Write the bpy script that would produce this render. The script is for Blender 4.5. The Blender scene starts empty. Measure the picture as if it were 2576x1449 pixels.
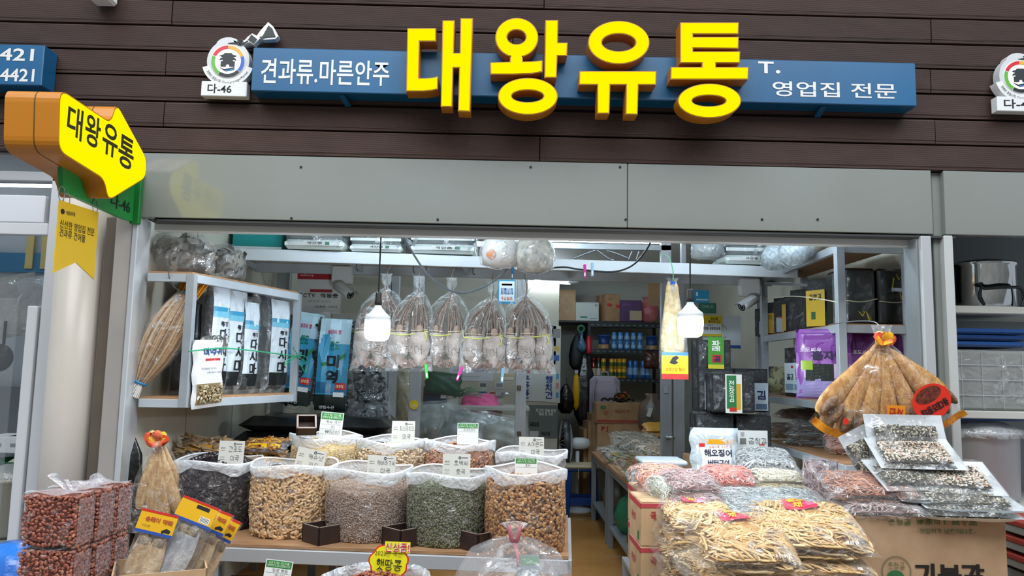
import bpy, math, random
import numpy as np
from mathutils import Vector, Matrix
random.seed(7)
rng = np.random.default_rng(7)
scene = bpy.context.scene
col = scene.collection
PI = math.pi
# ------------------------------------------------------------------ camera
FPX = 1900.0
CAM = Vector((0.0, -3.7, 1.45))
YAW, PITCH, ROLL = math.radians(0.6), math.radians(6.2), 0.0195
CROT = Matrix.Rotation(-YAW, 3, 'Z') @ Matrix.Rotation(PI / 2 + PITCH, 3, 'X') @ Matrix.Rotation(ROLL, 3, 'Z')
cam_d = bpy.data.cameras.new('camera')
cam_d.sensor_width = 36.0
cam_d.lens = FPX / 2576.0 * 36.0
cam_d.clip_start = 0.05
cam = bpy.data.objects.new('camera', cam_d)
cam.matrix_world = Matrix.Translation(CAM) @ CROT.to_4x4()
col.objects.link(cam)
scene.camera = cam
# ------------------------------------------------------------------ view, world, large lights
scene.view_settings.view_transform = 'Standard'
scene.view_settings.look = 'None'
scene.view_settings.gamma = 1.0
scene.view_settings.use_curve_mapping = False
scene.view_settings.exposure = 0.32
scene.cycles.transparent_max_bounces = 24
scene.cycles.max_bounces = 7
scene.cycles.diffuse_bounces = 3
scene.cycles.glossy_bounces = 3
scene.cycles.sample_clamp_indirect = 4.0
scene.cycles.caustics_reflective = False
scene.cycles.caustics_refractive = False
world = bpy.data.worlds.new('world')
scene.world = world
world.use_nodes = True
bg = world.node_tree.nodes['Background']
bg.inputs[0].default_value = (0.80, 0.88, 1.0, 1)
bg.inputs[1].default_value = 0.45
def area_light(name, loc, rot, sx, sy, power, colr):
 d = bpy.data.lights.new(name, 'AREA')
 d.shape = 'RECTANGLE'
 d.size, d.size_y = sx, sy
 d.energy = power
 d.color = colr
 o = bpy.data.objects.new(name, d)
 o.location = loc
 o.rotation_euler = rot
 col.objects.link(o)
 return o
# daylight falling through the translucent arcade roof over the market lane
area_light('arcade_skylight', (0.0, -3.2, 5.6), (math.radians(18), 0, 0), 9.0, 3.0, 400, (0.96, 0.98, 1.0))
# ------------------------------------------------------------------ measuring: photo pixel -> place
def ray(px, py):
 return CROT @ Vector(((px - 1288.0) / FPX, -(py - 724.5) / FPX, -1.0))
def P(px, py, y):
 """the point of the plane at depth y (metres behind the shop front) seen at that pixel"""
 d = ray(px, py)
 return CAM + d * ((y - CAM.y) / d.y)
def PX(px, py, x):
 d = ray(px, py)
 return CAM + d * ((x - CAM.x) / d.x)
def PZ(px, py, z):
 d = ray(px, py)
 return CAM + d * ((z - CAM.z) / d.z)
def S(y):
 """metres per photo pixel at depth y"""
 return (y - CAM.y) / FPX
# ------------------------------------------------------------------ materials
def lin(c):
 c = c.lstrip('#')
 out = []
 for i in (0, 2, 4):
  v = int(c[i:i + 2], 16) / 255.0
  out.append(v / 12.92 if v <= 0.04045 else ((v + 0.055) / 1.055) ** 2.4)
 return tuple(out) + (1.0,)
MATS = {}
def newmat(key):
 m = bpy.data.materials.new(key)
 m.use_nodes = True
 nt = m.node_tree
 return m, nt, nt.nodes['Principled BSDF']
def N(nt, t, **kw):
 n = nt.nodes.new(t)
 for k, v in kw.items():
  setattr(n, k, v)
 return n
def mat(c, rough=0.5, metal=0.0, var=None, scale=8.0, bump=0.0, bscale=None, stretch=None, spec=0.5, emit=0.0, alpha=1.0, detail=4.0):
 """plain principled surface; var = second colour mixed in by noise; bump = fine relief"""
 key = repr((c, rough, metal, var, scale, bump, bscale, stretch, spec, emit, alpha, detail))
 if key in MATS:
  return MATS[key]
 m, nt, b = newmat('surface')
 b.inputs['Base Color'].default_value = lin(c)
 b.inputs['Roughness'].default_value = rough
 b.inputs['Metallic'].default_value = metal
 b.inputs['Specular IOR Level'].default_value = spec
 b.inputs['Alpha'].default_value = alpha
 if emit:
  b.inputs['Emission Color'].default_value = lin(c)
  b.inputs['Emission Strength'].default_value = emit
 if var or bump:
  tc = N(nt, 'ShaderNodeTexCoord')
  mp = N(nt, 'ShaderNodeMapping')
  nt.links.new(tc.outputs['Object'], mp.inputs[0])
  if stretch:
   mp.inputs['Scale'].default_value = stretch
 if var:
  nz = N(nt, 'ShaderNodeTexNoise')
  nz.inputs['Scale'].default_value = scale
  nz.inputs['Detail'].default_value = detail
  nt.links.new(mp.outputs[0], nz.inputs['Vector'])
  rp = N(nt, 'ShaderNodeValToRGB')
  rp.color_ramp.elements[0].position = 0.36
  rp.color_ramp.elements[1].position = 0.66
  rp.color_ramp.elements[0].color = lin(c)
  rp.color_ramp.elements[1].color = lin(var)
  nt.links.new(nz.outputs['Fac'], rp.inputs[0])
  nt.links.new(rp.outputs[0], b.inputs['Base Color'])
 if bump:
  n2 = N(nt, 'ShaderNodeTexNoise')
  n2.inputs['Scale'].default_value = bscale or scale * 4
  n2.inputs['Detail'].default_value = 3
  nt.links.new(mp.outputs[0], n2.inputs['Vector'])
  bp = N(nt, 'ShaderNodeBump')
  bp.inputs['Strength'].default_value = bump
  bp.inputs['Distance'].default_value = 0.01
  nt.links.new(n2.outputs['Fac'], bp.inputs['Height'])
  nt.links.new(bp.outputs[0], b.inputs['Normal'])
 MATS[key] = m
 return m
def mat_pieces(cols, rough=0.45, bump=0.0, bscale=200.0, spec=0.5):
 """many small pieces in one mesh, each taking its own tone"""
 key = repr(('pieces', cols, rough, bump, bscale, spec))
 if key in MATS:
  return MATS[key]
 m, nt, b = newmat('pieces')
 g = N(nt, 'ShaderNodeNewGeometry')
 rp = N(nt, 'ShaderNodeValToRGB')
 cr = rp.color_ramp
 while len(cr.elements) < len(cols):
  cr.elements.new(0.5)
 for i, c in enumerate(cols):
  cr.elements[i].position = i / max(1, len(cols) - 1)
  cr.elements[i].color = lin(c)
 nt.links.new(g.outputs['Random Per Island'], rp.inputs[0])
 nt.links.new(rp.outputs[0], b.inputs['Base Color'])
 b.inputs['Roughness'].default_value = rough
 b.inputs['Specular IOR Level'].default_value = spec
 if bump:
  n2 = N(nt, 'ShaderNodeTexNoise')
  n2.inputs['Scale'].default_value = bscale
  tc = N(nt, 'ShaderNodeTexCoord')
  nt.links.new(tc.outputs['Object'], n2.inputs['Vector'])
  bp = N(nt, 'ShaderNodeBump')
  bp.inputs['Strength'].default_value = bump
  bp.inputs['Distance'].default_value = 0.004
  nt.links.new(n2.outputs['Fac'], bp.inputs['Height'])
  nt.links.new(bp.outputs[0], b.inputs['Normal'])
 MATS[key] = m
 return m
def film(tint='#ffffff', base=0.05, crease=0.35, scale=14.0, bump=0.8, rough=0.12, bscale=None, edge=0.16):
 """thin clear plastic: mostly see-through, creases and glancing angles turn milky and glossy"""
 key = repr(('film', tint, base, crease, scale, bump, rough, bscale, edge))
 if key in MATS:
  return MATS[key]
 m, nt, b = newmat('plastic_film')
 b.inputs['Base Color'].default_value = lin(tint)
 b.inputs['Roughness'].default_value = rough
 b.inputs['Specular IOR Level'].default_value = 0.9
 tc = N(nt, 'ShaderNodeTexCoord')
 nz = N(nt, 'ShaderNodeTexNoise')
 nz.inputs['Scale'].default_value = scale
 nz.inputs['Detail'].default_value = 5
 nz.inputs['Distortion'].default_value = 1.2
 nt.links.new(tc.outputs['Object'], nz.inputs['Vector'])
 n2 = N(nt, 'ShaderNodeTexNoise')
 n2.inputs['Scale'].default_value = bscale or scale * 1.6
 n2.inputs['Detail'].default_value = 3
 n2.inputs['Distortion'].default_value = 0.8
 nt.links.new(tc.outputs['Object'], n2.inputs['Vector'])
 bp = N(nt, 'ShaderNodeBump')
 bp.inputs['Strength'].default_value = bump
 bp.inputs['Distance'].default_value = 0.03
 nt.links.new(n2.outputs['Fac'], bp.inputs['Height'])
 nt.links.new(bp.outputs[0], b.inputs['Normal'])
 lw = N(nt, 'ShaderNodeLayerWeight')
 lw.inputs['Blend'].default_value = 0.25
 nt.links.new(bp.outputs[0], lw.inputs['Normal'])
 rp = N(nt, 'ShaderNodeMapRange')
 rp.inputs['From Min'].default_value = 0.54
 rp.inputs['From Max'].default_value = 0.76
 rp.inputs['To Min'].default_value = base
 rp.inputs['To Max'].default_value = base + crease
 nt.links.new(nz.outputs['Fac'], rp.inputs['Value'])
 ad = N(nt, 'ShaderNodeMath', operation='MULTIPLY_ADD')
 ad.inputs[1].default_value = edge
 ad.use_clamp = True
 nt.links.new(lw.outputs['Fresnel'], ad.inputs[0])
 nt.links.new(rp.outputs[0], ad.inputs[2])
 tr = N(nt, 'ShaderNodeBsdfTransparent')
 mx = N(nt, 'ShaderNodeMixShader')
 gl = N(nt, 'ShaderNodeBsdfGlossy')
 gl.inputs['Roughness'].default_value = rough
 nt.links.new(bp.outputs[0], gl.inputs['Normal'])
 nt.links.new(ad.outputs[0], mx.inputs[0])
 nt.links.new(tr.outputs[0], mx.inputs[1])
 nt.links.new(b.outputs[0], mx.inputs[2])
 m2 = N(nt, 'ShaderNodeMixShader')
 gf = N(nt, 'ShaderNodeMath', operation='MULTIPLY_ADD')
 gf.inputs[1].default_value = 0.8
 gf.inputs[2].default_value = 0.012 - 0.7 * base
 gf.use_clamp = True
 nt.links.new(rp.outputs[0], gf.inputs[0])
 nt.links.new(gf.outputs[0], m2.inputs[0])
 nt.links.new(mx.outputs[0], m2.inputs[1])
 nt.links.new(gl.outputs[0], m2.inputs[2])
 nt.links.new(m2.outputs[0], nt.nodes['Material Output'].inputs['Surface'])
 MATS[key] = m
 return m
def glow(c, strength, key=None):
 k = repr(('glow', c, strength))
 if k in MATS:
  return MATS[k]
 m = bpy.data.materials.new('lit_surface')
 m.use_nodes = True
 nt = m.node_tree
 e = N(nt, 'ShaderNodeEmission')
 e.inputs[0].default_value = lin(c)
 e.inputs[1].default_value = strength
 nt.links.new(e.outputs[0], nt.nodes['Material Output'].inputs['Surface'])
 MATS[k] = m
 return m
ALU = dict(rough=0.38, metal=0.25, spec=0.5)
M_ALU = mat('#b3b7b9', **ALU, var='#a4a8aa', scale=3.0)
M_ALU_D = mat('#8f9496', **ALU)
M_SHELF = mat('#aeb6bb', rough=0.45, metal=0.1, var='#9aa2a8', scale=5)
M_SHELF_B = mat('#c2cbd2', rough=0.4, metal=0.05, var='#b4bec6', scale=5)
M_WHITE = mat('#e9ecec', rough=0.5)
M_BLACK = mat('#141416', rough=0.5)
M_INK = mat('#15171c', rough=0.7)
M_CARTON = mat('#b8966f', rough=0.85, var='#ab8963', scale=12, bump=0.05)
M_CARTON_L = mat('#c8aa86', rough=0.85, var='#bc9c76', scale=12, bump=0.05)
M_FILM = film()
M_FILM_SOFT = film(base=0.16, crease=0.35, scale=9, bump=0.5)
M_MILKY = film('#f2f7fa', base=0.55, crease=0.4, scale=20, bump=0.35, rough=0.25)
# ------------------------------------------------------------------ mesh builder
def frame(o, right, up):
 r = Vector(right).normalized()
 n = r.cross(Vector(up)).normalized()
 u = n.cross(r)
 M = Matrix((( r.x, u.x, n.x, o[0]), (r.y, u.y, n.y, o[1]), (r.z, u.z, n.z, o[2]), (0, 0, 0, 1)))
 return M
def facing(o, yaw=0.0, tilt=0.0, roll=0.0):
 """frame whose x runs along the shop front, y up and z towards the lane"""
 return Matrix.Translation(Vector(o)) @ Matrix.Rotation(yaw, 4, 'Z') @ Matrix.Rotation(PI / 2 - tilt, 4, 'X') @ Matrix.Rotation(roll, 4, 'Z')
def xf(M, v):
 v = np.asarray(v, float).reshape(-1, 3)
 if M is None:
  return v
 A = np.array(M)
 return v @ A[:3, :3].T + A[:3, 3]
_BB = {}
def _bevel_topology():
 if _BB:
  return _BB['s'], _BB['f']
 vs, idx = [], {}
 for sx in (-1, 1):
  for sy in (-1, 1):
   for sz in (-1, 1):
    for k in range(3):
     idx[(sx, sy, sz, k)] = len(vs)
     vs.append((sx, sy, sz, k))
 f = []
 for ax in range(3):
  a, b = (ax + 1) % 3, (ax + 2) % 3
  for s in (-1, 1):
   q = []
   for ta, tb in ((-1, -1), (1, -1), (1, 1), (-1, 1)):
    c = [0, 0, 0]
    c[ax], c[a], c[b] = s, ta, tb
    q.append(idx[(c[0], c[1], c[2], ax)])
   f.append(q if s > 0 else q[::-1])
  for ta in (-1, 1):
   for tb in (-1, 1):
    c0 = [0, 0, 0]
    c0[ax], c0[a], c0[b] = -1, ta, tb
    c1 = list(c0)
    c1[ax] = 1
    q = [idx[(*c0, a)], idx[(*c1, a)], idx[(*c1, b)], idx[(*c0, b)]]
    f.append(q if ta * tb < 0 else q[::-1])
 for sx in (-1, 1):
  for sy in (-1, 1):
   for sz in (-1, 1):
    q = [idx[(sx, sy, sz, 0)], idx[(sx, sy, sz, 1)], idx[(sx, sy, sz, 2)]]
    f.append(q if sx * sy * sz > 0 else q[::-1])
 _BB['s'], _BB['f'] = vs, f
 return vs, f
class MB:
 def __init__(self):
  self.v, self.f, self.n = [], [], 0
 def add(self, verts, faces, M=None):
  v = xf(M, verts)
  o = self.n
  self.v.append(v)
  self.f.extend([[i + o for i in q] for q in faces])
  self.n += len(v)
  return self
 def box(self, c, s, M=None, bevel=0.0):
  hx, hy, hz = s[0] / 2, s[1] / 2, s[2] / 2
  if bevel <= 0:
   v = [(c[0] + a * hx, c[1] + b * hy, c[2] + d * hz) for a in (-1, 1) for b in (-1, 1) for d in (-1, 1)]
   f = [(0, 1, 3, 2), (4, 6, 7, 5), (0, 4, 5, 1), (2, 3, 7, 6), (0, 2, 6, 4), (1, 5, 7, 3)]
   return self.add(v, f, M)
  b = min(bevel, hx * .9, hy * .9, hz * .9)
  vs, f = _bevel_topology()
  h = (hx, hy, hz)
  v = []
  for q in vs:
   k = q[3]
   v.append([c[i] + q[i] * (h[i] - (0 if i == k else b)) for i in range(3)])
  return self.add(v, f, M)
 def bar(self, p, q, w, h, up=(0, 0, 1), bevel=0.0):
  p, q = Vector(p), Vector(q)
  d = q - p
  L = d.length
  z = d.normalized()
  x = Vector(up).cross(z)
  if x.length < 1e-4:
   x = Vector((1, 0, 0)).cross(z)
  x.normalize()
  y = z.cross(x)
  c = (p + q) / 2
  M = Matrix(((x.x, y.x, z.x, c.x), (x.y, y.y, z.y, c.y), (x.z, y.z, z.z, c.z), (0, 0, 0, 1)))
  return self.box((0, 0, 0), (w, h, L), M, bevel)
 def tube(self, pts, r, n=8, M=None, cap=True, flat=1.0):
  pts = [Vector(p) for p in pts]
  k = len(pts)
  rr = r if hasattr(r, '__len__') else [r] * k
  vs = []
  ref = None
  for i, p in enumerate(pts):
   t = (pts[min(i + 1, k - 1)] - pts[max(i - 1, 0)])
   if t.length < 1e-9:
    t = Vector((0, 0, 1))
   t.normalize()
   if ref is None:
    ref = Vector((0, 0, 1)) if abs(t.z) < 0.9 else Vector((1, 0, 0))
   a = t.cross(ref)
   if a.length < 1e-6:
    a = t.cross(Vector((0, 1, 0)))
   a.normalize()
   b = t.cross(a)
   ref = b.cross(t) * -1 if False else ref
   for j in range(n):
    th = 2 * PI * j / n
    vs.append(p + a * (math.cos(th) * rr[i]) + b * (math.sin(th) * rr[i] * flat))
  f = []
  for i in range(k - 1):
   for j in range(n):
    j2 = (j + 1) % n
    f.append((i * n + j, i * n + j2, (i + 1) * n + j2, (i + 1) * n + j))
  if cap:
   f.append(tuple(range(n))[::-1])
   f.append(tuple((k - 1) * n + j for j in range(n)))
  return self.add([tuple(v) for v in vs], f, M)
 def lathe(self, prof, n=24, M=None, sx=1.0, sy=1.0, wob=None, cap=True):
  """prof: [(radius, z)]; wob(theta, i) scales the radius"""
  vs, f = [], []
  k = len(prof)
  for i, (r, z) in enumerate(prof):
   for j in range(n):
    th = 2 * PI * j / n
    w = wob(th, i) if wob else 1.0
    vs.append((r * w * math.cos(th) * sx, r * w * math.sin(th) * sy, z))
  for i in range(k - 1):
   for j in range(n):
    j2 = (j + 1) % n
    f.append((i * n + j, i * n + j2, (i + 1) * n + j2, (i + 1) * n + j))
  if cap:
   f.append(tuple(range(n))[::-1])
   f.append(tuple((k - 1) * n + j for j in range(n)))
  return self.add(vs, f, M)
 def grid(self, fn, nu, nv, M=None):
  """fn(u, v) for u, v in 0..1"""
  vs = [tuple(fn(i / nu, j / nv)) for j in range(nv + 1) for i in range(nu + 1)]
  f = [(j * (nu + 1) + i, j * (nu + 1) + i + 1, (j + 1) * (nu + 1) + i + 1, (j + 1) * (nu + 1) + i) for j in range(nv) for i in range(nu)]
  return self.add(vs, f, M)
 def sheet(self, fn, nu, nv, thick, M=None):
  """a grid with thickness along its own z"""
  a = [Vector(fn(i / nu, j / nv)) for j in range(nv + 1) for i in range(nu + 1)]
  n = len(a)
  vs = [tuple(p) for p in a] + [(p.x, p.y, p.z - thick) for p in a]
  w = nu + 1
  f = []
  for j in range(nv):
   for i in range(nu):
    q = (j * w + i, j * w + i + 1, (j + 1) * w + i + 1, (j + 1) * w + i)
    f.append(q)
    f.append(tuple(t + n for t in q[::-1]))
  ring = [i for i in range(w)] + [j * w + nu for j in range(1, nv + 1)] + [nv * w + i for i in range(nu - 1, -1, -1)] + [j * w for j in range(nv - 1, 0, -1)]
  for i in range(len(ring)):
   p, q = ring[i], ring[(i + 1) % len(ring)]
   f.append((q, p, p + n, q + n))
  return self.add(vs, f, M)
 def prism(self, poly, depth, M=None):
  """convex or mildly concave outline in x,y extruded from z=0 to z=-depth"""
  n = len(poly)
  vs = [(x, y, 0.0) for x, y in poly] + [(x, y, -depth) for x, y in poly]
  f = [tuple(range(n)), tuple(range(2 * n - 1, n - 1, -1))]
  for i in range(n):
   j = (i + 1) % n
   f.append((i, i + n, j + n, j)[::-1] if False else (j, i, i + n, j + n))
  return self.add(vs, f, M)
 def stamp(self, tmpl, mats):
  """copy a small template (verts, faces) with many 3x4 transforms"""
  tv, tf = np.asarray(tmpl[0], float), tmpl[1]
  k = len(tv)
  for A in mats:
   A = np.asarray(A)
   self.v.append(tv @ A[:3, :3].T + A[:3, 3])
   o = self.n
   self.f.extend([[i + o for i in q] for q in tf])
   self.n += k
  return self
 def mesh(self, name, m, smooth=False, off=None):
  me = bpy.data.meshes.new(name)
  v = np.concatenate(self.v) if self.v else np.zeros((0, 3))
  if off is not None:
   v = v - np.array(off)
  me.from_pydata(v.tolist(), [], self.f)
  if m is not None:
   me.materials.append(m)
  if smooth:
   me.polygons.foreach_set('use_smooth', [True] * len(me.polygons))
  me.update()
  return me
 def build(self, name, m, parent=None, smooth=False, world=False, kind=None, label=None, loc=None):
  """link as one object; world=True when the coordinates are world ones and the parent chain is only translated"""
  off = None
  if world and parent is not None:
   off = Vector((0, 0, 0))
   q = parent
   while q is not None:
    off = off + q.location
    q = q.parent
  if loc is not None:
   off = Vector(loc)
  me = self.mesh(name, m, smooth, off)
  o = bpy.data.objects.new(name, me)
  if loc is not None:
   o.location = loc
  col.objects.link(o)
  if parent is not None:
   o.parent = parent
  if kind:
   o['kind'] = kind
  if label:
   o['label'] = label
  return o
def tag(o, label, cat, group=None):
 o['label'] = label
 o['category'] = cat
 if group:
  o['group'] = group
 return o
def thing(name, label, cat, loc=(0, 0, 0), rotz=0.0, group=None, M=None):
 o = bpy.data.objects.new(name, None)
 o.empty_display_size = 0.05
 col.objects.link(o)
 if M is not None:
  o.matrix_world = M
 else:
  o.location = loc
  o.rotation_euler = (0, 0, rotz)
 return tag(o, label, cat, group)
def struct(name, mb, m, parent=None, smooth=False):
 o = mb.build(name, m, parent, smooth)
 if parent is None:
  o['kind'] = 'structure'
 return o
def copy_tree(o, parent=None, label=None, group=None):
 c = o.copy()
 col.objects.link(c)
 if parent is not None:
  c.parent = parent
 if label:
  c['label'] = label
 if group:
  c['group'] = group
 for ch in list(o.children):
  copy_tree(ch, c)
 return c
# ------------------------------------------------------------------ lettering and flat shapes
def curve_mesh(cu):
 o = bpy.data.objects.new('tmp', cu)
 me = bpy.data.meshes.new_from_object(o)
 v = np.array([tuple(p.co) for p in me.vertices]).reshape(-1, 3)
 f = [tuple(p.vertices) for p in me.polygons]
 bpy.data.objects.remove(o)
 bpy.data.meshes.remove(me)
 bpy.data.curves.remove(cu)
 return v, f
_TX = {}
# --- Hangul drawn from strokes: jamo as polylines in a unit box
_C = {
 'ㄱ': [[(0, 1), (1, 1), (.92, .5), (.75, 0)]], 'ㄴ': [[(0, 1), (0, 0), (1, 0)]], 'ㄷ': [[(1, 1), (0, 1), (0, 0), (1, 0)]],
 'ㄹ': [[(0, 1), (1, 1), (1, .52), (0, .52), (0, 0), (1, 0)]], 'ㅁ': [[(0, 1), (1, 1), (1, 0), (0, 0), (0, 1)]],
 'ㅂ': [[(0, 1), (0, 0), (1, 0), (1, 1)], [(0, .52), (1, .52)]], 'ㅅ': [[(.5, 1), (.42, .5), (0, 0)], [(.48, .6), (1, 0)]],
 'ㅇ': ['o'], 'ㅈ': [[(0, 1), (1, 1)], [(.5, 1), (.4, .45), (0, 0)], [(.5, .55), (1, 0)]],
 'ㅊ': [[(.3, 1.08), (.7, 1.08)], [(0, .8), (1, .8)], [(.5, .8), (.4, .4), (0, 0)], [(.5, .45), (1, 0)]],
 'ㅋ': [[(0, 1), (1, 1), (.92, .5), (.75, 0)], [(0, .52), (.95, .55)]], 'ㅌ': [[(1, 1), (0, 1), (0, 0), (1, 0)], [(0, .5), (1, .5)]],
 'ㅍ': [[(0, 1), (1, 1)], [(0, 0), (1, 0)], [(.3, 1), (.3, 0)], [(.7, 1), (.7, 0)]], 'ㅎ': [[(.3, 1.06), (.7, 1.06)], [(0, .8), (1, .8)], 'oh'],
}
_INI = 'ㄱㄲㄴㄷㄸㄹㅁㅂㅃㅅㅆㅇㅈㅉㅊㅋㅌㅍㅎ'
_VOW = 'ㅏㅐㅑㅒㅓㅔㅕㅖㅗㅘㅙㅚㅛㅜㅝㅞㅟㅠㅡㅢㅣ'
_FIN = ['', 'ㄱ', 'ㄲ', 'ㄱㅅ', 'ㄴ', 'ㄴㅈ', 'ㄴㅎ', 'ㄷ', 'ㄹ', 'ㄹㄱ', 'ㄹㅁ', 'ㄹㅂ', 'ㄹㅅ', 'ㄹㅌ', 'ㄹㅍ', 'ㄹㅎ', 'ㅁ', 'ㅂ', 'ㅂㅅ', 'ㅅ', 'ㅆ', 'ㅇ', 'ㅈ', 'ㅊ', 'ㅋ', 'ㅌ', 'ㅍ', 'ㅎ']
_DBL = {'ㄲ': 'ㄱㄱ', 'ㄸ': 'ㄷㄷ', 'ㅃ': 'ㅂㅂ', 'ㅆ': 'ㅅㅅ', 'ㅉ': 'ㅈㅈ'}
_VV = {'ㅏ': [[(.25, 1), (.25, 0)], [(.25, .52), (1, .52)]], 'ㅑ': [[(.25, 1), (.25, 0)], [(.25, .65), (1, .65)], [(.25, .38), (1, .38)]],
  'ㅓ': [[(.8, 1), (.8, 0)], [(.8, .52), (0, .52)]], 'ㅕ': [[(.8, 1), (.8, 0)], [(.8, .65), (0, .65)], [(.8, .38), (0, .38)]], 'ㅣ': [[(.5, 1), (.5, 0)]],
  'ㅐ': [[(.1, .97), (.1, .03)], [(.9, 1), (.9, 0)], [(.1, .52), (.9, .52)]], 'ㅒ': [[(.1, .97), (.1, .03)], [(.9, 1), (.9, 0)], [(.1, .63), (.9, .63)], [(.1, .4), (.9, .4)]],
  'ㅔ': [[(.5, .97), (.5, .03)], [(1, 1), (1, 0)], [(.5, .52), (-.1, .52)]], 'ㅖ': [[(.5, .97), (.5, .03)], [(1, 1), (1, 0)], [(.5, .63), (-.1, .63)], [(.5, .4), (-.1, .4)]]}
_VH = {'ㅗ': [[(0, .1), (1, .1)], [(.5, .1), (.5, 1)]], 'ㅛ': [[(0, .1), (1, .1)], [(.33, .1), (.33, 1)], [(.67, .1), (.67, 1)]], 'ㅡ': [[(0, .4), (1, .4)]],
  'ㅜ': [[(0, .9), (1, .9)], [(.5, .9), (.5, -.1)]], 'ㅠ': [[(0, .9), (1, .9)], [(.33, .9), (.33, -.1)], [(.67, .9), (.67, -.1)]]}
_CMP = {'ㅘ': 'ㅗㅏ', 'ㅙ': 'ㅗㅐ', 'ㅚ': 'ㅗㅣ', 'ㅝ': 'ㅜㅓ', 'ㅞ': 'ㅜㅔ', 'ㅟ': 'ㅜㅣ', 'ㅢ': 'ㅡㅣ'}
def _strokes(ch):
 i = ord(ch) - 0xAC00
 a, v, f = _INI[i // 588], _VOW[(i % 588) // 28], _FIN[i % 28]
 out = []
 def put(shape, x0, y0, x1, y1):
  for s in shape:
   if s == 'o':
    out.append(('o', (x0 + x1) / 2, (y0 + y1) / 2, (x1 - x0) / 2, (y1 - y0) / 2))
   elif s == 'oh':
    out.append(('o', (x0 + x1) / 2, y0 + (y1 - y0) * .3, (x1 - x0) * .40, (y1 - y0) * .31))
   else:
    out.append([(x0 + x * (x1 - x0), y0 + y * (y1 - y0)) for x, y in s])
 def cons(c, x0, y0, x1, y1):
  c = _DBL.get(c, c)
  if len(c) == 2:
   xm = (x0 + x1) / 2
   put(_C[c[0]], x0, y0, xm - .05, y1)
   put(_C[c[1]], xm + .05, y0, x1, y1)
  else:
   put(_C[c], x0, y0, x1, y1)
 b = .40 if f else 0.0        # the upper part starts here
 k = 1 - b
 def Y(t):
  return b + t * k
 if v in _VV:
  wide = v in 'ㅐㅒㅔㅖ'
  cons(a, .06, Y(.16), .50 if wide else .56, Y(.9))
  put(_VV[v], .64 if wide else .68, Y(0.0), .97, 1.0)
 elif v in _VH:
  cons(a, .16, Y(.48), .84, Y(.95))
  put(_VH[v], .0, Y(.06), 1.0, Y(.36))
 else:
  h, w = _CMP[v]
  cons(a, .08, Y(.52), .56, Y(.95))
  put(_VH[h], .0, Y(.14), .64, Y(.42))
  put(_VV[w], .72, Y(0.0), 1.0, 1.0)
 if f:
  cons(f, .16, .0, .88, .30)
 return out
_GL = {}
def hangul(ch, wt):
 """flat mesh of one syllable, about 1 x 1"""
 if (ch, wt) in _GL:
  return _GL[(ch, wt)]
 mb = MB()
 h = wt / 2
 z = 0.0
 for s in _strokes(ch):
  z += .00012
  if s[0] == 'o':
   _, cx, cy, rx, ry = s
   n = 18
   vs = []
   for q in range(n):
    t = 2 * PI * q / n
    for e in (-h, h):
     vs.append((cx + (rx + e * .9) * math.cos(t), cy + (ry + e * .9) * math.sin(t), z))
   mb.add(vs, [(2 * q, 2 * q + 1, 2 * ((q + 1) % n) + 1, 2 * ((q + 1) % n)) for q in range(n)])
  else:
   for (x0, y0), (x1, y1) in zip(s[:-1], s[1:]):
    d = math.hypot(x1 - x0, y1 - y0) or 1e-6
    ux, uy = (x1 - x0) / d * h * .98, (y1 - y0) / d * h * .98
    nx, ny = -uy, ux
    z += .00012
    mb.add([(x0 - ux + nx, y0 - uy + ny, z), (x0 - ux - nx, y0 - uy - ny, z), (x1 + ux - nx, y1 + uy - ny, z), (x1 + ux + nx, y1 + uy + ny, z)], [(0, 1, 2, 3)])
 _GL[(ch, wt)] = (np.concatenate(mb.v), mb.f, 1.0)
 return _GL[(ch, wt)]
def latin(ch, bold):
 key = (ch, 'l', bold)
 if key not in _GL:
  cu = bpy.data.curves.new('lettering', 'FONT')
  cu.body = ch
  cu.offset = bold
  cu.resolution_u = 2
  v, f = curve_mesh(cu)
  v[:, 2] = 0
  v *= 1.32
  a = v[:, 0].min()
  v[:, 0] -= a
  _GL[key] = (v, f, v[:, 0].max())
 return _GL[key]
def glyphs(s, bold=0.0, space=1.0, lines=1.0, typeset=False):
 key = (s, bold, space, lines, typeset)
 if key in _TX:
  return _TX[key]
 if typeset:
  cu = bpy.data.curves.new('lettering', 'FONT')
  cu.body = s
  cu.align_x = 'CENTER'
  cu.offset = bold
  cu.resolution_u = 3
  cu.space_character = space
  v, f = curve_mesh(cu)
  v[:, 2] = 0
  a, b = v.min(0), v.max(0)
  _TX[key] = (v - (a + b) / 2, f, b - a)
  return _TX[key]
 mb = MB()
 wt = min(.2, .10 + bold * 3.0)
 y = 0.0
 rows = s.split(chr(10))
 for row in rows:
  x, items = 0.0, []
  for ch in row:
   if ch == ' ':
    x += .42 * space
    continue
   v, f, adv = hangul(ch, wt) if 0xAC00 <= ord(ch) <= 0xD7A3 else latin(ch, bold)
   items.append((v, f, x))
   x += (adv + .16) * space
  for v, f, xo in items:
   mb.add(v + np.array([xo - x / 2, y, 0]), f)
  y -= 1.22 * lines
 v = np.concatenate(mb.v)
 a, b = v.min(0), v.max(0)
 a[2] = b[2] = 0
 _TX[key] = (v - (a + b) / 2, mb.f, b - a)
 return _TX[key]
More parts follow.
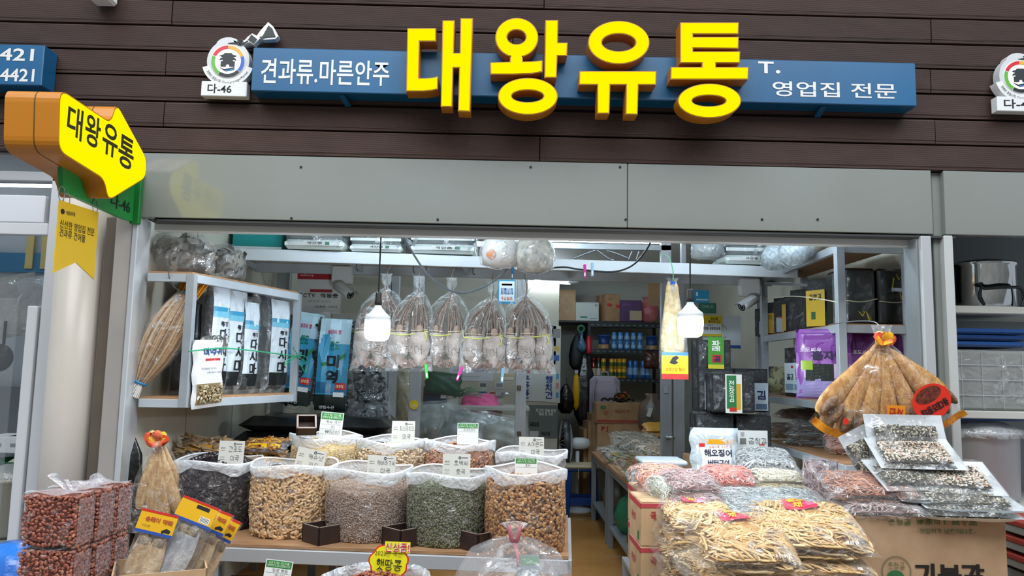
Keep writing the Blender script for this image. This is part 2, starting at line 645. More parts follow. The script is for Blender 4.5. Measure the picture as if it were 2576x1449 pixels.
def text(parent, s, M, w=None, h=None, m=None, bold=0.0, lift=0.0012, warp=None, name='lettering', space=1.0, lines=1.0, world=False, shear=0.0, typeset=False):
 """lettering centred on frame M, stretched to w x h (one of them may be None)"""
 v, f, e = glyphs(s, bold, space, lines, typeset)
 sx = (w / e[0]) if w else (h / e[1])
 sy = (h / e[1]) if h else sx
 q = v * np.array([sx, sy, 1.0])
 q[:, 0] += q[:, 1] * shear
 if warp:
  z = q[:, 2].copy()
  q = np.array([tuple(warp(x, y)) for x, y, _ in q])
  q[:, 2] += z
 q[:, 2] += lift
 mb = MB().add(q, f, M)
 return mb.build(name, m or M_INK, parent, world=world)
def vtext(s):
 return '\n'.join(s)
def outline(loops, depth=0.0, offset=0.0):
 """filled 2-D outline (even-odd holes) with depth centred on z=0"""
 cu = bpy.data.curves.new('outline', 'CURVE')
 cu.dimensions = '2D'
 cu.fill_mode = 'BOTH'
 cu.extrude = depth / 2
 cu.offset = offset
 for lp in loops:
  sp = cu.splines.new('POLY')
  sp.points.add(len(lp) - 1)
  for i, (x, y) in enumerate(lp):
   sp.points[i].co = (x, y, 0, 1)
  sp.use_cyclic_u = True
 return curve_mesh(cu)
def ell(cx, cy, rx, ry, n=44, a0=0.0, a1=2 * PI):
 return [(cx + rx * math.cos(a0 + (a1 - a0) * i / n), cy + ry * math.sin(a0 + (a1 - a0) * i / n)) for i in range(n)]
def arc_band(cx, cy, r0, r1, a0, a1, n=14):
 o = [(cx + r1 * math.cos(a0 + (a1 - a0) * i / n), cy + r1 * math.sin(a0 + (a1 - a0) * i / n)) for i in range(n + 1)]
 i_ = [(cx + r0 * math.cos(a1 + (a0 - a1) * i / n), cy + r0 * math.sin(a1 + (a0 - a1) * i / n)) for i in range(n + 1)]
 return o + i_
def plate(parent, name, M, w, h, m, thick=0.002, bevel=0.0, c=(0, 0), world=False, z=0.0, label=None):
 """flat rectangle lying on the frame, front face at z"""
 return MB().box((c[0], c[1], z - thick / 2), (w, h, thick), M, bevel).build(name, m, parent, world=world, label=label)
def rrect(w, h, r, n=5, cx=0.0, cy=0.0):
 o = []
 for sx, sy, a in ((1, 1, 0), (-1, 1, PI / 2), (-1, -1, PI), (1, -1, 3 * PI / 2)):
  for i in range(n + 1):
   t = a + PI / 2 * i / n
   o.append((cx + sx * (w / 2 - r) + r * math.cos(t), cy + sy * (h / 2 - r) + r * math.sin(t)))
 return o
# ================================================================== STRUCTURE: shop front
def plank_mat():
 m, nt, b = newmat('ribbed_composite_board')
 tc = N(nt, 'ShaderNodeTexCoord')
 nz = N(nt, 'ShaderNodeTexNoise')
 mp = N(nt, 'ShaderNodeMapping')
 mp.inputs['Scale'].default_value = (1.5, 4, 9)
 nz.inputs['Scale'].default_value = 2.5
 nz.inputs['Detail'].default_value = 6
 nt.links.new(tc.outputs['Object'], mp.inputs[0])
 nt.links.new(mp.outputs[0], nz.inputs['Vector'])
 rp = N(nt, 'ShaderNodeValToRGB')
 rp.color_ramp.elements[0].color = lin('#2f1e19')
 rp.color_ramp.elements[1].color = lin('#46312a')
 nt.links.new(nz.outputs['Fac'], rp.inputs[0])
 oi = N(nt, 'ShaderNodeObjectInfo')
 hs = N(nt, 'ShaderNodeHueSaturation')
 mr = N(nt, 'ShaderNodeMapRange')
 mr.inputs['To Min'].default_value = 0.86
 mr.inputs['To Max'].default_value = 1.12
 nt.links.new(oi.outputs['Random'], mr.inputs['Value'])
 nt.links.new(mr.outputs[0], hs.inputs['Value'])
 nt.links.new(rp.outputs[0], hs.inputs['Color'])
 nt.links.new(hs.outputs[0], b.inputs['Base Color'])
 b.inputs['Roughness'].default_value = 0.55
 wv = N(nt, 'ShaderNodeTexWave', bands_direction='Z')
 wv.inputs['Scale'].default_value = 62.0
 wv.inputs['Distortion'].default_value = 0.0
 nt.links.new(tc.outputs['Object'], wv.inputs['Vector'])
 bp = N(nt, 'ShaderNodeBump')
 bp.inputs['Strength'].default_value = 0.55
 bp.inputs['Distance'].default_value = 0.006
 nt.links.new(wv.outputs['Fac'], bp.inputs['Height'])
 nt.links.new(bp.outputs[0], b.inputs['Normal'])
 return m
M_PLANK = plank_mat()
XL, XR = -3.6, 3.6
wz = P(1288, 402, 0).z
wf = struct('wall_front', MB().box((0, 0.055, (wz + 3.67) / 2), (XR - XL, 0.05, 3.67 - wz), bevel=0.004), mat('#17100e', rough=0.9))
seams = [P(1288, y, 0).z for y in (-172, -108, -44, 19, 83, 146, 209, 273, 338, 404)]
joints = {0: [700, 1900], 1: [1100, 2500], 2: [1369], 3: [432, 2341], 4: [1290], 5: [416, 2340], 6: [1250], 7: [411, 2352], 8: [1358]}
for r in range(len(seams) - 1):
 z1, z0 = seams[r], seams[r + 1]
 xs = [XL] + [P(j, 0.5 * (20 + 64 * (r - 3) + 84 + 64 * (r - 3)), 0).x for j in joints[r]] + [XR]
 for a, b in zip(xs[:-1], xs[1:]):
  h = z1 - z0 - 0.007
  w = b - a - 0.005
  jy = random.uniform(-0.0025, 0.0025)
  mb = MB()
  # board with a chamfered nose and a thin lower tongue
  prof = [(0.03, h), (0.006, h), (0.0, h - 0.006), (0.0, 0.020), (0.004, 0.015), (0.004, 0.003), (0.03, 0.0)]
  n = len(prof)
  vs = [(a + 0.0025 + (w if e else 0), y + jy, z0 + z) for e in (0, 1) for (y, z) in prof]
  fs = [tuple(range(n)), tuple(range(2 * n - 1, n - 1, -1))] + [(i, n + i, n + (i + 1) % n, (i + 1) % n) for i in range(n)]
  mb.add(vs, fs)
  mb.build('plank', M_PLANK, wf)
# grey metal fascia of the roller shutter
M_FASCIA = mat('#868c88', rough=0.10, spec=1.0, var='#80857f', scale=1.2)
zt = seams[-1] - 0.001
zb = P(1288, 566, 0).z
fas = struct('wall_fascia', MB().box((0.24, 0.09, (zt + zb) / 2), (4.08, 0.06, zt - zb + 0.004)), mat('#4a4d4c', rough=0.8))
xj = P(1578, 490, 0).x
xe = P(2345, 490, 0).x
xs0 = P(346, 470, 0).x
for a, b in ((xs0, xj), (xj + 0.003, xe)):
 MB().box(((a + b) / 2, 0.03, (zt + zb) / 2), (b - a, 0.055, zt - zb), bevel=0.003).build('panel', M_FASCIA, fas)
xc = P(2377, 500, 0).x
MB().box(((xc + XR) / 2, 0.03, (zt + zb) / 2), (XR - xc, 0.055, zt - zb), bevel=0.003).build('panel', M_FASCIA, fas)
M_SCREW = mat('#2a2a28', rough=0.5, metal=0.6)
for px, py in ((390, 560), (733, 549), (1560, 413), (1101, 560), (1335, 403), (757, 391), (1917, 574), (2057, 586), (1574, 573)):
 p = P(px, min(max(py, 420), 552), 0.0)
 MB().tube([(p.x, -0.002, p.z), (p.x, 0.006, p.z)], 0.006, 8).build('screw', M_SCREW, fas)
# lip under the fascia and the lintel behind it
trim = struct('trim_1', MB().box((0.25, 0.045, zb - 0.012), (4.02, 0.07, 0.014), bevel=0.003), mat('#383b3b', rough=0.6))
zl0, zl1 = P(1288, 600, 0.1).z, P(1288, 574, 0.1).z
struct('trim_2', MB().box((0.25, 0.12, (zl0 + zl1) / 2), (4.06, 0.05, zl1 - zl0), bevel=0.004), mat('#dfe4e4', rough=0.25, spec=0.6))
# posts of the opening
def post(name, px0, px1, pyref, y0, depth, m, ztop=None):
 a, b = P(px0, pyref, y0).x, P(px1, pyref, y0).x
 zz = ztop or zb
 return struct(name, MB().box(((a + b) / 2, y0 + depth / 2, zz / 2), (b - a, depth, zz), bevel=0.004), m)
post('trim_3', 292, 334, 560, 0.0, 0.12, mat('#b9b3ab', rough=0.35, metal=0.15, var='#a9a49d', scale=2))
post('trim_4', 334, 348, 560, -0.012, 0.14, mat('#d3d8da', rough=0.25, metal=0.3))
post('trim_5', 262, 291, 620, 0.02, 0.10, mat('#6e655a', rough=0.3, metal=0.5, var='#857a6c', scale=2))
post('trim_6', 2308, 2320, 700, 0.02, 0.12, mat('#7d8384', rough=0.4, metal=0.2))
post('trim_7', 2321, 2347, 700, -0.005, 0.12, mat('#b9bfc1', rough=0.35, metal=0.2), ztop=zb - 0.01)
post('trim_8', 2348, 2379, 600, 0.04, 0.10, mat('#8a918c', rough=0.45, metal=0.1, var='#7c837e', scale=2), ztop=zt)
post('trim_9', 2379, 2402, 700, 0.0, 0.10, mat('#c4c8c6', rough=0.4, metal=0.15), ztop=zb - 0.005)
# rounded cream column
cx0 = P(190, 800, 0.09).x
mb = MB().lathe([(0.118, 0.0), (0.118, zb + 0.25)], 40, Matrix.Translation((cx0 + 0.012, 0.095, 0)))
struct('column', mb, mat('#d9d2c6', rough=0.32, var='#cfc8bc', scale=1.5, spec=0.5), smooth=True)
a, b = P(118, 800, 0.07).x, P(152, 800, 0.07).x
struct('trim_10', MB().box(((a + b) / 2 - .01, 0.12, 1.2), (b - a + .02, 0.1, 2.4), bevel=0.003), mat('#cfc9bf', rough=0.4))
# ------------------------------------------------------------------ room shell
XW0, XW1 = P(345, 800, 0.0).x - 0.03, 2.28
YP, YB = 2.2, 5.4          # partition and back wall
ZC = 2.56
M_CREAM = mat('#d8d6c6', rough=0.6, var='#d0cebd', scale=2)
def floor_mat():
 m, nt, b = newmat('worn_vinyl_floor')
 tc = N(nt, 'ShaderNodeTexCoord')
 nz = N(nt, 'ShaderNodeTexNoise')
 nz.inputs['Scale'].default_value = 2.2
 nz.inputs['Detail'].default_value = 9
 nz.inputs['Roughness'].default_value = 0.72
 nt.links.new(tc.outputs['Object'], nz.inputs['Vector'])
 rp = N(nt, 'ShaderNodeValToRGB')
 cr = rp.color_ramp
 cr.elements[0].position, cr.elements[0].color = 0.40, lin('#b07a38')
 cr.elements[1].position, cr.elements[1].color = 0.66, lin('#c69a5c')
 e = cr.elements.new(0.585)
 e.color = lin('#bb8a48')
 e = cr.elements.new(0.60)
 e.color = lin('#b9bab0')
 nt.links.new(nz.outputs['Fac'], rp.inputs[0])
 nt.links.new(rp.outputs[0], b.inputs['Base Color'])
 b.inputs['Roughness'].default_value = 0.42
 return m
struct('floor', MB().box((0.2, 2.1, -0.025), (5.4, 7.0, 0.05)), floor_mat())
struct('ground', MB().box((0, -4.3, -0.04), (16, 6.0, 0.06)), mat('#85837e', rough=0.8, var='#757370', scale=1.2, bump=0.1))
struct('wall_left', MB().box((XW0 - 0.04, 2.8, ZC / 2), (0.06, 5.45, ZC)), M_CREAM)
struct('wall_right', MB().box((XW1 + 0.02, 2.92, ZC / 2), (0.02, 5.2, ZC)), M_CREAM)
struct('ceiling', MB().box((0.25, 2.8, ZC + 0.03), (4.6, 5.45, 0.05)), mat('#c9ccc8', rough=0.6))
struct('wall_back', MB().box((0.25, YB + 0.04, ZC / 2), (4.6, 0.06, ZC)), mat('#bfc0b4', rough=0.7, var='#b2b3a8', scale=1.5))
for k, z in enumerate((2.25, 1.98)):
 pass
# panel joints of the cream side wall
wl = bpy.data.objects['wall_left']
for yy in (0.75, 1.5):
 MB().box((XW0 - 0.009, yy, ZC / 2), (0.006, 0.012, ZC - 0.02)).build('joint_strip', mat('#b9b7a8', rough=0.6), wl)
# ------------------------------------------------------------------ aluminium and glass partition
part = struct('partition', MB().box((0.27, YP + 0.03, P(1288, 690, YP).z + 0.03), (4.14, 0.06, 0.08), bevel=0.004), M_ALU)
zh = P(1288, 690, YP).z
M_GLASS = film('#dfeee8', base=0.008, crease=0.02, scale=2.0, bump=0.02, rough=0.03)
def mull(px0, px1, name='mullion', pyref=850, yy=YP, z0=0.0, z1=None, m=None):
 a, b = P(px0, pyref, yy).x, P(px1, pyref, yy).x
 return MB().box(((a + b) / 2, yy + 0.03, ((z1 or zh) + z0) / 2), (b - a, 0.055, (z1 or zh) - z0), bevel=0.003).build(name, m or M_ALU, part)
for a, b in ((688, 722), (963, 978), (980, 1000), (1033, 1062), (1299, 1326), (1664, 1690), (1694, 1722), (1905, 1930)):
 mull(a, b)
mull(1664, 1690, 'mullion', z0=zh + .06, z1=ZC)
mull(700, 1690, 'transom', z0=zh + 0.215, z1=zh + 0.26)
mull(1716, 1728, 'mullion', z0=zh + .06, z1=ZC)
mull(700, 1300, 'bottom_rail', z0=0.0, z1=0.12)
mull(1722, 1905, 'bottom_rail', z0=0.0, z1=0.12)
for a, b in ((722, 963), (1000, 1033), (1062, 1299), (1722, 1905)):
 x0, x1 = P(a, 850, YP).x, P(b, 850, YP).x
 MB().box(((x0 + x1) / 2, YP + 0.03, (zh + 0.12) / 2), (x1 - x0, 0.006, zh - 0.12)).build('pane', M_GLASS, part)
x0, x1 = P(1395, 640, YP).x, P(1710, 640, YP).x
MB().box(((x0 + x1) / 2, YP + 0.03, (zh + ZC) / 2 + .02), (x1 - x0, 0.006, ZC - zh - .1)).build('pane', M_GLASS, part)
M_HINGE = mat('#6f6a62', rough=0.35, metal=0.8)
for px, py in ((1306, 975), (1306, 1090)):
 p = P(px, py, YP - 0.01)
 MB().box(p, (0.03, 0.016, 0.035), bevel=0.003).build('hinge', M_HINGE, part)
p = P(1676, 980, YP - 0.005)
MB().box(p, (0.035, 0.012, 0.06), bevel=0.002).build('hinge', mat('#c9ccce', rough=.3, metal=.5), part)
p = P(1678, 1100, YP - 0.03)
MB().tube([p, p + Vector((0, -0.03, 0))], 0.018, 12).tube([p + Vector((0, -0.03, 0)), p + Vector((0.05, -0.04, 0))], 0.012, 10).build('door_knob', mat('#c9ccce', rough=.2, metal=.9), part, smooth=True)
# LED battens: one on the ceiling right behind the lintel, one in the back room
def batten(px, py, y, length, name, label, power, z=None, vis=None):
 c = P(px, py, y)
 if z:
  c.z = z
 t = thing(name, label, 'ceiling lamp', c)
 MB().box((0, 0, 0.022), (length, 0.06, 0.03), bevel=0.004).build('housing', M_WHITE, t)
 MB().tube([(-length / 2 + .02, 0, -0.004), (length / 2 - .02, 0, -0.004)], 0.016, 10).build('tube', glow('#dcefff', power), t)
 return t
# ================================================================== SIGNS
M_BLUE = mat('#105a86', rough=0.35, var='#0e527d', scale=1.5)
M_LET_W = mat('#d0d3d2', rough=0.4)
M_ORANGE = mat('#a86c12', rough=0.4)
M_LIT = glow('#fff000', 0.86)
YF = -0.11
def flatpx(pts, y, o):
 """pixel outline -> x,z metres on the plane y, relative to o"""
 r = []
 for a, b in pts:
  p = P(a, b, y)
  r.append((p.x - o.x, p.z - o.z))
 return r
def c2(pts):
 return [(700 + x / 3.22, y / 3.22) for x, y in pts]
def c3(pts):
 return [(1400 + x / 4.2617, y / 4.2617) for x, y in pts]
tl, br = P(637, 122, YF), P(2307, 256, YF)
bz1, bz0 = P(1400, 137, YF).z, P(1400, 246, YF).z
o = Vector(((tl.x + br.x) / 2, 0.0, bz0))
sign = thing('shop_sign', 'long blue sign box with four big glowing yellow Korean letters across the brown boards', 'shop sign', o)
MB().box(((tl.x + br.x) / 2, YF / 2 + 0.0, (bz0 + bz1) / 2), (br.x - tl.x, -YF, bz1 - bz0), bevel=0.004).build('sign_box', M_BLUE, sign, world=True)
YL = -0.205
letters = [
 [[c2([(1045, 228), (1278, 228), (1278, 335), (1145, 335), (1140, 632), (1190, 632), (1245, 628), (1295, 618), (1292, 722), (1240, 734), (1180, 740), (1035, 740)])],
  [c2([(1330, 165), (1430, 165), (1422, 428), (1470, 428), (1475, 148), (1577, 148), (1555, 905), (1455, 900), (1465, 550), (1418, 550), (1410, 865), (1315, 865)])]],
 [[c2(ell(1932, 305, 175, 160)), c2(ell(1930, 300, 75, 58))],
  [c2([(1715, 505), (1875, 500), (1878, 440), (1980, 440), (1982, 498), (2062, 496), (2142, 488), (2140, 582), (2050, 598), (1900, 603), (1718, 603)])],
  [c2([(2163, 163), (2268, 163), (2265, 345), (2345, 345), (2340, 452), (2262, 452), (2255, 630), (2155, 630)])],
  [c2(ell(2022, 780, 243, 150)), c2(ell(2020, 778, 128, 48))]],
 [[c3(ell(668, 455, 330, 232)), c3(ell(668, 455, 180, 93))],
  [c3([(245, 762), (1072, 762), (1068, 910), (880, 910), (870, 1228), (740, 1226), (745, 910), (577, 910), (568, 1218), (437, 1218), (437, 910), (240, 908)])]],
 [[c3([(1325, 240), (1955, 240), (1950, 365), (1465, 365), (1465, 395), (1955, 395), (1950, 520), (1465, 515), (1465, 550), (1970, 550), (1965, 675), (1710, 675), (1710, 718), (2060, 718), (2055, 852), (1222, 852), (1225, 718), (1558, 718), (1558, 675), (1325, 675)])],
  [c3(ell(1640, 1080, 340, 185)), c3(ell(1635, 1080, 180, 58))]],
]
FR = frame((0, 0, 0), (1, 0, 0), (0, 0, 1))
for strokes in letters:
 body, face = MB(), MB()
 for loops in strokes:
  w = [flatpx(lp, YL, Vector((0, 0, 0))) for lp in loops]
  v, f = outline(w, 0.09)
  body.add(v, f, frame((0, YL + 0.046, 0), (1, 0, 0), (0, 0, 1)))
  v, f = outline(w, 0.004, -0.005)
  face.add(v, f, frame((0, YL - 0.001, 0), (1, 0, 0), (0, 0, 1)))
 b = body.build('letter', M_ORANGE, sign, world=True)
 face.build('lit_face', M_LIT, b, world=True)
def sign_text(parent, s, x0, y0, x1, y1, y, m, bold=0.0, name='lettering', slope=True, lift=0.002, space=1.0):
 """lettering that fills the pixel box on the plane y"""
 c = P((x0 + x1) / 2, (y0 + y1) / 2, y)
 return text(parent, s, facing(c), (x1 - x0) * S(y), (y1 - y0) * S(y), m, bold, lift, world=True, name=name, space=space, typeset=True)
sign_text(sign, '견과류.마른안주', 652, 148, 985, 216, YF, M_LET_W, 0.012)
sign_text(sign, 'T', 1906, 154, 1947, 186, YF, M_LET_W, 0.02)
sign_text(sign, '.', 1951, 176, 1963, 186, YF, M_LET_W, 0.02)
sign_text(sign, '영업집 전문', 1936, 206, 2262, 247, YF, M_LET_W, 0.012)
for px, py, dx in ((858, 240, 18), (2074, 262, -18)):
 a, b_ = P(px, py, YF + 0.01), P(px + dx, py + 18, -0.01)
 MB().bar((a.x, YF + 0.02, bz0 - 0.004), (b_.x, -0.006, bz0 - 0.03), 0.03, 0.006).build('bracket', M_BLUE, sign, world=True)
a, b_ = P(1065, 126, -0.05), P(1200, 131, -0.05)
MB().bar((a.x, -0.05, bz1 + 0.004), (b_.x, -0.05, bz1 + 0.004), 0.05, 0.008).build('bracket', mat('#9aa0a2', rough=.4, metal=.6), sign, world=True)
# neighbour's blue box cut by the frame
tl, br = P(-420, 100, YF), P(105, 196, YF)
zz1, zz0 = P(50, 112, YF).z, P(50, 214, YF).z
o = Vector((br.x - 0.5, 0, zz0))
sg = thing('shop_sign', 'blue sign box with white phone digits at the edge of the boards', 'shop sign', o)
MB().box(((tl.x + br.x) / 2, YF / 2, (zz0 + zz1) / 2), (br.x - tl.x, -YF, zz1 - zz0), bevel=0.004).build('sign_box', M_BLUE, sg, world=True)
sign_text(sg, '421', -2, 121, 87, 154, YF, M_LET_W, 0.02)
sign_text(sg, '4421', 0, 172, 88, 206, YF, M_LET_W, 0.02)
# round market emblem with a stall number plate
def emblem(cx, cy, label, number, dx=0.0):
 s = S(-0.06)
 o = P(cx, cy, -0.06)
 t = thing('market_emblem', label, 'sign', (o.x, 0.0, o.z))
 y = -0.06
 M0 = facing((0, y, 0))
 M_side = mat('#d9dcdc', rough=0.45)
 mb = MB()
 v, f = outline([ell(0, 0, 55 * s, 57 * s)], 0.05)
 mb.add(v, f, facing((0, y + 0.025, 0)))
 v, f = outline([ell(-2 * s, 42 * s, 32 * s, 22 * s, 28)], 0.05)
 mb.add(v, f, facing((0, y + 0.0252, 0)))
 mb.build('disc', mat('#c3c7c9', rough=0.45), t)
 # ribbon under the disc
 v, f = outline([arc_band(0, 0, 50 * s, 68 * s, math.radians(196), math.radians(344), 24)], 0.05)
 MB().add(v, f, facing((0, y + 0.0235, 0))).build('ribbon', M_side, t)
 v, f = outline([ell(0, -2 * s, 44 * s, 44 * s)], 0.004)
 MB().add(v, f, facing((0, y - 0.001, 0))).build('disc_face', mat('#eef0f0', rough=0.4), t)
 for a0, a1, c in ((92, 157, '#c9202c'), (22, 90, '#e0a23a'), (-40, 20, '#2f5fb3'), (-122, -42, '#1d2325'), (-200, -124, '#5aa838')):
  v, f = outline([arc_band(0, -2 * s, 34 * s, 43 * s, math.radians(a0), math.radians(a1))], 0.003)
  MB().add(v, f, facing((0, y - 0.003, 0))).build('colour_arc', mat(c, rough=0.4), t)
 gate = [(-18, -16), (-18, -2), (-13, -2), (-13, 3), (-22, 1), (-19, 6), (-12, 8), (-22, 13), (-12, 16), (-9, 20), (9, 20), (12, 16), (22, 13), (12, 8), (19, 6), (22, 1), (13, 3), (13, -2), (18, -2), (18, -16), (5, -16), (4, -11), (0, -9), (-4, -11), (-5, -16)]
 v, f = outline([[(x * s, y_ * s) for x, y_ in gate]], 0.003)
 MB().add(v, f, facing((0, y - 0.004, 0))).build('gate_mark', mat('#20282a', rough=0.5), t)
 for k, c in enumerate(('#20282a', '#2f7fc0')):
  pts = [(-20 + 8 * k, -19 - 4 * k), (-8 + 4 * k, -24 - 2 * k), (4 + 4 * k, -21 - 2 * k), (18, -18 - 3 * k), (18, -21 - 3 * k), (4 + 4 * k, -25 - 2 * k), (-8 + 4 * k, -27 - 2 * k)]
  v, f = outline([[(x * s, y_ * s) for x, y_ in pts]], 0.003)
  MB().add(v, f, facing((0, y - 0.004, 0))).build('wave_mark', mat(c, rough=0.5), t)
 # words bent along the ribbon
 R = 59 * s
 def bend(x, yy):
  a = -PI / 2 + x / R
  r = R - yy
  return (r * math.cos(a), r * math.sin(a), 0)
 text(t, '청량리 종합시장 Cheongnyangni-Market', facing((0, y - 0.003, 0)), 126 * s, 9.5 * s, M_INK, 0.0, 0.0, warp=bend)
 # tassel ornament at the upper right
 knot = [(8, 58), (24, 50), (40, 58), (46, 66), (58, 76), (70, 70), (80, 86), (98, 108), (112, 96), (126, 70), (118, 62), (92, 60), (78, 62), (64, 46), (52, 52), (34, 44), (18, 44)]
 v, f = outline([[(x * s, y_ * s) for x, y_ in knot]], 0.04)
 MB().add(v, f, facing((0, y + 0.02, 0))).build('tassel_board', M_side, t)
 for pts in ([(57, 72), (72, 60), (64, 48), (49, 58)], [(78, 66), (86, 68), (100, 98), (110, 90), (120, 68), (98, 66), (84, 62)], [(-4, 47), (14, 50), (34, 47), (48, 56), (49, 54), (36, 44), (14, 46)]):
  v, f = outline([[(x * s, y_ * s) for x, y_ in pts]], 0.003)
  MB().add(v, f, facing((0, y - 0.003, 0))).build('tassel_mark', mat('#20282a', rough=0.5), t)
 for k in range(5):
  a = 2 * PI * k / 5
  v, f = outline([arc_band((29 + 5 * math.cos(a)) * s, (50 + 5 * math.sin(a)) * s, 2.5 * s, 4 * s, 0, 2 * PI - 0.01, 12)], 0.003)
  MB().add(v, f, facing((0, y - 0.004, 0))).build('knot_loop', mat('#20282a', rough=0.5), t)
 # number plate
 MB().box((-6 * s, y + 0.022, -76 * s), (118 * s, 0.05, 40 * s), bevel=0.003).build('number_plate', M_side, t)
 text(t, number, facing(((-6 if len(number) > 4 else -17) * s, y - 0.003, -76 * s)), (84 if len(number) > 4 else 62) * s, 25 * s, M_INK, 0.015, 0.001, typeset=True)
 return t
emblem(574, 153, 'round market emblem with tassel and white plate beside the long blue sign', '다-46')
emblem(2566, 192, 'round market emblem cut by the picture edge, far from the blue sign', '다-4')
# arrow sign standing out from the wall, seen on its lit side
XA = -1.735
M0 = frame((XA, 0, 0), (0, 1, 0), (0, 0, 1))          # x -> into the shop, y -> up, z -> +X
def pa(px, py, xp=XA):
 p = PX(px, py, xp)
 return (p.y, p.z)
def rounded(pts, r, n=6):
 out = []
 k = len(pts)
 for i in range(k):
  p0, p1, p2 = Vector(pts[i - 1]), Vector(pts[i]), Vector(pts[(i + 1) % k])
  a, b = (p0 - p1), (p2 - p1)
  ra = min(r, a.length * .45, b.length * .45)
  A, B = p1 + a.normalized() * ra, p1 + b.normalized() * ra
  for j in range(n + 1):
   t = j / n
   q = A * (1 - t) ** 2 + p1 * 2 * t * (1 - t) + B * t ** 2
   out.append((q.x, q.y))
 return out
arrow = [pa(150, 222), pa(278, 308), pa(292, 258), pa(368, 398), pa(366, 448), pa(272, 506), pa(262, 452), pa(146, 380)]
arrow = rounded(arrow, 0.055)
oy = sum(p[0] for p in arrow) / len(arrow)
oz = min(p[1] for p in arrow)
ar = thing('arrow_sign', 'glowing yellow arrow sign with orange sides on a green bracket', 'sign', (XA - 0.1, oy, oz))
TH = 0.21
v, f = outline([arrow], TH)
body = MB().add(v, f, frame((XA - TH / 2, 0, 0), (0, 1, 0), (0, 0, 1))).build('case', mat('#b87414', rough=0.38), ar, world=True)
v, f = outline([arrow], 0.004, -0.006)
MB().add(v, f, frame((XA + 0.001, 0, 0), (0, 1, 0), (0, 0, 1))).build('lit_face', M_LIT, ar, world=True)
v, f = outline([arrow], 0.004, 0.0012)
MB().add(v, f, frame((XA - TH * 0.45, 0, 0), (0, 1, 0), (0, 0, 1))).build('seam', mat('#55400f', rough=0.6), body, world=True)
# letters sheared with the arrow's slanted upper edge (written straight on the face plane)
dl = Vector(pa(330, 352)) - Vector(pa(175, 268))
chars = '대왕유통'
for i, ch in enumerate(chars):
 cpx = [(186, 308), (231, 330), (275, 353), (315, 384)][i]
 c = pa(*cpx)
 hh = (pa(0 + cpx[0], cpx[1] - 42)[1] - pa(cpx[0], cpx[1] + 42)[1])
 ww = (pa(cpx[0] + 21, cpx[1])[0] - pa(cpx[0] - 21, cpx[1])[0])
 text(ar, ch, frame((XA + 0.005, c[0], c[1]), (0, 1, 0), (0, 0, 1)), ww * 0.95, hh * 0.98, mat('#2e2a08', rough=0.6), 0.02, 0.0, world=True, typeset=True)
# green bracket board, in a plane a little further left
XG = XA - 0.09
g = rounded([pa(156, 380, XG), pa(349, 440, XG), pa(349, 560, XG), pa(318, 553, XG), pa(160, 482, XG)], 0.03)
gb = thing('bracket_board', 'green bracket board numbered 46 under the glowing arrow', 'sign', (XG, -0.3, min(p[1] for p in g)))
v, f = outline([g], 0.02)
MB().add(v, f, frame((XG - 0.011, 0, 0), (0, 1, 0), (0, 0, 1))).build('board', mat('#1f8a3c', rough=0.4), gb, world=True)
q0, q1 = pa(300, 525, XG)
cc = pa(304, 512, XG)
text(gb, '다-46', frame((XG + 0.001, cc[0], cc[1]), (0, 1, 0), (0, 0, 1)), pa(328, 515, XG)[0] - pa(279, 515, XG)[0], 0.068, M_INK, 0.01, 0.001, world=True, typeset=True)
e = pa(345, 500, XG)
MB().box((XG + 0.004, -0.02, e[1]), (0.045, 0.03, 0.26), bevel=0.003).build('wall_plate', mat('#1c7a35', rough=0.45), gb, world=True)
# yellow pennant hanging below it
XP = XG + 0.002
pen = [pa(149, 503, XP), pa(247, 534, XP), pa(236, 703, XP), pa(190, 660, XP), pa(133, 686, XP)]
pt = thing('pennant', 'yellow swallowtail pennant with Korean writing hanging below the green bracket', 'sign', (XP, -0.6, pen[4][1]))
v, f = outline([pen], 0.004)
MB().add(v, f, frame((XP, 0, 0), (0, 1, 0), (0, 0, 1))).build('cloth', mat('#e0b80e', rough=0.55), pt, world=True)
def ptxt(s, x0, y0, x1, y1, hh, bold=0.0):
 a, b_ = pa(x0, y0, XP), pa(x1, y1, XP)
 M = frame((XP + 0.003, (a[0] + b_[0]) / 2, (a[1] + b_[1]) / 2), (0, b_[0] - a[0], b_[1] - a[1]), (0, 0, 1))
 text(pt, s, M, math.hypot(b_[0] - a[0], b_[1] - a[1]), hh, mat('#3a3010', rough=.7), bold, 0.0, world=True, typeset=True)
ptxt('대왕유통', 165, 535, 188, 540, 0.018, .01)
ptxt('신선한 영업집 전문', 149, 561, 236, 585, 0.034, .01)
ptxt('견과류 건어물', 148, 583, 213, 602, 0.034, .01)
c = pa(156, 532, XP)
v, f = outline([ell(0, 0, .013, .011, 20)], 0.002)
MB().add(v, f, frame((XP + 0.003, c[0], c[1]), (0, 1, 0), (0, 0, 1))).build('round_mark', M_INK, pt, world=True)
for px, py in ((155, 487), (168, 503), (240, 518)):
 c = PX(px, py, XP)
 MB().tube([c + Vector((0, 0.022 * math.cos(a), 0.03 * math.sin(a))) for a in np.linspace(0, 2 * PI, 17)], 0.0016, 5, cap=False).build('ring', M_ALU_D, pt, world=True)
# white floodlight bracket poking in at the top of the boards
o = P(246, -6, -0.1)
fl = thing('wall_fixture', 'white fixture on the brown boards cut by the top of the picture', 'fixture', o)
MB().box((0, 0.03, 0.05), (0.11, 0.12, 0.11), bevel=0.012).build('case', M_WHITE, fl)
MB().tube([(0, -0.032, 0.02), (0, -0.028, 0.02)], 0.014, 12).build('lens', M_BLACK, fl)
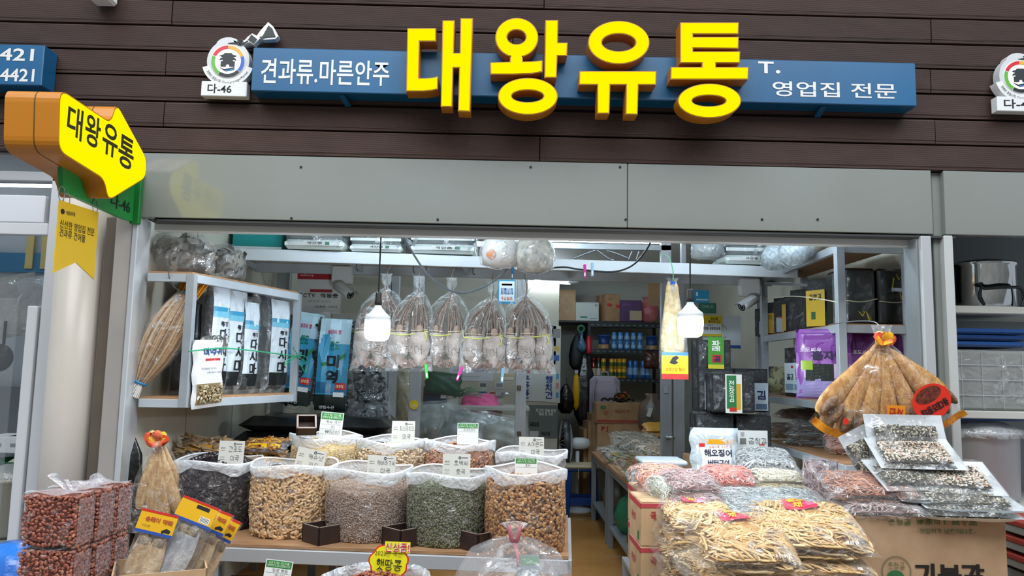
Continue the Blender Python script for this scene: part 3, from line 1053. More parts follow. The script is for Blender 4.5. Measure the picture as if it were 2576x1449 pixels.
# ================================================================== builders for goods
def pshape(u, v, p=3.0, q=0.6):
 a = max(0.0, 1 - abs(2 * u - 1) ** p)
 b = max(0.0, 1 - abs(2 * v - 1) ** p)
 return (a * b) ** q
class Pillow:
 """cushion-shaped packet: x across, y along, z out of the front face"""
 def __init__(self, w, h, t, p=3.0, q=0.6, noise=0.0, bend=0.0, seed=0, sag=0.0):
  self.w, self.h, self.t, self.p, self.q, self.noise, self.bend, self.sag = w, h, t, p, q, noise, bend, sag
  r = random.Random(seed)
  self.ph = [(r.uniform(3, 9), r.uniform(3, 9), r.uniform(0, 6.28)) for _ in range(4)]
 def mid(self, x, y):
  return self.bend * (x / self.w * 2) ** 2 + self.sag * (y / self.h * 2) ** 2
 def z(self, x, y, side=1, k=1.0):
  u, v = x / self.w + .5, y / self.h + .5
  s = pshape(min(max(u, 0), 1), min(max(v, 0), 1), self.p, self.q)
  nz = sum(math.sin(a * u * 2 + b * v * 2 + c) for a, b, c in self.ph) / 4 * self.noise
  return self.mid(x, y) + side * (self.t / 2 * s * k) + nz * s
 def skin(self, nu=16, nv=14, k=1.0, lip=0.0):
  mb = MB()
  for side in (1, -1):
   def fn(u, v):
    x, y = (u - .5) * self.w, (v - .5) * self.h
    wx = 0.006 * math.sin(v * 17 + self.ph[0][2]) if lip else 0
    return (x * (1 + lip) + wx, y * (1 + lip), self.z(x, y, side, k))
   mb.grid(fn, nu, nv)
  return mb
 def patch(self, x, y, w, h, side=1, eps=0.002, nu=6, nv=6):
  mb = MB()
  mb.sheet(lambda u, v: (x + (u - .5) * w, y + (v - .5) * h, self.z(x + (u - .5) * w, y + (v - .5) * h, side) + eps), nu, nv, 0.0012)
  return mb
 def warp(self, x0, y0, side=1, eps=0.0):
  return lambda x, y: (x0 + x, y0 + y, self.z(x0 + x, y0 + y, side) + eps)
def strands(pl, n, r, L, curl=0.3, seed=0, fill=0.82, segs=5, flat=1.0, zlo=-1.0, align=None, spread=PI):
 """curved shreds filling a pillow"""
 R = random.Random(seed)
 mb = MB()
 for i in range(n):
  for _ in range(6):
   x, y = R.uniform(-.5, .5) * pl.w * fill, R.uniform(-.5, .5) * pl.h * fill
   s = pshape(x / pl.w + .5, y / pl.h + .5, pl.p, pl.q)
   if s > 0.25:
    break
  top = pl.t / 2 * s
  f = R.random()
  lev = (0.95 if f < .5 else (-0.9 if f < .68 else R.uniform(-.9, .95)))
  lev = max(lev, zlo)
  z0 = pl.mid(x, y) + lev * (top - r) * 0.92
  a = R.uniform(0, 2 * PI) if align is None else align + R.uniform(-spread, spread)
  da = R.uniform(-curl, curl)
  dz = R.uniform(-.06, .06)
  pts = []
  step = L * R.uniform(.6, 1.25) / segs
  for k in range(segs + 1):
   zz = z0 + dz * step * k + R.uniform(-r, r) * .6
   ss = pl.t / 2 * pshape(min(max(x / pl.w + .5, 0.02), .98), min(max(y / pl.h + .5, .02), .98), pl.p, pl.q)
   mm = pl.mid(x, y)
   zz = min(max(zz, mm - ss), mm + ss)
   pts.append((x, y, zz))
   x = min(max(x + math.cos(a) * step, -pl.w * .48), pl.w * .48)
   y = min(max(y + math.sin(a) * step, -pl.h * .48), pl.h * .48)
   a += da + R.uniform(-curl, curl) * .6
  rr = r * R.uniform(.6, 1.25)
  mb.tube(pts, [rr * .5] + [rr] * (segs - 1) + [rr * .4], 4 if flat == 1 else 4, flat=flat, cap=False)
 return mb
def ico(sx=1.0, sy=1.0, sz=1.0, jitter=0.0, seed=0):
 t = (1 + 5 ** .5) / 2
 v = np.array([(-1, t, 0), (1, t, 0), (-1, -t, 0), (1, -t, 0), (0, -1, t), (0, 1, t), (0, -1, -t), (0, 1, -t), (t, 0, -1), (t, 0, 1), (-t, 0, -1), (-t, 0, 1)], float)
 v /= np.linalg.norm(v[0])
 r = np.random.default_rng(seed)
 v *= 1 + r.uniform(-jitter, jitter, (12, 1))
 v *= np.array([sx, sy, sz])
 f = [(0, 11, 5), (0, 5, 1), (0, 1, 7), (0, 7, 10), (0, 10, 11), (1, 5, 9), (5, 11, 4), (11, 10, 2), (10, 7, 6), (7, 1, 8), (3, 9, 4), (3, 4, 2), (3, 2, 6), (3, 6, 8), (3, 8, 9), (4, 9, 5), (2, 4, 11), (6, 2, 10), (8, 6, 7), (9, 8, 1)]
 return v, f
def octa(sx, sy, sz):
 v = np.array([(1, 0, 0), (-1, 0, 0), (0, 1, 0), (0, -1, 0), (0, 0, 1), (0, 0, -1)], float) * np.array([sx, sy, sz])
 return v, [(0, 2, 4), (2, 1, 4), (1, 3, 4), (3, 0, 4), (2, 0, 5), (1, 2, 5), (3, 1, 5), (0, 3, 5)]
def ovoid(L, w, n=6, k=4):
 mb = MB()
 prof = [(max(0.02, math.sin(PI * i / k)) * w / 2 * (1.08 if i < k / 2 else .95), -L / 2 * math.cos(PI * i / k)) for i in range(k + 1)]
 mb.lathe(prof, n, Matrix.Rotation(PI / 2, 4, 'Y'))
 return np.concatenate(mb.v), mb.f
def cashew_t(L=0.025):
 mb = MB()
 pts, rr = [], []
 for i in range(7):
  a = math.radians(-100 + 200 * i / 6)
  pts.append((math.sin(a) * L * .42, math.cos(a) * L * .30 - L * .1, 0))
  rr.append(L * .19 * (0.55 if i in (0, 6) else (0.95 if i < 4 else .85)))
 mb.tube(pts, [q * 1.25 for q in rr], 6)
 return np.concatenate(mb.v), mb.f
def placed(pos, nrm, spin, tilt=0.25, R=random, sc=1.0):
 """transform that lays a piece on a surface with normal nrm"""
 n = Vector(nrm).normalized()
 n = (n + Vector((R.uniform(-tilt, tilt), R.uniform(-tilt, tilt), R.uniform(-tilt, tilt)))).normalized()
 ref = Vector((0, 0, 1)) if abs(n.z) < .9 else Vector((1, 0, 0))
 a = ref.cross(n).normalized()
 b = n.cross(a)
 x = a * math.cos(spin) + b * math.sin(spin)
 y = n.cross(x)
 return ((x.x * sc, y.x * sc, n.x * sc, pos[0]), (x.y * sc, y.y * sc, n.y * sc, pos[1]), (x.z * sc, y.z * sc, n.z * sc, pos[2]))
def chunks(pl, n, tmpl, seed=0, fill=0.86, both=True, ztop=0.98):
 R = random.Random(seed)
 mats = []
 for i in range(n):
  x, y = R.uniform(-.5, .5) * pl.w * fill, R.uniform(-.5, .5) * pl.h * fill
  side = 1 if (R.random() < .75 or not both) else -1
  s = pl.t / 2 * pshape(x / pl.w + .5, y / pl.h + .5, pl.p, pl.q)
  z = pl.mid(x, y) + side * s * R.uniform(ztop - .25, ztop)
  mats.append(placed((x, y, z), (0, 0, side), R.uniform(0, 6.28), .5, R, R.uniform(.8, 1.2)))
 return MB().stamp(tmpl, mats)
def prints(root, pl, items, side=1, eps=0.0022):
 """flat print on a packet: ('p', x, y, w, h, colour) or ('t', words, x, y, w, h, colour, bold) in fractions of the packet"""
 lay, holder = 0, root
 for it in items:
  if it[0] == 'p':
   _, x, y, w, h, c = it[:6]
   holder = pl.patch(x * pl.w, y * pl.h, w * pl.w, h * pl.h, side, eps + 0.0008 * lay).build(it[6] if len(it) > 6 else 'label', mat(c, rough=0.35), root)
   lay += 1
  elif it[0] == 't':
   _, s, x, y, w, h, c = it[:7]
   b = it[7] if len(it) > 7 else 0.0
   text(holder, s, None, w * pl.w, h * pl.h, mat(c, rough=0.5), b, eps + 0.0006 + 0.0008 * lay, warp=pl.warp(x * pl.w, y * pl.h, side))
def packet(name, label, cat, M, w, h, t, content=None, filmm=None, items=(), group=None, p=3.0, q=.6, noise=.004, bend=0.0, sag=0.0, seed=0, lip=0.0, cname='contents', nu=14, nv=12):
 """a filled plastic packet: contents + film + print"""
 root = thing(name, label, cat, M=M, group=group)
 pl = Pillow(w, h, t, p, q, noise, bend, seed, sag)
 if content:
  k = content[0]
  if k == 'strands':
   _, n, r, L, curl, m = content[:6]
   kw = content[6] if len(content) > 6 else {}
   strands(pl, n, r, L, curl, seed, **kw).build(cname, m, root, kind='stuff', smooth=True)
   core = content[7] if len(content) > 7 else None
   if core:
    Pillow(w * .80, h * .80, t * .80, 3.0, .55, noise, bend, seed, sag).skin(12, 10).build('core', core, root, smooth=True)
  elif k == 'chunks':
   _, n, tm, m = content[:4]
   chunks(pl, n, tm, seed).build(cname, m, root, kind='stuff')
   core = content[4] if len(content) > 4 else None
   if core:
    Pillow(w * .86, h * .86, t * .82, p, q, noise, bend, seed, sag).skin(10, 8).build('core', core, root, smooth=True)
  elif k == 'solid':
   _, m, sc = content[:3]
   Pillow(w * sc, h * sc, t * .92, p, q, noise, bend, seed, sag).skin(14, 12).build(cname, m, root, smooth=True)
 if filmm is not None:
  pl.skin(nu, nv, 1.06, lip or 0.05).build('wrapper', filmm, root, smooth=True)
 prints(root, pl, items)
 return root, pl
def lying(o, yaw=0.0, pitch=0.0, rollv=0.0):
 """packet lying on its back: front face up, y pointing into the shop"""
 return Matrix.Translation(Vector(o)) @ Matrix.Rotation(yaw, 4, 'Z') @ Matrix.Rotation(pitch, 4, 'X') @ Matrix.Rotation(rollv, 4, 'Y')
def carton(name, label, M, w, d, h, m=None, tape='#cdb48a', items=(), group=None, open_top=False, cat='cardboard box', side_items=(), wall=0.006):
 """box standing on M's origin: x across, y deep, z up; print goes on the front (-y) and right/left faces"""
 t = thing(name, label, cat, M=M, group=group)
 m = m or M_CARTON
 if not open_top:
  MB().box((0, 0, h / 2), (w, d, h), bevel=0.004).build('body', m, t)
  for s in (-1, 1):
   MB().box((0, s * d / 4 + 0.0, h + .0012), (w - .004, d / 2 - .004, 0.003), bevel=.001).build('flap', m, t)
  if tape:
   MB().box((0, 0, h + .0035), (w, .05, .001)).box((w / 2 + .001, 0, h - .04), (.001, .05, .08)).box((-w / 2 - .001, 0, h - .04), (.001, .05, .08)).build('tape', mat(tape, rough=.3), t)
 else:
  b = MB().box((0, 0, wall / 2), (w, d, wall))
  b.box((0, -d / 2 + wall / 2, h / 2), (w, wall, h)).box((0, d / 2 - wall / 2, h / 2), (w, wall, h)).box((w / 2 - wall / 2, 0, h / 2), (wall, d, h)).box((-w / 2 + wall / 2, 0, h / 2), (wall, d, h))
  b.build('body', m, t)
 F = facing((0, -d / 2 - 0.001, h / 2))
 body = [q for q in t.children if q.name.startswith('body')][0]
 for it in items:
  if it[0] == 'p':
   plate(body, 'printed_area', F, it[3] * w, it[4] * h, mat(it[5], rough=.6), 0.001, c=(it[1] * w, it[2] * h), z=0.0008)
  else:
   text(body, it[1], F @ Matrix.Translation((it[2] * w, it[3] * h, 0)) @ Matrix.Rotation(it[8] if len(it) > 8 else 0.0, 4, 'Z'), it[4] * w, it[5] * h, mat(it[6], rough=.7), it[7] if len(it) > 7 else 0.0, 0.001)
 for sgn, its in side_items:
  F2 = frame((sgn * (w / 2 + .001), 0, h / 2), (0, sgn, 0), (0, 0, 1))
  for it in its:
   if it[0] == 'p':
    plate(body, 'printed_area', F2, it[3] * d, it[4] * h, mat(it[5], rough=.6), 0.001, c=(it[1] * d, it[2] * h), z=0.0008)
   else:
    text(body, it[1], F2 @ Matrix.Translation((it[2] * d, it[3] * h, 0)), it[4] * d, it[5] * h, mat(it[6], rough=.7), it[7] if len(it) > 7 else 0.0, 0.001)
 return t
M_GIM = mat('#16181a', rough=0.45, var='#2a2d30', scale=40, bump=0.6, bscale=90)
M_FILM_GIM = film('#dfe8ec', base=0.015, crease=0.22, scale=16, bump=0.9, rough=0.12)
def gim_block(name, label, M, w, h, t, items=(), group=None, m=None, cat='seaweed pack', lab=None):
 """stack of laver sheets in film, standing on M's origin; front is -y"""
 r = thing(name, label, cat, M=M, group=group)
 R = random.Random(hash(label) % 9999)
 mb = MB()
 nl = 9
 for i in range(nl):
  dx, dz = R.uniform(-.003, .003), R.uniform(-.004, .002)
  y = -t / 2 + t * (i + .5) / nl
  mb.box((dx, y, h / 2 + dz), (w * .97 + R.uniform(-.004, .004), t / nl * 1.02, h * .975), bevel=.002)
 mb.build('sheets', m or M_GIM, r)
 pl = Pillow(w * 1.05, h * 1.04, t * 1.25, 14, .9, .004, seed=R.randint(0, 999))
 sk = pl.skin(14, 14, 1.0, .0)
 MBw = MB()
 MBw.v = [xf(facing((0, 0, h / 2)), np.concatenate(sk.v))]
 MBw.f, MBw.n = sk.f, sk.n
 MBw.build('wrapper', M_FILM_GIM, r, smooth=True)
 F = facing((0, -t * .64, h / 2))
 holder = r
 for k, it in enumerate(items):
  if it[0] == 'p':
   holder = plate(r, 'label', F, it[3] * w, it[4] * h, mat(it[5], rough=.35), 0.001, c=(it[1] * w, it[2] * h), z=0.0006 * k)
  else:
   text(holder, it[1], F @ Matrix.Translation((it[2] * w, it[3] * h, 0)), it[4] * w, it[5] * h, mat(it[6], rough=.5), it[7] if len(it) > 7 else 0.0, 0.0008 + .0006 * k)
 return r
def clear_bag(parent, prof, M=None, n=26, folds=9, depth=0.06, m=None, name='bag', sx=1.0, sy=1.0, seed=0, cap=False):
 """gathered plastic bag by lathe with folds"""
 R = random.Random(seed)
 ph = R.uniform(0, 6)
 zs = [p[1] for p in prof]
 mb = MB()
 mb.lathe(prof, n, M, sx, sy, wob=lambda th, i: 1 + depth * math.sin(folds * th + ph + i * .4) * (0.4 + .6 * i / len(prof)) + depth * .4 * math.sin(4 * th + 2 * ph), cap=cap)
 return mb.build(name, m or M_FILM, parent, smooth=True)
def cord(parent, pts, r, m, name='cord', n=8, world=False, sub=5):
 """smooth round cord through points"""
 P_ = [Vector(p) for p in pts]
 out = []
 for i in range(len(P_) - 1):
  p0, p1, p2, p3 = P_[max(i - 1, 0)], P_[i], P_[i + 1], P_[min(i + 2, len(P_) - 1)]
  for k in range(sub):
   t = k / sub
   out.append(0.5 * ((2 * p1) + (p2 - p0) * t + (2 * p0 - 5 * p1 + 4 * p2 - p3) * t * t + (3 * p1 - p0 - 3 * p2 + p3) * t ** 3))
 out.append(P_[-1])
 return MB().tube(out, r, n).build(name, m, parent, smooth=True, world=world)
def pollack_fan(name, label, top, bottoms, y, M_fish, thick=0.03, group=None, bow=True, fish_w=0.05, filmw=None, cat='dried fish bundle', seed=3, headers=()):
 """dried pollack tied at the tail end, fanning down inside a clear bag. top and bottoms are world points"""
 R = random.Random(seed)
 t = thing(name, label, cat, top, group=group)
 T = Vector((0, 0, 0))
 n = len(bottoms)
 for i, b in enumerate(bottoms):
  B = Vector(b) - top
  d = (B - T)
  L = d.length
  dn = d.normalized()
  side = Vector((dn.z, 0, -dn.x)).normalized()
  prof = [(0.03, .10), (.12, .26), (.28, .52), (.5, .8), (.72, 1.0), (.86, 1.0), (.93, .8), (.98, .62), (1.0, .35)]
  pts = []
  for k, (s, wv) in enumerate(prof):
   pts.append((T + dn * (L * s) + Vector((0, R.uniform(-.002, .002) + (i % 2) * .026 - .015 * math.sin(PI * s), 0)), wv * fish_w / 2 * R.uniform(.92, 1.06)))
  mb = MB()
  vs, fs, m_ = [], [], 8
  for (p, r) in pts:
   for j in range(m_):
    th = 2 * PI * j / m_
    vs.append(tuple(p + side * (math.cos(th) * r) + Vector((0, 1, 0)) * (math.sin(th) * min(r, thick * .5) * .75)))
  for a in range(len(pts) - 1):
   for j in range(m_):
    j2 = (j + 1) % m_
    fs.append((a * m_ + j, a * m_ + j2, (a + 1) * m_ + j2, (a + 1) * m_ + j))
  fs.append(tuple(range(m_)))
  fs.append(tuple(len(pts) * m_ - 1 - j for j in range(m_)))
  mb.add(vs, fs)
  mb.build('dried_fish', M_fish, t, smooth=True)
 if bow:
  cols = ['#e2502a', '#e8b020', '#f07a50', '#e8d080', '#e25a3a', '#e8a020']
  for k in range(9):
   a = 2 * PI * k / 9 + R.uniform(-.2, .2)
   l = R.uniform(.045, .065)
   e = Vector((math.cos(a) * l, R.uniform(-.03, 0), math.sin(a) * l * .7 + .012))
   sd = Vector((-math.sin(a), 0, math.cos(a))) * .026
   mb = MB().sheet(lambda u, v: (e.x * u + sd.x * (v - .5) * 2 * math.sin(PI * min(.12 + u * .78, 1)) , e.y * u - .028 - .014 * math.sin(PI * u), e.z * u + sd.z * (v - .5) * 2 * math.sin(PI * min(.12 + u * .78, 1))), 6, 3, .0012)
   mb.build('ribbon_loop', mat(cols[k % 6], rough=.45), t, smooth=True)
  MB().lathe([(.018, -.02), (.022, 0), (.018, .02)], 12).build('tie', mat('#d9c23a', rough=.4), t, smooth=True)
 return t
M_POLL = mat('#b58a55', rough=.55, var='#d9b988', scale=30, bump=.5, bscale=60, stretch=(2.5, 2, .6))
# ================================================================== LEFT: shelf unit and what is on it
FL_, FR_ = P(336, 690, 0.10), P(490, 690, 0.10)
BR_ = P(750, 735, 1.03)
zs1, zs0 = P(482, 690, 0.10).z, P(474, 1026, 0.10).z
XS0 = XW0 + 0.005
sh = thing('metal_shelf', 'grey angle-iron wall shelf holding kelp packs by the door post', 'shelf', ((XS0 + FR_.x) / 2, 0.55, zs0))
cFL, cFR, cBR, cBL = Vector((XS0 + .02, .1, 0)), Vector((FR_.x - .012, .1, 0)), Vector((BR_.x, 1.03, 0)), Vector((XS0 + .02, 1.03, 0))
Z = Vector((0, 0, 1))
for c in (cFR, cBR, cBL):
 MB().bar(c + Z * zs0, c + Z * zs1, .042, .042, bevel=.002).build('upright', M_SHELF, sh, world=True)
for z in (zs0 + .02, zs1 - .02):
 for a, b in ((cFL, cFR), (cFR, cBR), (cBR, cBL)):
  MB().bar(a + Z * z, b + Z * z, .03, .042, bevel=.002).build('rail', M_SHELF_B, sh, world=True)
M_PLY = mat('#b98f68', rough=.7, var='#a67d58', scale=9, stretch=(1, 6, 6))
def slab(c4, z, th, name, m, parent, world=True):
 mb = MB()
 vs = [(c.x, c.y, z) for c in c4] + [(c.x, c.y, z - th) for c in c4]
 mb.add(vs, [(0, 1, 2, 3), (7, 6, 5, 4), (0, 4, 5, 1), (1, 5, 6, 2), (2, 6, 7, 3), (3, 7, 4, 0)])
 return mb.build(name, m, parent, world=world)
for z in (zs0 + .052, zs1 + .012):
 slab([cFL, cFR, cBR, cBL], z, .012, 'shelf_board', M_PLY, sh)
# frame along the slanted open side
sd = (cBR - cFR)
sdn = sd.normalized()
snn = Vector((sdn.y, -sdn.x, 0))       # outwards, towards the lane
def Q(px, py, off=0.0):
 """point on the slanted side plane (off = metres outwards)"""
 d = ray(px, py)
 c = cFR + snn * off
 k = (c - CAM).dot(snn) / d.dot(snn)
 return CAM + d * k
def side_M(px, py, off=0.0, roll=0.0, tilt=0.0):
 o = Q(px, py, off)
 return frame(o, sdn, (0, 0, 1)) @ Matrix.Rotation(roll, 4, 'Z') @ Matrix.Rotation(-tilt, 4, 'X')
M_KELP = mat('#17191a', rough=.4, var='#2b2d2c', scale=18, bump=.8, bscale=30, stretch=(3, 3, .6))
M_FILM_K = film('#eef6fa', base=.06, crease=.30, scale=11, bump=.9, rough=.12)
def kelp_items(k=0.0):
 return [('p', .05, .02, .86, .88, '#dfeaf2'), ('p', .05, .24, .86, .05, '#3a9cc4'), ('p', .05, .2, .86, .05, '#79c3dc'), ('p', .05, -.36, .86, .13, '#1c2022'),
   ('t', '다', .08, .02, .34, .11, '#14161a', .02), ('t', '시', .08, -.11, .34, .11, '#14161a', .02), ('t', '마', .08, -.24, .34, .12, '#14161a', .02), ('t', '기\n장', .36, .02, .16, .12, '#14161a', .0),
   ('t', '특기', .1, .115, .3, .05, '#20242a', .03)]
zb_ = zs0 + .052
for i, (px, pyt, pyb, w, lab) in enumerate(((538, 728, 1012, .17, 'kelp pack with blue printed label half hidden by the shelf upright'), (580, 742, 1008, .21, 'kelp pack with a wide sea-blue label behind the tied string'), (618, 770, 1005, .17, 'narrow kelp pack wedged between two labelled kelp packs'), (648, 752, 1003, .15, 'plain black kelp pack without label on the shelf'), (690, 765, 1003, .235, 'kelp pack with a blue label at the far end of the shelf'))):
 o = Q(px, 900, -.07 - .02 * (i % 2))
 h = (pyb - pyt) * (o.y - CAM.y) / FPX
 M = frame((o.x, o.y, zb_ + h / 2 + .004), sdn, (0, 0, 1)) @ Matrix.Rotation((-.05, .02, -.03, .04, -.03)[i], 4, 'Y')
 packet('kelp_pack', lab, 'seaweed pack', M, w, h, .075, ('solid', M_KELP, .93), M_FILM_K, () if i in (3,) else kelp_items(), 'kelp packs on the angle-iron shelf', p=5, q=.5, noise=.008, seed=i + 1, cname='kelp')
# packs seen from the front end of the shelf, behind the fish bundle
for i, (px, w, lab, it) in enumerate(((322, .12, 'plain black kelp pack beside the door post at the front of the shelf', ()), (376, .15, 'black kelp pack with a blue corner behind the fish bundle', [('p', .0, .28, .8, .36, '#8fb4c4')]), (428, .15, 'kelp pack with a white label behind the fish bundle', kelp_items()))):
 o = P(px + 20, 900, .36 + .03 * i)
 h = .52 - .02 * i
 M = facing((max(o.x, XS0 + .11), o.y, zb_ + h / 2 + .004), .15)
 packet('kelp_pack', lab, 'seaweed pack', M, w, h, .06, ('solid', M_KELP, .93), M_FILM_K, it, 'kelp packs on the angle-iron shelf', p=5, q=.5, noise=.008, seed=i + 11, cname='kelp')
# seaweed-root pouch leaning out of the shelf side
M = side_M(522, 940, .03, .05)
packet('seaweed_pouch', 'white seaweed root pouch with a picture window tied into the shelf side', 'food pouch', M, .23, .345, .04, None, mat('#e9ecee', rough=.3, spec=.6), [
 ('t', '미역귀', .05, .33, .62, .12, '#2a4f86', .05), ('p', 0.05, .21, .5, .035, '#c33a3a'), ('p', .0, -.29, .86, .30, '#8a7654'), ('t', '원재료명 미역귀', -.08, .08, .5, .03, '#555a60'), ('t', '전통 방식 그대로', .1, .02, .5, .03, '#555a60')], p=5, q=.5, lip=.001)
ps = bpy.context.scene.objects['seaweed_pouch']
chunks(Pillow(.23 * .84, .345 * .29, .004), 150, ico(.009, .005, .003, .3), 5).build('printed_pieces', mat_pieces(['#3f3a30', '#a08a60', '#d8c8a0', '#6b5a3a', '#e8dcc0']), ps, kind='stuff').location = (0, -.345 * .29, .026)
# loose clear packet above the pouch
M = side_M(540, 868, .02, .15)
packet('seaweed_packet', 'small clear packet of dark seaweed above the white pouch', 'food packet', M, .20, .10, .04, ('strands', 60, .003, .06, .6, mat_pieces(['#2a2f2a', '#4c5148', '#6b6a58'])), M_FILM, seed=3)
# green string tied around the shelf opening
st = thing('string', 'green plastic string tied across the kelp packs with a bow', 'string', Q(600, 880, .03))
cord(st, [Q(474, 884, .06), Q(560, 876, .05), Q(650, 884, .05), Q(742, 896, .04), Q(752, 897, -.01)], .0035, mat('#2fae73', rough=.4), 'strand', world=True)
for pts in (((746, 893), (772, 900), (768, 938), (752, 905)), ((746, 895), (725, 905), (716, 918), (742, 900)), ((750, 893), (738, 876), (742, 872)), ((748, 896), (765, 908), (775, 915))):
 cord(st, [Q(a, b, .05) for a, b in pts], .003, mat('#2fae73', rough=.4), 'bow_loop', world=True)
# leaning bundle of thin dried fish hung in front of the shelf
top, bot = P(486, 716, .20), P(342, 978, .09)
fb = thing('fish_bundle', 'long leaning bundle of thin dried fish with blue ties hung before the shelf', 'dried fish bundle', bot)
axis = top - bot
L = axis.length
an = axis.normalized()
sx_ = Vector((an.z, 0, -an.x))
sy_ = sx_.cross(an)
R = random.Random(4)
mbs = [MB() for _ in range(3)]
def bund_r(s):
 return .020 + .072 * math.sin(PI * min(1, max(0, (s - .02) / .93))) ** .9 + .012 * s
for i in range(170):
 th = R.uniform(0, 2 * PI)
 rr = math.sqrt(R.uniform(.25, 1))
 s0, s1 = R.uniform(0.02, .1), R.uniform(.9, .985)
 pts = []
 for k in range(8):
  s = s0 + (s1 - s0) * k / 7
  r = bund_r(s) * rr
  pts.append(an * (L * s) + sx_ * (math.cos(th + .1 * s) * r) + sy_ * (math.sin(th + .1 * s) * r * .7))
 mbs[i % 3].tube(pts, [.003, .005, .006, .0065, .0065, .006, .005, .004], 5, cap=False)
for k, c in enumerate((['#b08a5c', '#c7a677'], ['#8f6c46', '#b7946a'], ['#d6bd97', '#a4855f'])):
 mbs[k].build('dried_fish', mat_pieces(c, .5), fb, kind='stuff', smooth=True)
for i in range(26):
 th = R.uniform(0, 2 * PI)
 r = .030 * math.sqrt(R.random())
 e = sx_ * math.cos(th) * r + sy_ * math.sin(th) * r
 MB().tube([an * (L * .06) + e * .8, -an * .04 + e * 1.25], [.004, .0035], 5).build('tail_tip', mat('#e6e4de', rough=.5), fb)
for s, r in ((.055, .034), (.9, .052)):
 MB().tube([an * (L * s) + sx_ * math.cos(a) * r + sy_ * math.sin(a) * r * .8 for a in np.linspace(0, 2 * PI, 21)], .006, 6, cap=False).build('tie', mat('#2f8fd0', rough=.35), fb, smooth=True)
for i in range(14):
 th = 2 * PI * i / 14
 a0 = an * (L * .885) + sx_ * math.cos(th) * .045 + sy_ * math.sin(th) * .035
 a1 = an * (L * 1.06) + sx_ * math.cos(th) * .062 + sy_ * math.sin(th) * .045
 MB().bar(a0, a1, .022, .004, up=tuple(sx_ * -math.sin(th) + sy_ * math.cos(th))).build('paper_strip', mat('#d9941f' if i % 3 else '#c8801a', rough=.5), fb)
prof = [(bund_r(s) * 1.12, L * s) for s in np.linspace(.03, .93, 12)]
MB().lathe(prof, 18, Matrix(((sx_.x, sy_.x, an.x, 0), (sx_.y, sy_.y, an.y, 0), (sx_.z, sy_.z, an.z, 0), (0, 0, 0, 1))), 1, .75, cap=False).build('wrapper', film('#ffffff', base=.05, crease=.4, scale=18, bump=1.0, rough=.1), fb, smooth=True)
hk = P(430, 690, .05)
cord(fb, [P(425, 676, .07), P(432, 672, .06), P(424, 690, .07), P(436, 720, .12), P(462, 735, .16)], .0025, mat('#8f9496', rough=.3, metal=.8), 'hook', world=True)
# bags of grey dried fish skins on top of the shelf
M_SKIN = mat_pieces(['#5f5a52', '#8a847a', '#a59e92', '#74695c', '#c2bbb0'], .5)
def skin_bag(label, px0, px1, py0, py1, y, seed):
 o = P((px0 + px1) / 2, py1, y)
 w, h = (px1 - px0) * S(y), (py1 - py0) * S(y)
 t = thing('fish_skin_bag', label, 'bag of dried fish', (o.x, o.y, zs1 + .014), group='bags of fish skin on the shelf')
 R = random.Random(seed)
 tv = ico(.05, .03, .006, .35, seed)
 mats_ = []
 for i in range(110):
  a, b = R.uniform(0, 2 * PI), math.acos(R.uniform(-.2, 1))
  n_ = Vector((math.sin(b) * math.cos(a), math.sin(b) * math.sin(a), math.cos(b)))
  q = R.uniform(.7, .95)
  mats_.append(placed((n_.x * w / 2 * q, n_.y * .13 * q, h * .45 + n_.z * h * .47 * q), n_, R.uniform(0, 6), .7, R, R.uniform(.5, 1.1)))
 MB().stamp(tv, mats_).build('dried_skins', M_SKIN, t, kind='stuff')
 prof = [(.02, .004), (w * .42, .006), (w * .5, h * .2), (w * .5, h * .5), (w * .45, h * .75), (w * .3, h * .93), (.02, h * 1.0)]
 clear_bag(t, prof, sy=.3 / w, seed=seed, folds=7, depth=.05, m=film('#eef2f4', base=.10, crease=.5, scale=9, bump=1.0, rough=.12))
 return t
skin_bag('larger clear bag of grey dried fish skins on the shelf top', 362, 536, 572, 684, .3, 1)
skin_bag('smaller clear bag of grey dried fish skins on the shelf top', 522, 614, 592, 692, .62, 2)
skin_bag('slumped clear bag of grey dried skins behind the two on the shelf', 440, 520, 580, 660, .62, 3)
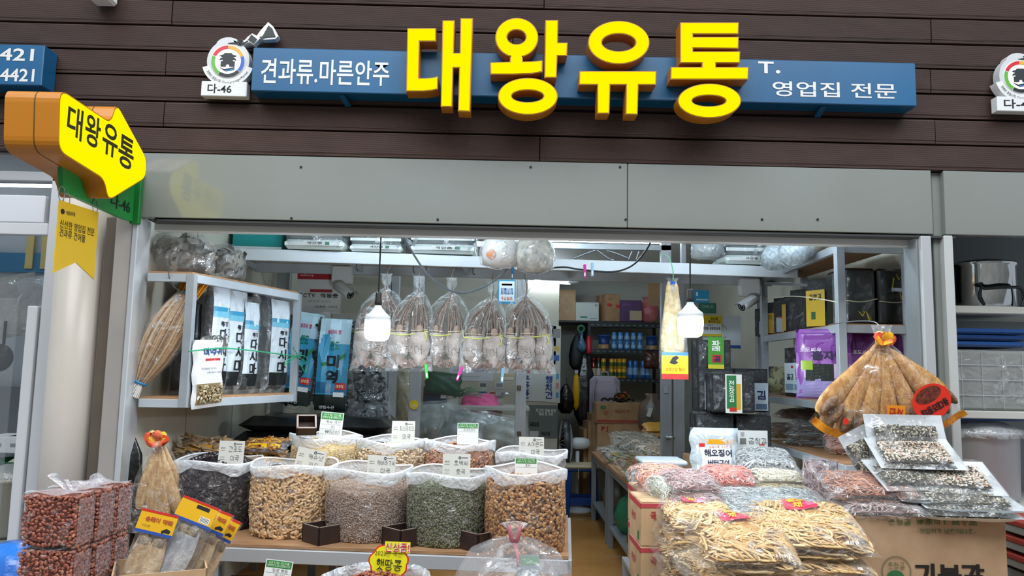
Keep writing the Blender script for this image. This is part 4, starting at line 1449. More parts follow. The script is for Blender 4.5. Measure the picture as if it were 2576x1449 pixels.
# ------------------------------------------------------------------ seaweed bags behind the shelf
def miyeok(label, px0, px1, py0, py1, y, tilt, seed, lx0, lx1, ly0, ly1):
 o = P((px0 + px1) / 2, (py0 + py1) / 2, y)
 w, h = (px1 - px0) * S(y), (py1 - py0) * S(y)
 M = facing(o, 0.05, .06, tilt)
 r, pl = packet('seaweed_bag', label, 'seaweed pack', M, w, h, .16, ('chunks', 420, ico(.028, .012, .008, .4, seed), mat_pieces(['#0f1412', '#1b2420', '#27332e', '#0b0d0c'], .35), mat('#101413', rough=.4)), film('#e6f2f6', base=.05, crease=.38, scale=8, bump=1.0, rough=.1), (), 'wakame seaweed bags behind the shelf', p=6, q=.45, noise=.012, seed=seed, cname='seaweed')
 cx, cy = ((lx0 + lx1) / 2 - (px0 + px1) / 2) / (px1 - px0), -((ly0 + ly1) / 2 - (py0 + py1) / 2) / (py1 - py0)
 lw, lh = (lx1 - lx0) / (px1 - px0), (ly1 - ly0) / (py1 - py0)
 def L_(x, y_):
  return cx + x * lw, cy + y_ * lh
 def pp(x, y_, a, b, c):
  X, Y_ = L_(x, y_)
  return ('p', X, Y_, a * lw, b * lh, c)
 def tt(s, x, y_, a, b, c, bold=.03):
  X, Y_ = L_(x, y_)
  return ('t', s, X, Y_, a * lw, b * lh, c, bold)
 prints(r, pl, [pp(0, 0, 1, 1, '#3f9fc8'), pp(0, .36, 1, .28, '#b9dcea'), pp(0, -.26, 1, .12, '#2b6f9a'), pp(0, -.42, 1, .17, '#1a2a26'), tt('바다의 향', -.02, .35, .42, .05, '#c23a6a'), tt('완도', .02, .20, .30, .10, '#12806e', .05),
     tt('미', 0, .03, .40, .14, '#10161c', .06), tt('역', 0, -.14, .40, .15, '#10161c', .06), pp(.28, -.24, .34, .07, '#cf2b2b'), tt('100%', .28, -.24, .24, .035, '#f5e9b0'), pp(.25, -.33, .34, .05, '#eef2f2'), tt('영림수산', -.1, -.47, .5, .035, '#e8ecec')], 1, .022)
 R = random.Random(seed)
 for k in range(4):
  a, b = L_(.25 + .1 * R.random(), .02 - .0 * k), 0
  X, Y_ = L_(.22 + .06 * k, .05 + .03 * (k % 2)) if k < 2 else L_(-.34 + .05 * k, -.06 + .02 * k)
  pts = [(X * w + .008 * i * (1 if k < 2 else -1), Y_ * h + .012 * i * (1 - .3 * k), pl.z(X * w, Y_ * h) + .034) for i in range(4)]
  MB().tube(pts, [.004, .009, .007, .002], 6, flat=.3).build('leaf_print', mat('#2f8a4a', rough=.4), r)
 return r
miyeok('blue-labelled wakame bag half hidden behind the shelf edge', 700, 806, 778, 1030, 1.55, -.12, 21, 728, 800, 788, 1015)
miyeok('blue-labelled wakame bag standing free between shelf and squid', 790, 900, 792, 1035, 1.5, -.03, 22, 806, 882, 806, 1030)
# low bench carrying them, and the pile of black seaweed sacks
zbn = P(800, 1036, 1.45).z - .03
wb = thing('storage_bench', 'grey bench against the back glass under the seaweed bags', 'bench', (-1.25, 1.55, 0))
MB().box((0, 0, .62), (1.05, .75, .03), bevel=.003).build('bench_top', M_PLY, wb)
for sx in (-1, 1):
 for sy in (-1, 1):
  MB().box((sx * .49, sy * .34, .305), (.04, .04, .61), bevel=.002).build('leg', M_SHELF, wb)
M_SACK = mat('#0d0f10', rough=.28, var='#1c2022', scale=9, bump=1.0, bscale=12, spec=.7)
n_s = 5
hs = (zbn - .635) / n_s
names = ['lowest', 'second from the bottom', 'middle', 'second from the top', 'topmost']
for i in range(n_s):
 M = lying((-1.22 + .02 * (-1) ** i, 1.5, .635 + hs * (i + .5)), .02 * (-1) ** i)
 packet('seaweed_sack', 'black plastic seaweed sack in the pile under the wakame bags, %s' % names[i], 'seaweed sack', M, .95, .6, hs * .99, None, M_SACK, (), 'black seaweed sacks', p=14, q=.3, noise=.012, seed=40 + i, lip=.001)
# crumpled clear and dark bags between the pile and the glass door post
for i, (px, py, w, h, y, lab) in enumerate(((912, 985, .36, .30, 1.75, 'crumpled dark seaweed bag beside the wakame bags'), (905, 1065, .42, .26, 1.6, 'crumpled clear bag slumped behind the pine nut sack'))):
 packet('crumpled_bag', lab, 'plastic bag', facing(P(px, py, y), .1, .2, .1), w, h, .16, ('chunks', 160, ico(.03, .014, .01, .4, i), mat_pieces(['#141a1c', '#262e30', '#3c4648', '#1a2220'], .3)), film('#dfeaee', base=.10, crease=.55, scale=8, bump=1.2, rough=.1), (), noise=.02, seed=50 + i)
# leaning silver packs
o = P(935, 980, 1.9)
packet('silver_pack', 'long silver foil pack leaning against the glass partition', 'food packet', facing(o, 0, 0, .28), .10, .42, .03, None, mat('#9fb0b8', rough=.18, metal=.7, bump=.7, bscale=30), (), seed=60, p=6, lip=.001)
# yellow-trimmed dried fish packets in front of the black pile
M_SNACK = mat_pieces(['#8a5a2a', '#b07a3a', '#5a3218', '#c49a5a'], .5)
for i, (px0, px1, py0, py1, y, lab) in enumerate(((612, 722, 1104, 1140, .75, 'upper yellow-edged fish packet lying before the black sacks'), (606, 722, 1138, 1172, .72, 'lower yellow-edged fish packet lying before the black sacks'))):
 o = P((px0 + px1) / 2, (py0 + py1) / 2, y)
 M = lying(o, .1 * i, .25)
 packet('fish_packet', lab, 'food packet', M, (px1 - px0) * S(y), .2, .06, ('chunks', 120, ico(.03, .012, .006, .3, i), M_SNACK, mat('#5a3a1c', rough=.5)), M_FILM, [('p', 0, .1, .7, .3, '#e2a81a', 'header_strip'), ('p', .05, -.3, .7, .22, '#e0b020', 'header_strip')], 'yellow-edged fish packets', seed=70 + i)
# flat dried fish packet behind the raisin sack
o = P(512, 1122, .55)
packet('fish_packet', 'flat packet of pale dried fish lying behind the raisin sack', 'food packet', lying(o, .15, .3), .26, .22, .05, ('chunks', 60, ico(.06, .02, .008, .2, 3), mat_pieces(['#b59a72', '#9a7c52', '#7a6a58'], .5), mat('#6a5238', rough=.5)), M_FILM, [('p', .1, -.32, .8, .22, '#c88a1e', 'header_strip')], seed=80)
# ledge they stand on: a back counter along the left wall
zc = P(600, 1180, .62).z - .03
bc = thing('back_counter', 'plywood-topped side counter along the cream wall behind the nut sacks', 'counter', (-1.35, .55, 0))
MB().box((0, 0, zc - .015), (.85, .55, .03), bevel=.003).build('counter_top', M_PLY, bc)
for sx in (-1, 1):
 for sy in (-1, 1):
  MB().box((sx * .4, sy * .25, (zc - .03) / 2), (.04, .04, zc - .03), bevel=.002).build('leg', M_SHELF, bc)
# bow-tied pollack bundle under the shelf
top = P(402, 1108, .02)
bots = [P(x, y_, .0 + .02 * (i % 2)) for i, (x, y_) in enumerate(((350, 1280), (364, 1296), (380, 1305), (398, 1310), (416, 1310), (434, 1304), (450, 1292), (464, 1272)))]
pf = pollack_fan('pollack_bundle', 'bow-tied bundle of dried pollack standing beside the dark raisin sack', top, bots, 0, M_POLL, fish_w=.066, seed=5)
M = facing((0, -.03, -.2), 0)
pl = Pillow(.27, .46, .10, 4, .5, .006, seed=9)
mbw = pl.skin(16, 16, 1.1, .02)
mbw.v = [xf(facing((.015, -.005, -.2)), np.concatenate(mbw.v) * np.array([1, 1, 1]))]
vv = mbw.v[0]
vv[:, 0] *= np.clip((.06 - vv[:, 2]) / .30, .25, 1.0)
mbw.build('wrapper', film('#fff8ec', base=.05, crease=.42, scale=16, bump=1.0, rough=.08), pf, smooth=True)
MB().box((.03, -.05, -.375), (.07, .004, .03), bevel=.001).build('label', mat('#c22a1e', rough=.4), pf)
# dark plastic hanging beside the door post
o = P(328, 1090, .12)
dk = thing('black_bag', 'black plastic bag hanging on the wall beside the door post', 'plastic bag', o)
MB().lathe([(.01, .02), (.025, -.02), (.06, -.10), (.075, -.25), (.08, -.45), (.06, -.53), (.02, -.55)], 16, None, 1, .7, wob=lambda th, i: 1 + .12 * math.sin(5 * th + i)).build('bag', M_SACK, dk, smooth=True)
MB().tube([(0, 0, .02), (.0, .0, .05), (.0, .03, .06)], .003, 6).build('hook', M_ALU_D, dk)
# ================================================================== LAMPS
def bulb(px, py0, py1, y, label, cord_top):
 """LED bulb hanging on its cord: py0 top of the socket, py1 bottom of the diffuser"""
 b, tpt = P(px, py1, y), P(px, py0, y)
 h = tpt.z - b.z
 t = thing('hanging_bulb', label, 'light bulb', (b.x, y, b.z), group='bare bulbs hanging in the shop front')
 r = 32 * S(y)
 u = h / 132.0
 MB().lathe([(.012, h), (.016, h - 4 * u), (.0165, h - 22 * u), (.019, h - 26 * u), (.019, h - 33 * u), (.0165, h - 36 * u)], 20).build('socket', M_BLACK, t, smooth=True)
 hs = MB().lathe([(.016, h - 36 * u), (.020, h - 42 * u), (r * .62, h - 56 * u), (r * .96, h - 66 * u), (r, h - 82 * u)], 36, wob=lambda th, i: 1 + (.02 if i > 1 else 0) * math.cos(18 * th)).build('heat_sink', mat('#d3d9dc', rough=.4), t, smooth=True)
 MB().lathe([(r, h - 82 * u), (r * 1.0, h - 100 * u), (r * .97, h - 116 * u), (r * .86, h - 127 * u), (r * .6, h - 132 * u), (.002, h - 132 * u)], 36).build('diffuser', glow('#eaf5ff', 75.0), t, smooth=True)
 cord(t, [(0, 0, h), (0, 0, h + .1), (.001, .002, cord_top - b.z)], .004, M_BLACK, 'cord')
 return t
bulb(948, 735, 857, .22, 'lit bare bulb hanging before the squid bags', 2.5)
bulb(1737, 727, 848, .22, 'lit bare bulb hanging before the dried fish with a yellow card', 2.5)
batten(1000, 560, .42, 1.2, 'ceiling_batten', 'white tube lamp on the ceiling above the stacked net packs', 60.0, z=ZC - .05)
batten(1850, 560, .42, 1.2, 'ceiling_batten', 'white tube lamp on the ceiling above the seaweed shelf', 60.0, z=ZC - .05)
batten(1290, 560, 1.75, 1.2, 'ceiling_batten', 'white tube lamp on the ceiling in front of the glass partition', 48.0, z=ZC - .05)
c = P(1375, 709, 4.3)
batten(1375, 709, 4.3, .55, 'ceiling_batten', 'glowing tube lamp on the back room ceiling over the boxes', 45.0)
batten(1500, 560, 2.33, 1.2, 'ceiling_batten', 'added unseen tube lamp brightening the back room over the aisle', 60.0, z=ZC - .05)  # extra lamp added to brighten the back room, hidden by the partition header
c2_ = P(1352, 706, 4.0)
tb = thing('small_bulb', 'small glowing bulb on the back room ceiling beside the tube lamp', 'light bulb', c2_)
MB().lathe([(.016, .08), (.03, .06), (.035, .02), (.025, -.02), (.004, -.035)], 16).build('globe', glow('#eef7ff', 14.0), tb, smooth=True)
MB().tube([(0, 0, .08), (0, 0, .16)], .02, 12).build('socket', M_WHITE, tb)
ceil_lo = ZC
# spot lamp head near the clothes pegs
o = P(1442, 702, 4.2)
sp = thing('ceiling_spot', 'round grey ceiling spot in the back room right of the tube lamp', 'ceiling lamp', o)
MB().lathe([(.02, .08), (.045, .06), (.048, -.01), (.06, -.02), (.06, -.035), (.045, -.05), (.004, -.055)], 20).build('head', mat('#c9d0d2', rough=.35), sp, smooth=True)
MB().tube([(0, 0, .08), (0, 0, .2)], .012, 8).build('stem', M_ALU_D, sp)
# ================================================================== OVERHEAD SHELF
bl, brr = PZ(600, 646, 0), 0
zA = P(640, 640, 1.1).z
A_ = P(585, 640, 1.1)
A_.z = zA
B_ = PZ(2005, 686, zA)
osf = thing('overhead_shelf', 'white steel shelf running across the shop under the ceiling', 'shelf', ((A_.x + B_.x) / 2, 1.4, zA))
A_.x = XW0 + .02
MB().bar(A_, B_, .03, .075, bevel=.003).build('front_beam', mat('#dbe2e6', rough=.4, metal=.05), osf, world=True)
A2, B2 = A_ + Vector((0, .62, 0)), B_ + Vector((0, .50, 0))
MB().bar(A2, B2, .03, .075, bevel=.003).build('rear_beam', M_SHELF_B, osf, world=True)
slab([A_ + Vector((0, 0, 0)), B_ * 1.0, B2, A2], zA + .04, .012, 'deck', mat('#c9c4b6', rough=.6), osf)
for k in range(6):
 t_ = k / 5
 MB().bar(A_.lerp(B_, t_), A2.lerp(B2, t_), .025, .04).build('cross_rail', M_SHELF_B, osf, world=True)
# second, lower header beam right in front of the glass
zz = P(1500, 678, 1.9).z
MB().bar((XW0 + .02, 1.95, zz - .01), (2.0, 1.95, zz - .03), .04, .06, bevel=.003).build('hanging_rail', M_SHELF_B, osf, world=True)
# boxes and shrink-wrapped net packs on it
def deck_at(px):
 """depth of the shelf front below that pixel"""
 x = (px - 640) / (2000 - 640)
 return 1.1 + .36 * x
zdk = zA + .042
def net_pack(label, px0, px1, y, lh, tint='#d6eef2', lab_=True, seed=0):
 x0, x1 = P(px0, 620, y).x, P(px1, 620, y).x
 w = x1 - x0
 t = thing('net_pack', label, 'net pack', ((x0 + x1) / 2, y + .12, zdk), group='plastic-wrapped net packs on the overhead shelf')
 nl = 3
 hh = lh / nl
 for k in range(nl):
  MB().box((0, .0, hh * (k + .5)), (w * .96, .34, hh * .9), bevel=hh * .3).build('folded_net', mat('#cfe3e0' if k % 2 == 0 else '#39413f', rough=.7, var='#e6efec' if k % 2 == 0 else '#59625f', scale=60, stretch=(1, 1, 10)), t)
  MB().box((0, -.172, hh * (k + .5)), (w * .93, .004, hh * .35), bevel=.001).build('white_band', mat('#eaf2f0', rough=.6), t)
 if lab_:
  plate(t, 'label', facing((w * .05, -.182, hh * .55)), w * .42, hh * .4, mat('#eef2ee', rough=.5), .001)
  text(t, '국산품', facing((w * .02, -.183, hh * .55)), w * .25, hh * .24, mat('#2c3a34', rough=.6), .02, .001)
  plate(t, 'label_corner', facing((w * .22, -.183, hh * .55)), w * .07, hh * .32, mat('#2a7a5a', rough=.5), .001)
 pl_ = Pillow(w * 1.02, lh * 1.15, .42, 7, .5, .006, seed=seed)
 sk = pl_.skin(14, 10)
 q = MB()
 q.v, q.f, q.n = [xf(facing((0, .0, lh * .52)), np.concatenate(sk.v))], sk.f, sk.n
 q.build('wrapper', film('#f4fbfd', base=.12, crease=.5, scale=9, bump=1.1, rough=.1), t, smooth=True)
 return t
net_pack('wrapped net pack beside the teal box on the overhead shelf', 716, 872, deck_at(790), .20, seed=1)
net_pack('wrapped net pack above the lit bulb on the overhead shelf', 880, 1016, deck_at(950) + .02, .16, seed=2)
net_pack('wrapped net pack above the middle of the squid bags', 1030, 1200, deck_at(1110), .20, seed=3)
net_pack('wrapped net pack on the overhead shelf near the seaweed shelf', 1816, 1945, deck_at(1880) - .03, .20, seed=4)
# teal carton
o = P(645, 632, 1.2)
carton('storage_box', 'teal box with two round holes on the overhead shelf', lying((o.x, 1.38, zdk), 0), (712 - 585) * S(1.2), .34, .24, mat('#1f9a98', rough=.5), '#e8ecec', [('p', 0, .34, .96, .06, '#0f6f6e'), ('p', .02, .42, .06, .1, '#123030'), ('p', .16, .42, .06, .1, '#123030'), ('p', 0, -.42, .98, .06, '#e6eeee')])
# soft clear bags beside it and white sacks
def sack(label, px0, px1, py0, py1, y, seed, core, name='stuffed_bag', zb_=None, tint='#f6fafc', base=.22, blobs=None):
 o = P((px0 + px1) / 2, py1, y)
 w, h = (px1 - px0) * S(y), (py1 - py0) * S(y)
 t = thing(name, label, 'plastic bag', (o.x, o.y, o.z if zb_ is None else zb_), group='stuffed clear bags in the shop')
 R = random.Random(seed)
 MB().lathe([(w * .2, .01), (w * .42, h * .12), (w * .46, h * .45), (w * .36, h * .78), (w * .12, h * .95)], 20, None, 1, .8, wob=lambda th, i: 1 + .07 * math.sin(5 * th + i + seed)).build('contents', core, t, smooth=True)
 for k, (bx, bz, br_, c) in enumerate(blobs or ()):
  MB().lathe([(.004, -br_), (br_ * .8, -br_ * .5), (br_, 0), (br_ * .8, br_ * .5), (.004, br_)], 14, Matrix.Translation((bx * w, -w * .30, bz * h)), 1, .5).build('item', mat(c, rough=.5), t, smooth=True)
 prof = [(w * .22, .0), (w * .46, h * .10), (w * .5, h * .4), (w * .44, h * .75), (w * .2, h * .94), (w * .05, h * .99)]
 clear_bag(t, prof, seed=seed, folds=8, depth=.05, sy=.85, m=film(tint, base=base, crease=.5, scale=9, bump=1.1, rough=.1))
 return t
sack('white stuffed bag with orange goods bulging over the overhead shelf edge', 1204, 1312, 586, 676, .92, 31, mat('#e9e4dc', rough=.6, var='#d9cfc2', scale=9), blobs=[(-.2, .35, .035, '#d8854a'), (.1, .5, .03, '#e6d2c2')])
sack('clear stuffed bag with straw netting bulging over the overhead shelf edge', 1290, 1396, 584, 688, .90, 32, mat('#cfc6b4', rough=.7, var='#8a8574', scale=25), base=.16)
sack('grey clear bag on the overhead shelf above the yellow-card fish', 1735, 1822, 588, 655, 1.35, 33, mat('#9aa6a6', rough=.6, var='#6f7a7a', scale=15))
for k, (px0, px1, py0, py1, lab) in enumerate(((1930, 1995, 590, 668, 'white mesh roll lying at the far corner of the overhead shelf'), (1978, 2075, 590, 655, 'larger white mesh roll resting on the seaweed shelf top'))):
 a, b = P(px0 + 14, py1 - 16, 1.0 - .3 * k), P(px1 - 10, py0 + 8, 1.35 - .3 * k)
 t = thing('mesh_roll', lab, 'net roll', a, group='white mesh rolls')
 d = (b - a)
 MB().tube([Vector((0, 0, 0)), d * .3, d * .7, d], [.075, .085, .08, .07], 14).build('roll', mat('#cfdbe0', rough=.6, var='#94a4aa', scale=50, bump=.6), t, smooth=True)
 MB().tube([d * -.02, d * .3, d * .7, d * 1.03], [.085, .095, .09, .08], 14, cap=False).build('wrapper', film('#f4fbfd', base=.14, crease=.55, scale=14, bump=1.1), t, smooth=True)
# black cable sagging under the lintel, grey cable near the bulb, clothes pegs
M_CABLE = mat('#2a2e33', rough=.4)
cb = thing('cable', 'long grey cable sagging in front of the squid bags', 'cable', P(1150, 720, .55))
cord(cb, [P(1012, 590, .5), P(1050, 655, .55), P(1085, 700, .6), P(1135, 732, .65), P(1180, 735, .7), P(1235, 712, .8), P(1275, 678, .9)], .006, mat('#5b646b', rough=.35), world=True)
cb = thing('cable', 'black cable drooping below the overhead shelf beside the pegs', 'cable', P(1500, 680, 1.0))
cord(cb, [P(1305, 668, 1.0), P(1345, 686, 1.0), P(1378, 676, 1.0), P(1420, 672, 1.0), P(1460, 678, 1.0), P(1540, 684, .95), P(1590, 668, .8), P(1625, 630, .6), P(1645, 590, .4)], .006, M_CABLE, world=True)
cb = thing('cable', 'dark cables bundled behind the upper window of the partition', 'cable', P(1520, 640, 2.5))
for k, pts in enumerate((((1440, 652), (1480, 636), (1510, 628), (1545, 636), (1580, 650)), ((1500, 628), (1530, 650), (1545, 655)), ((1590, 632), (1580, 655)), ((1608, 630), (1600, 655)))):
 cord(cb, [P(a, b, 2.45) for a, b in pts], .006, M_CABLE, 'strand', world=True)
def peg(px, py, y, c, label, roll=0.0):
 o = P(px, py, y)
 t = thing('clothes_peg', label, 'clothes peg', M=facing(o, 0, 0, roll), group='plastic clothes pegs')
 for s in (-1, 1):
  MB().box((0, 0, s * .006), (.016, .085, .006), Matrix.Rotation(.07 * s, 4, 'X'), bevel=.002).build('jaw', mat(c, rough=.35), t)
  MB().box((0, -.022, s * .0095), (.008, .022, .002)).build('grip', mat('#ffffff', rough=.4), t)
 MB().tube([(-.009, .008, 0), (.009, .008, 0)], .006, 8).build('spring', mat('#b9bcc0', rough=.3, metal=.9), t)
 return t
peg(1471, 682, .98, '#d63c9a', 'pink clothes peg on the cable below the overhead shelf')
peg(1490, 678, .98, '#9fd0e8', 'pale blue clothes peg beside the pink one on the cable')
peg(1073, 934, .80, '#4cd05a', 'green clothes peg clipped to the squid bag hem', .12)
peg(1156, 940, .80, '#e040a8', 'magenta clothes peg clipped to the squid bag hem', -.35)
peg(1264, 944, .80, '#7fc0e6', 'sky blue clothes peg clipped to the squid bag hem', -.06)
peg(1289, 686, .98, '#2f8fc8', 'blue clothes peg under the white stuffed bag')
# ================================================================== SQUID BAGS
M_SQ = mat('#a3948a', rough=.55, var='#cfc4bb', scale=14, bump=.35, bscale=40)
M_SQ_D = mat_pieces(['#6f5d54', '#9a8678', '#85715f', '#5c4a42', '#ab998b'], .55)
M_FILM_SQ = film('#f2fafc', base=.02, crease=.45, scale=9, bump=1.0, rough=.06, edge=.3)
def squid_bag(label, xt, yt, x0, x1, yb, y, nsq, seed, words):
 """xt, yt: tie; x0..x1: widest extent; yb: bottom"""
 R = random.Random(seed)
 s = S(y)
 top = P(xt, yt, y)
 t = thing('squid_bag', label, 'dried squid bundle', top, group='bags of dried squid hanging in a row')
 cx = ((x0 + x1) / 2 - xt) * s
 w = (x1 - x0) * s
 H = (yb - yt) * s
 zt_ = -H * .53                    # where the mantles begin
 mw = w * .92 / nsq
 for k in range(nsq):
  mx = cx + (k - (nsq - 1) / 2) * mw
  yy = -.018 - .012 * (k % 2)
  hM = H * .40
  def mantle(u, v, mx=mx, yy=yy, hM=hM):
   # v 0 at the top edge, 1 at the tail
   ww = mw * .52 * (math.sin(PI * (.26 + .60 * v)) ** .8) * (1.0 - .45 * max(0, v - .6) / .4)
   return (mx + (u - .5) * 2 * ww, yy - .03 * math.sin(PI * u) - .005 * math.sin(9 * v + mx * 40), zt_ - v * hM)
  MB().grid(mantle, 6, 9).grid(lambda u, v: (lambda q: (q[0], q[1] + .004 + .02 * math.sin(PI * u), q[2]))(mantle(u, v)), 6, 9).build('mantle', M_SQ, t, smooth=True)
  for sgn in (-1, 1):
   MB().grid(lambda u, v: (mx + sgn * mw * (.10 + .52 * u * math.sin(PI * (.18 + .72 * v))), yy - .012 + .012 * math.sin(6 * u + 3 * v), zt_ - hM * (.70 + .30 * v + .10 * u)), 5, 6).build('fin', mat('#b29c90', rough=.6, var='#8f786b', scale=20, bump=.5), t, smooth=True)
  mb = MB()
  for q in range(22):
   a0 = mx + R.uniform(-.5, .5) * mw * .8
   r0 = R.uniform(.0025, .005)
   pts = []
   for i in range(7):
    f = i / 6
    bulge = 1 + .35 * math.sin(PI * f)
    pts.append(((a0 * (1 - f) ** .8 * bulge) + cx * .0 + R.uniform(-.004, .004), -.012 + R.uniform(-.02, .02) * (1 - f), zt_ + (-.02 - zt_) * f))
   mb.tube(pts, [r0 * 1.6, r0 * 1.3, r0, r0, r0 * .8, r0 * .7, r0 * .5], 5, cap=False)
  mb.build('tentacles', M_SQ_D, t, smooth=True, kind='stuff')
  MB().lathe([(.006, .03), (.018, .02), (.022, .0), (.016, -.02), (.004, -.03)], 10, Matrix.Translation((mx, yy - .004, zt_ + .018)), 1, .6).build('head', mat('#a48b7a', rough=.6, bump=.5, bscale=60), t, smooth=True)
  MB().bar((mx - mw * .4, yy - .026, zt_ + .012 + R.uniform(-.005, .005)), (mx + mw * .4, yy - .026, zt_ + .012 + R.uniform(-.005, .005)), .003, .003).build('skewer', mat('#e6d8b0', rough=.6), t)
 cord(t, [(cx - w * .46, -.03, zt_ - .008), (cx - w * .2, -.05, zt_ - .018), (cx + w * .1, -.05, zt_ - .01), (cx + w * .42, -.035, zt_ + .006)], .0035, mat('#d9dc62', rough=.4), 'twine')
 cord(t, [(cx + w * .36, -.045, zt_ + .0), (cx + w * .40, -.05, zt_ - .03), (cx + w * .36, -.05, zt_ - .055)], .003, mat('#d9dc62', rough=.4), 'twine')
 # bag: open skirt, dome and gathered neck
 prof = [(.012, .05), (.03, .03), (.012, .0), (.02, -.012), (w * .22, -H * .08), (w * .40, -H * .22), (w * .48, -H * .42), (w * .5, -H * .6), (w * .5, -H * .85), (w * .54, -H)]
 cxs = [0, 0, 0, 0, .2, .6, .9, 1, 1, 1]
 mb = MB()
 mb.lathe(prof, 30, None, 1, .42, wob=lambda th, i: 1 + .05 * math.sin(7 * th + i + seed) + .04 * math.sin(3 * th + seed), cap=False)
 v = mb.v[0]
 for i, f in enumerate(cxs):
  v[i * 30:(i + 1) * 30, 0] += cx * f
 v[:, 1] -= .01
 mb.build('bag', M_FILM_SQ, t, smooth=True)
 # folded-back plastic above the tie
 MB().lathe([(.008, .0), (.018, .02), (.03, .045), (.026, .07), (.034, .085)], 18, None, 1, .5, cap=False, wob=lambda th, i: 1 + .3 * math.sin(5 * th + i)).build('bag_neck', film('#f2fafc', base=.12, crease=.5, scale=20, bump=1.0, rough=.08), t, smooth=True)
 bz = zA - .035 - top.z
 by = deck_at(xt) - top.y
 cord(t, [(0, 0, -.02), (.004, -.004, .05), (-.006, by * .3, bz * .6), (.004, by, bz)], .0035, mat('#6b5548', rough=.6), 'tie')
 M = facing((cx, -w * .215, zt_ - H * .22), 0, 0, R.uniform(-.25, .25))
 text(t, words[0], M @ Matrix.Rotation(PI * .0, 4, 'Z'), w * .60, .058, M_INK, -.02, 0.0)
 text(t, words[1], M @ Matrix.Translation((0.01, -.085, 0)), w * .36, .045, M_INK, -.02, 0.0)
 return t
squid_bag('bag of dried squid behind the bulb, leftmost of the row', 972, 722, 893, 1030, 934, 1.02, 3, 1, ('오징어', '국산'))
squid_bag('bag of dried squid, second from the bulb in the row', 1053, 728, 980, 1090, 934, .96, 2, 2, ('오징어', '국산'))
squid_bag('bag of dried squid, middle one of the row', 1136, 732, 1068, 1184, 934, 1.00, 2, 3, ('오징어', '참맛'))
squid_bag('bag of dried squid below the blue and white sticker', 1239, 744, 1164, 1276, 938, .95, 2, 4, ('오징어', '참맛'))
squid_bag('bag of dried squid nearest the back room door', 1323, 738, 1258, 1396, 940, .98, 3, 5, ('오징어', '꼬마'))
for px, py in ((897, 662), (1040, 668), (1072, 670), (1190, 676)):
 o = P(px, py, deck_at(px))
 o.z = zA - .055
 hk = thing('cable_hook', 'small black wire hook under the overhead shelf beam', 'hook', o, group='black wire hooks under the beam')
 MB().tube([(0, 0, .02), (0, 0, -.02), (.008, 0, -.03), (.012, 0, -.02)], .0035, 6).build('wire', M_BLACK, hk)
# ================================================================== NUT COUNTER
ZT = 0.655
cl, cr = PZ(520, 1366, ZT), PZ(1430, 1400, ZT)
cu_ = (cr - cl)
cux = cu_.normalized()
cuy = Vector((-cux.y, cux.x, 0))
ct = thing('display_table', 'grey steel-edged plywood table carrying the sacks of nuts', 'table', (cl + cr) / 2 * 1.0)
ct.location.z = 0
Dp = .95
q4 = [cl, cr, cr + cuy * Dp, cl + cuy * Dp]
slab(q4, ZT, .012, 'table_top', mat('#a8825e', rough=.65, var='#8d6a4a', scale=7, stretch=(1, 8, 8)), ct)
zf = ZT - .014
for a, b in ((0, 1), (1, 2), (2, 3), (3, 0)):
 MB().bar(q4[a] - Z * .044, q4[b] - Z * .044, .03, .06, bevel=.003).build('edge_rail', mat('#a9aeb2', rough=.45, metal=.15), ct, world=True)
for f_, d_ in ((.02, .03), (.52, .03), (.97, .03), (.02, .92), (.97, .92)):
 c = cl + cu_ * f_ + cuy * (d_ * 1.0)
 MB().box((c.x, c.y, (ZT - .07) / 2), (.045, .045, ZT - .07), bevel=.002).build('leg', mat('#9ba1a6', rough=.45, metal=.15), ct, world=True)
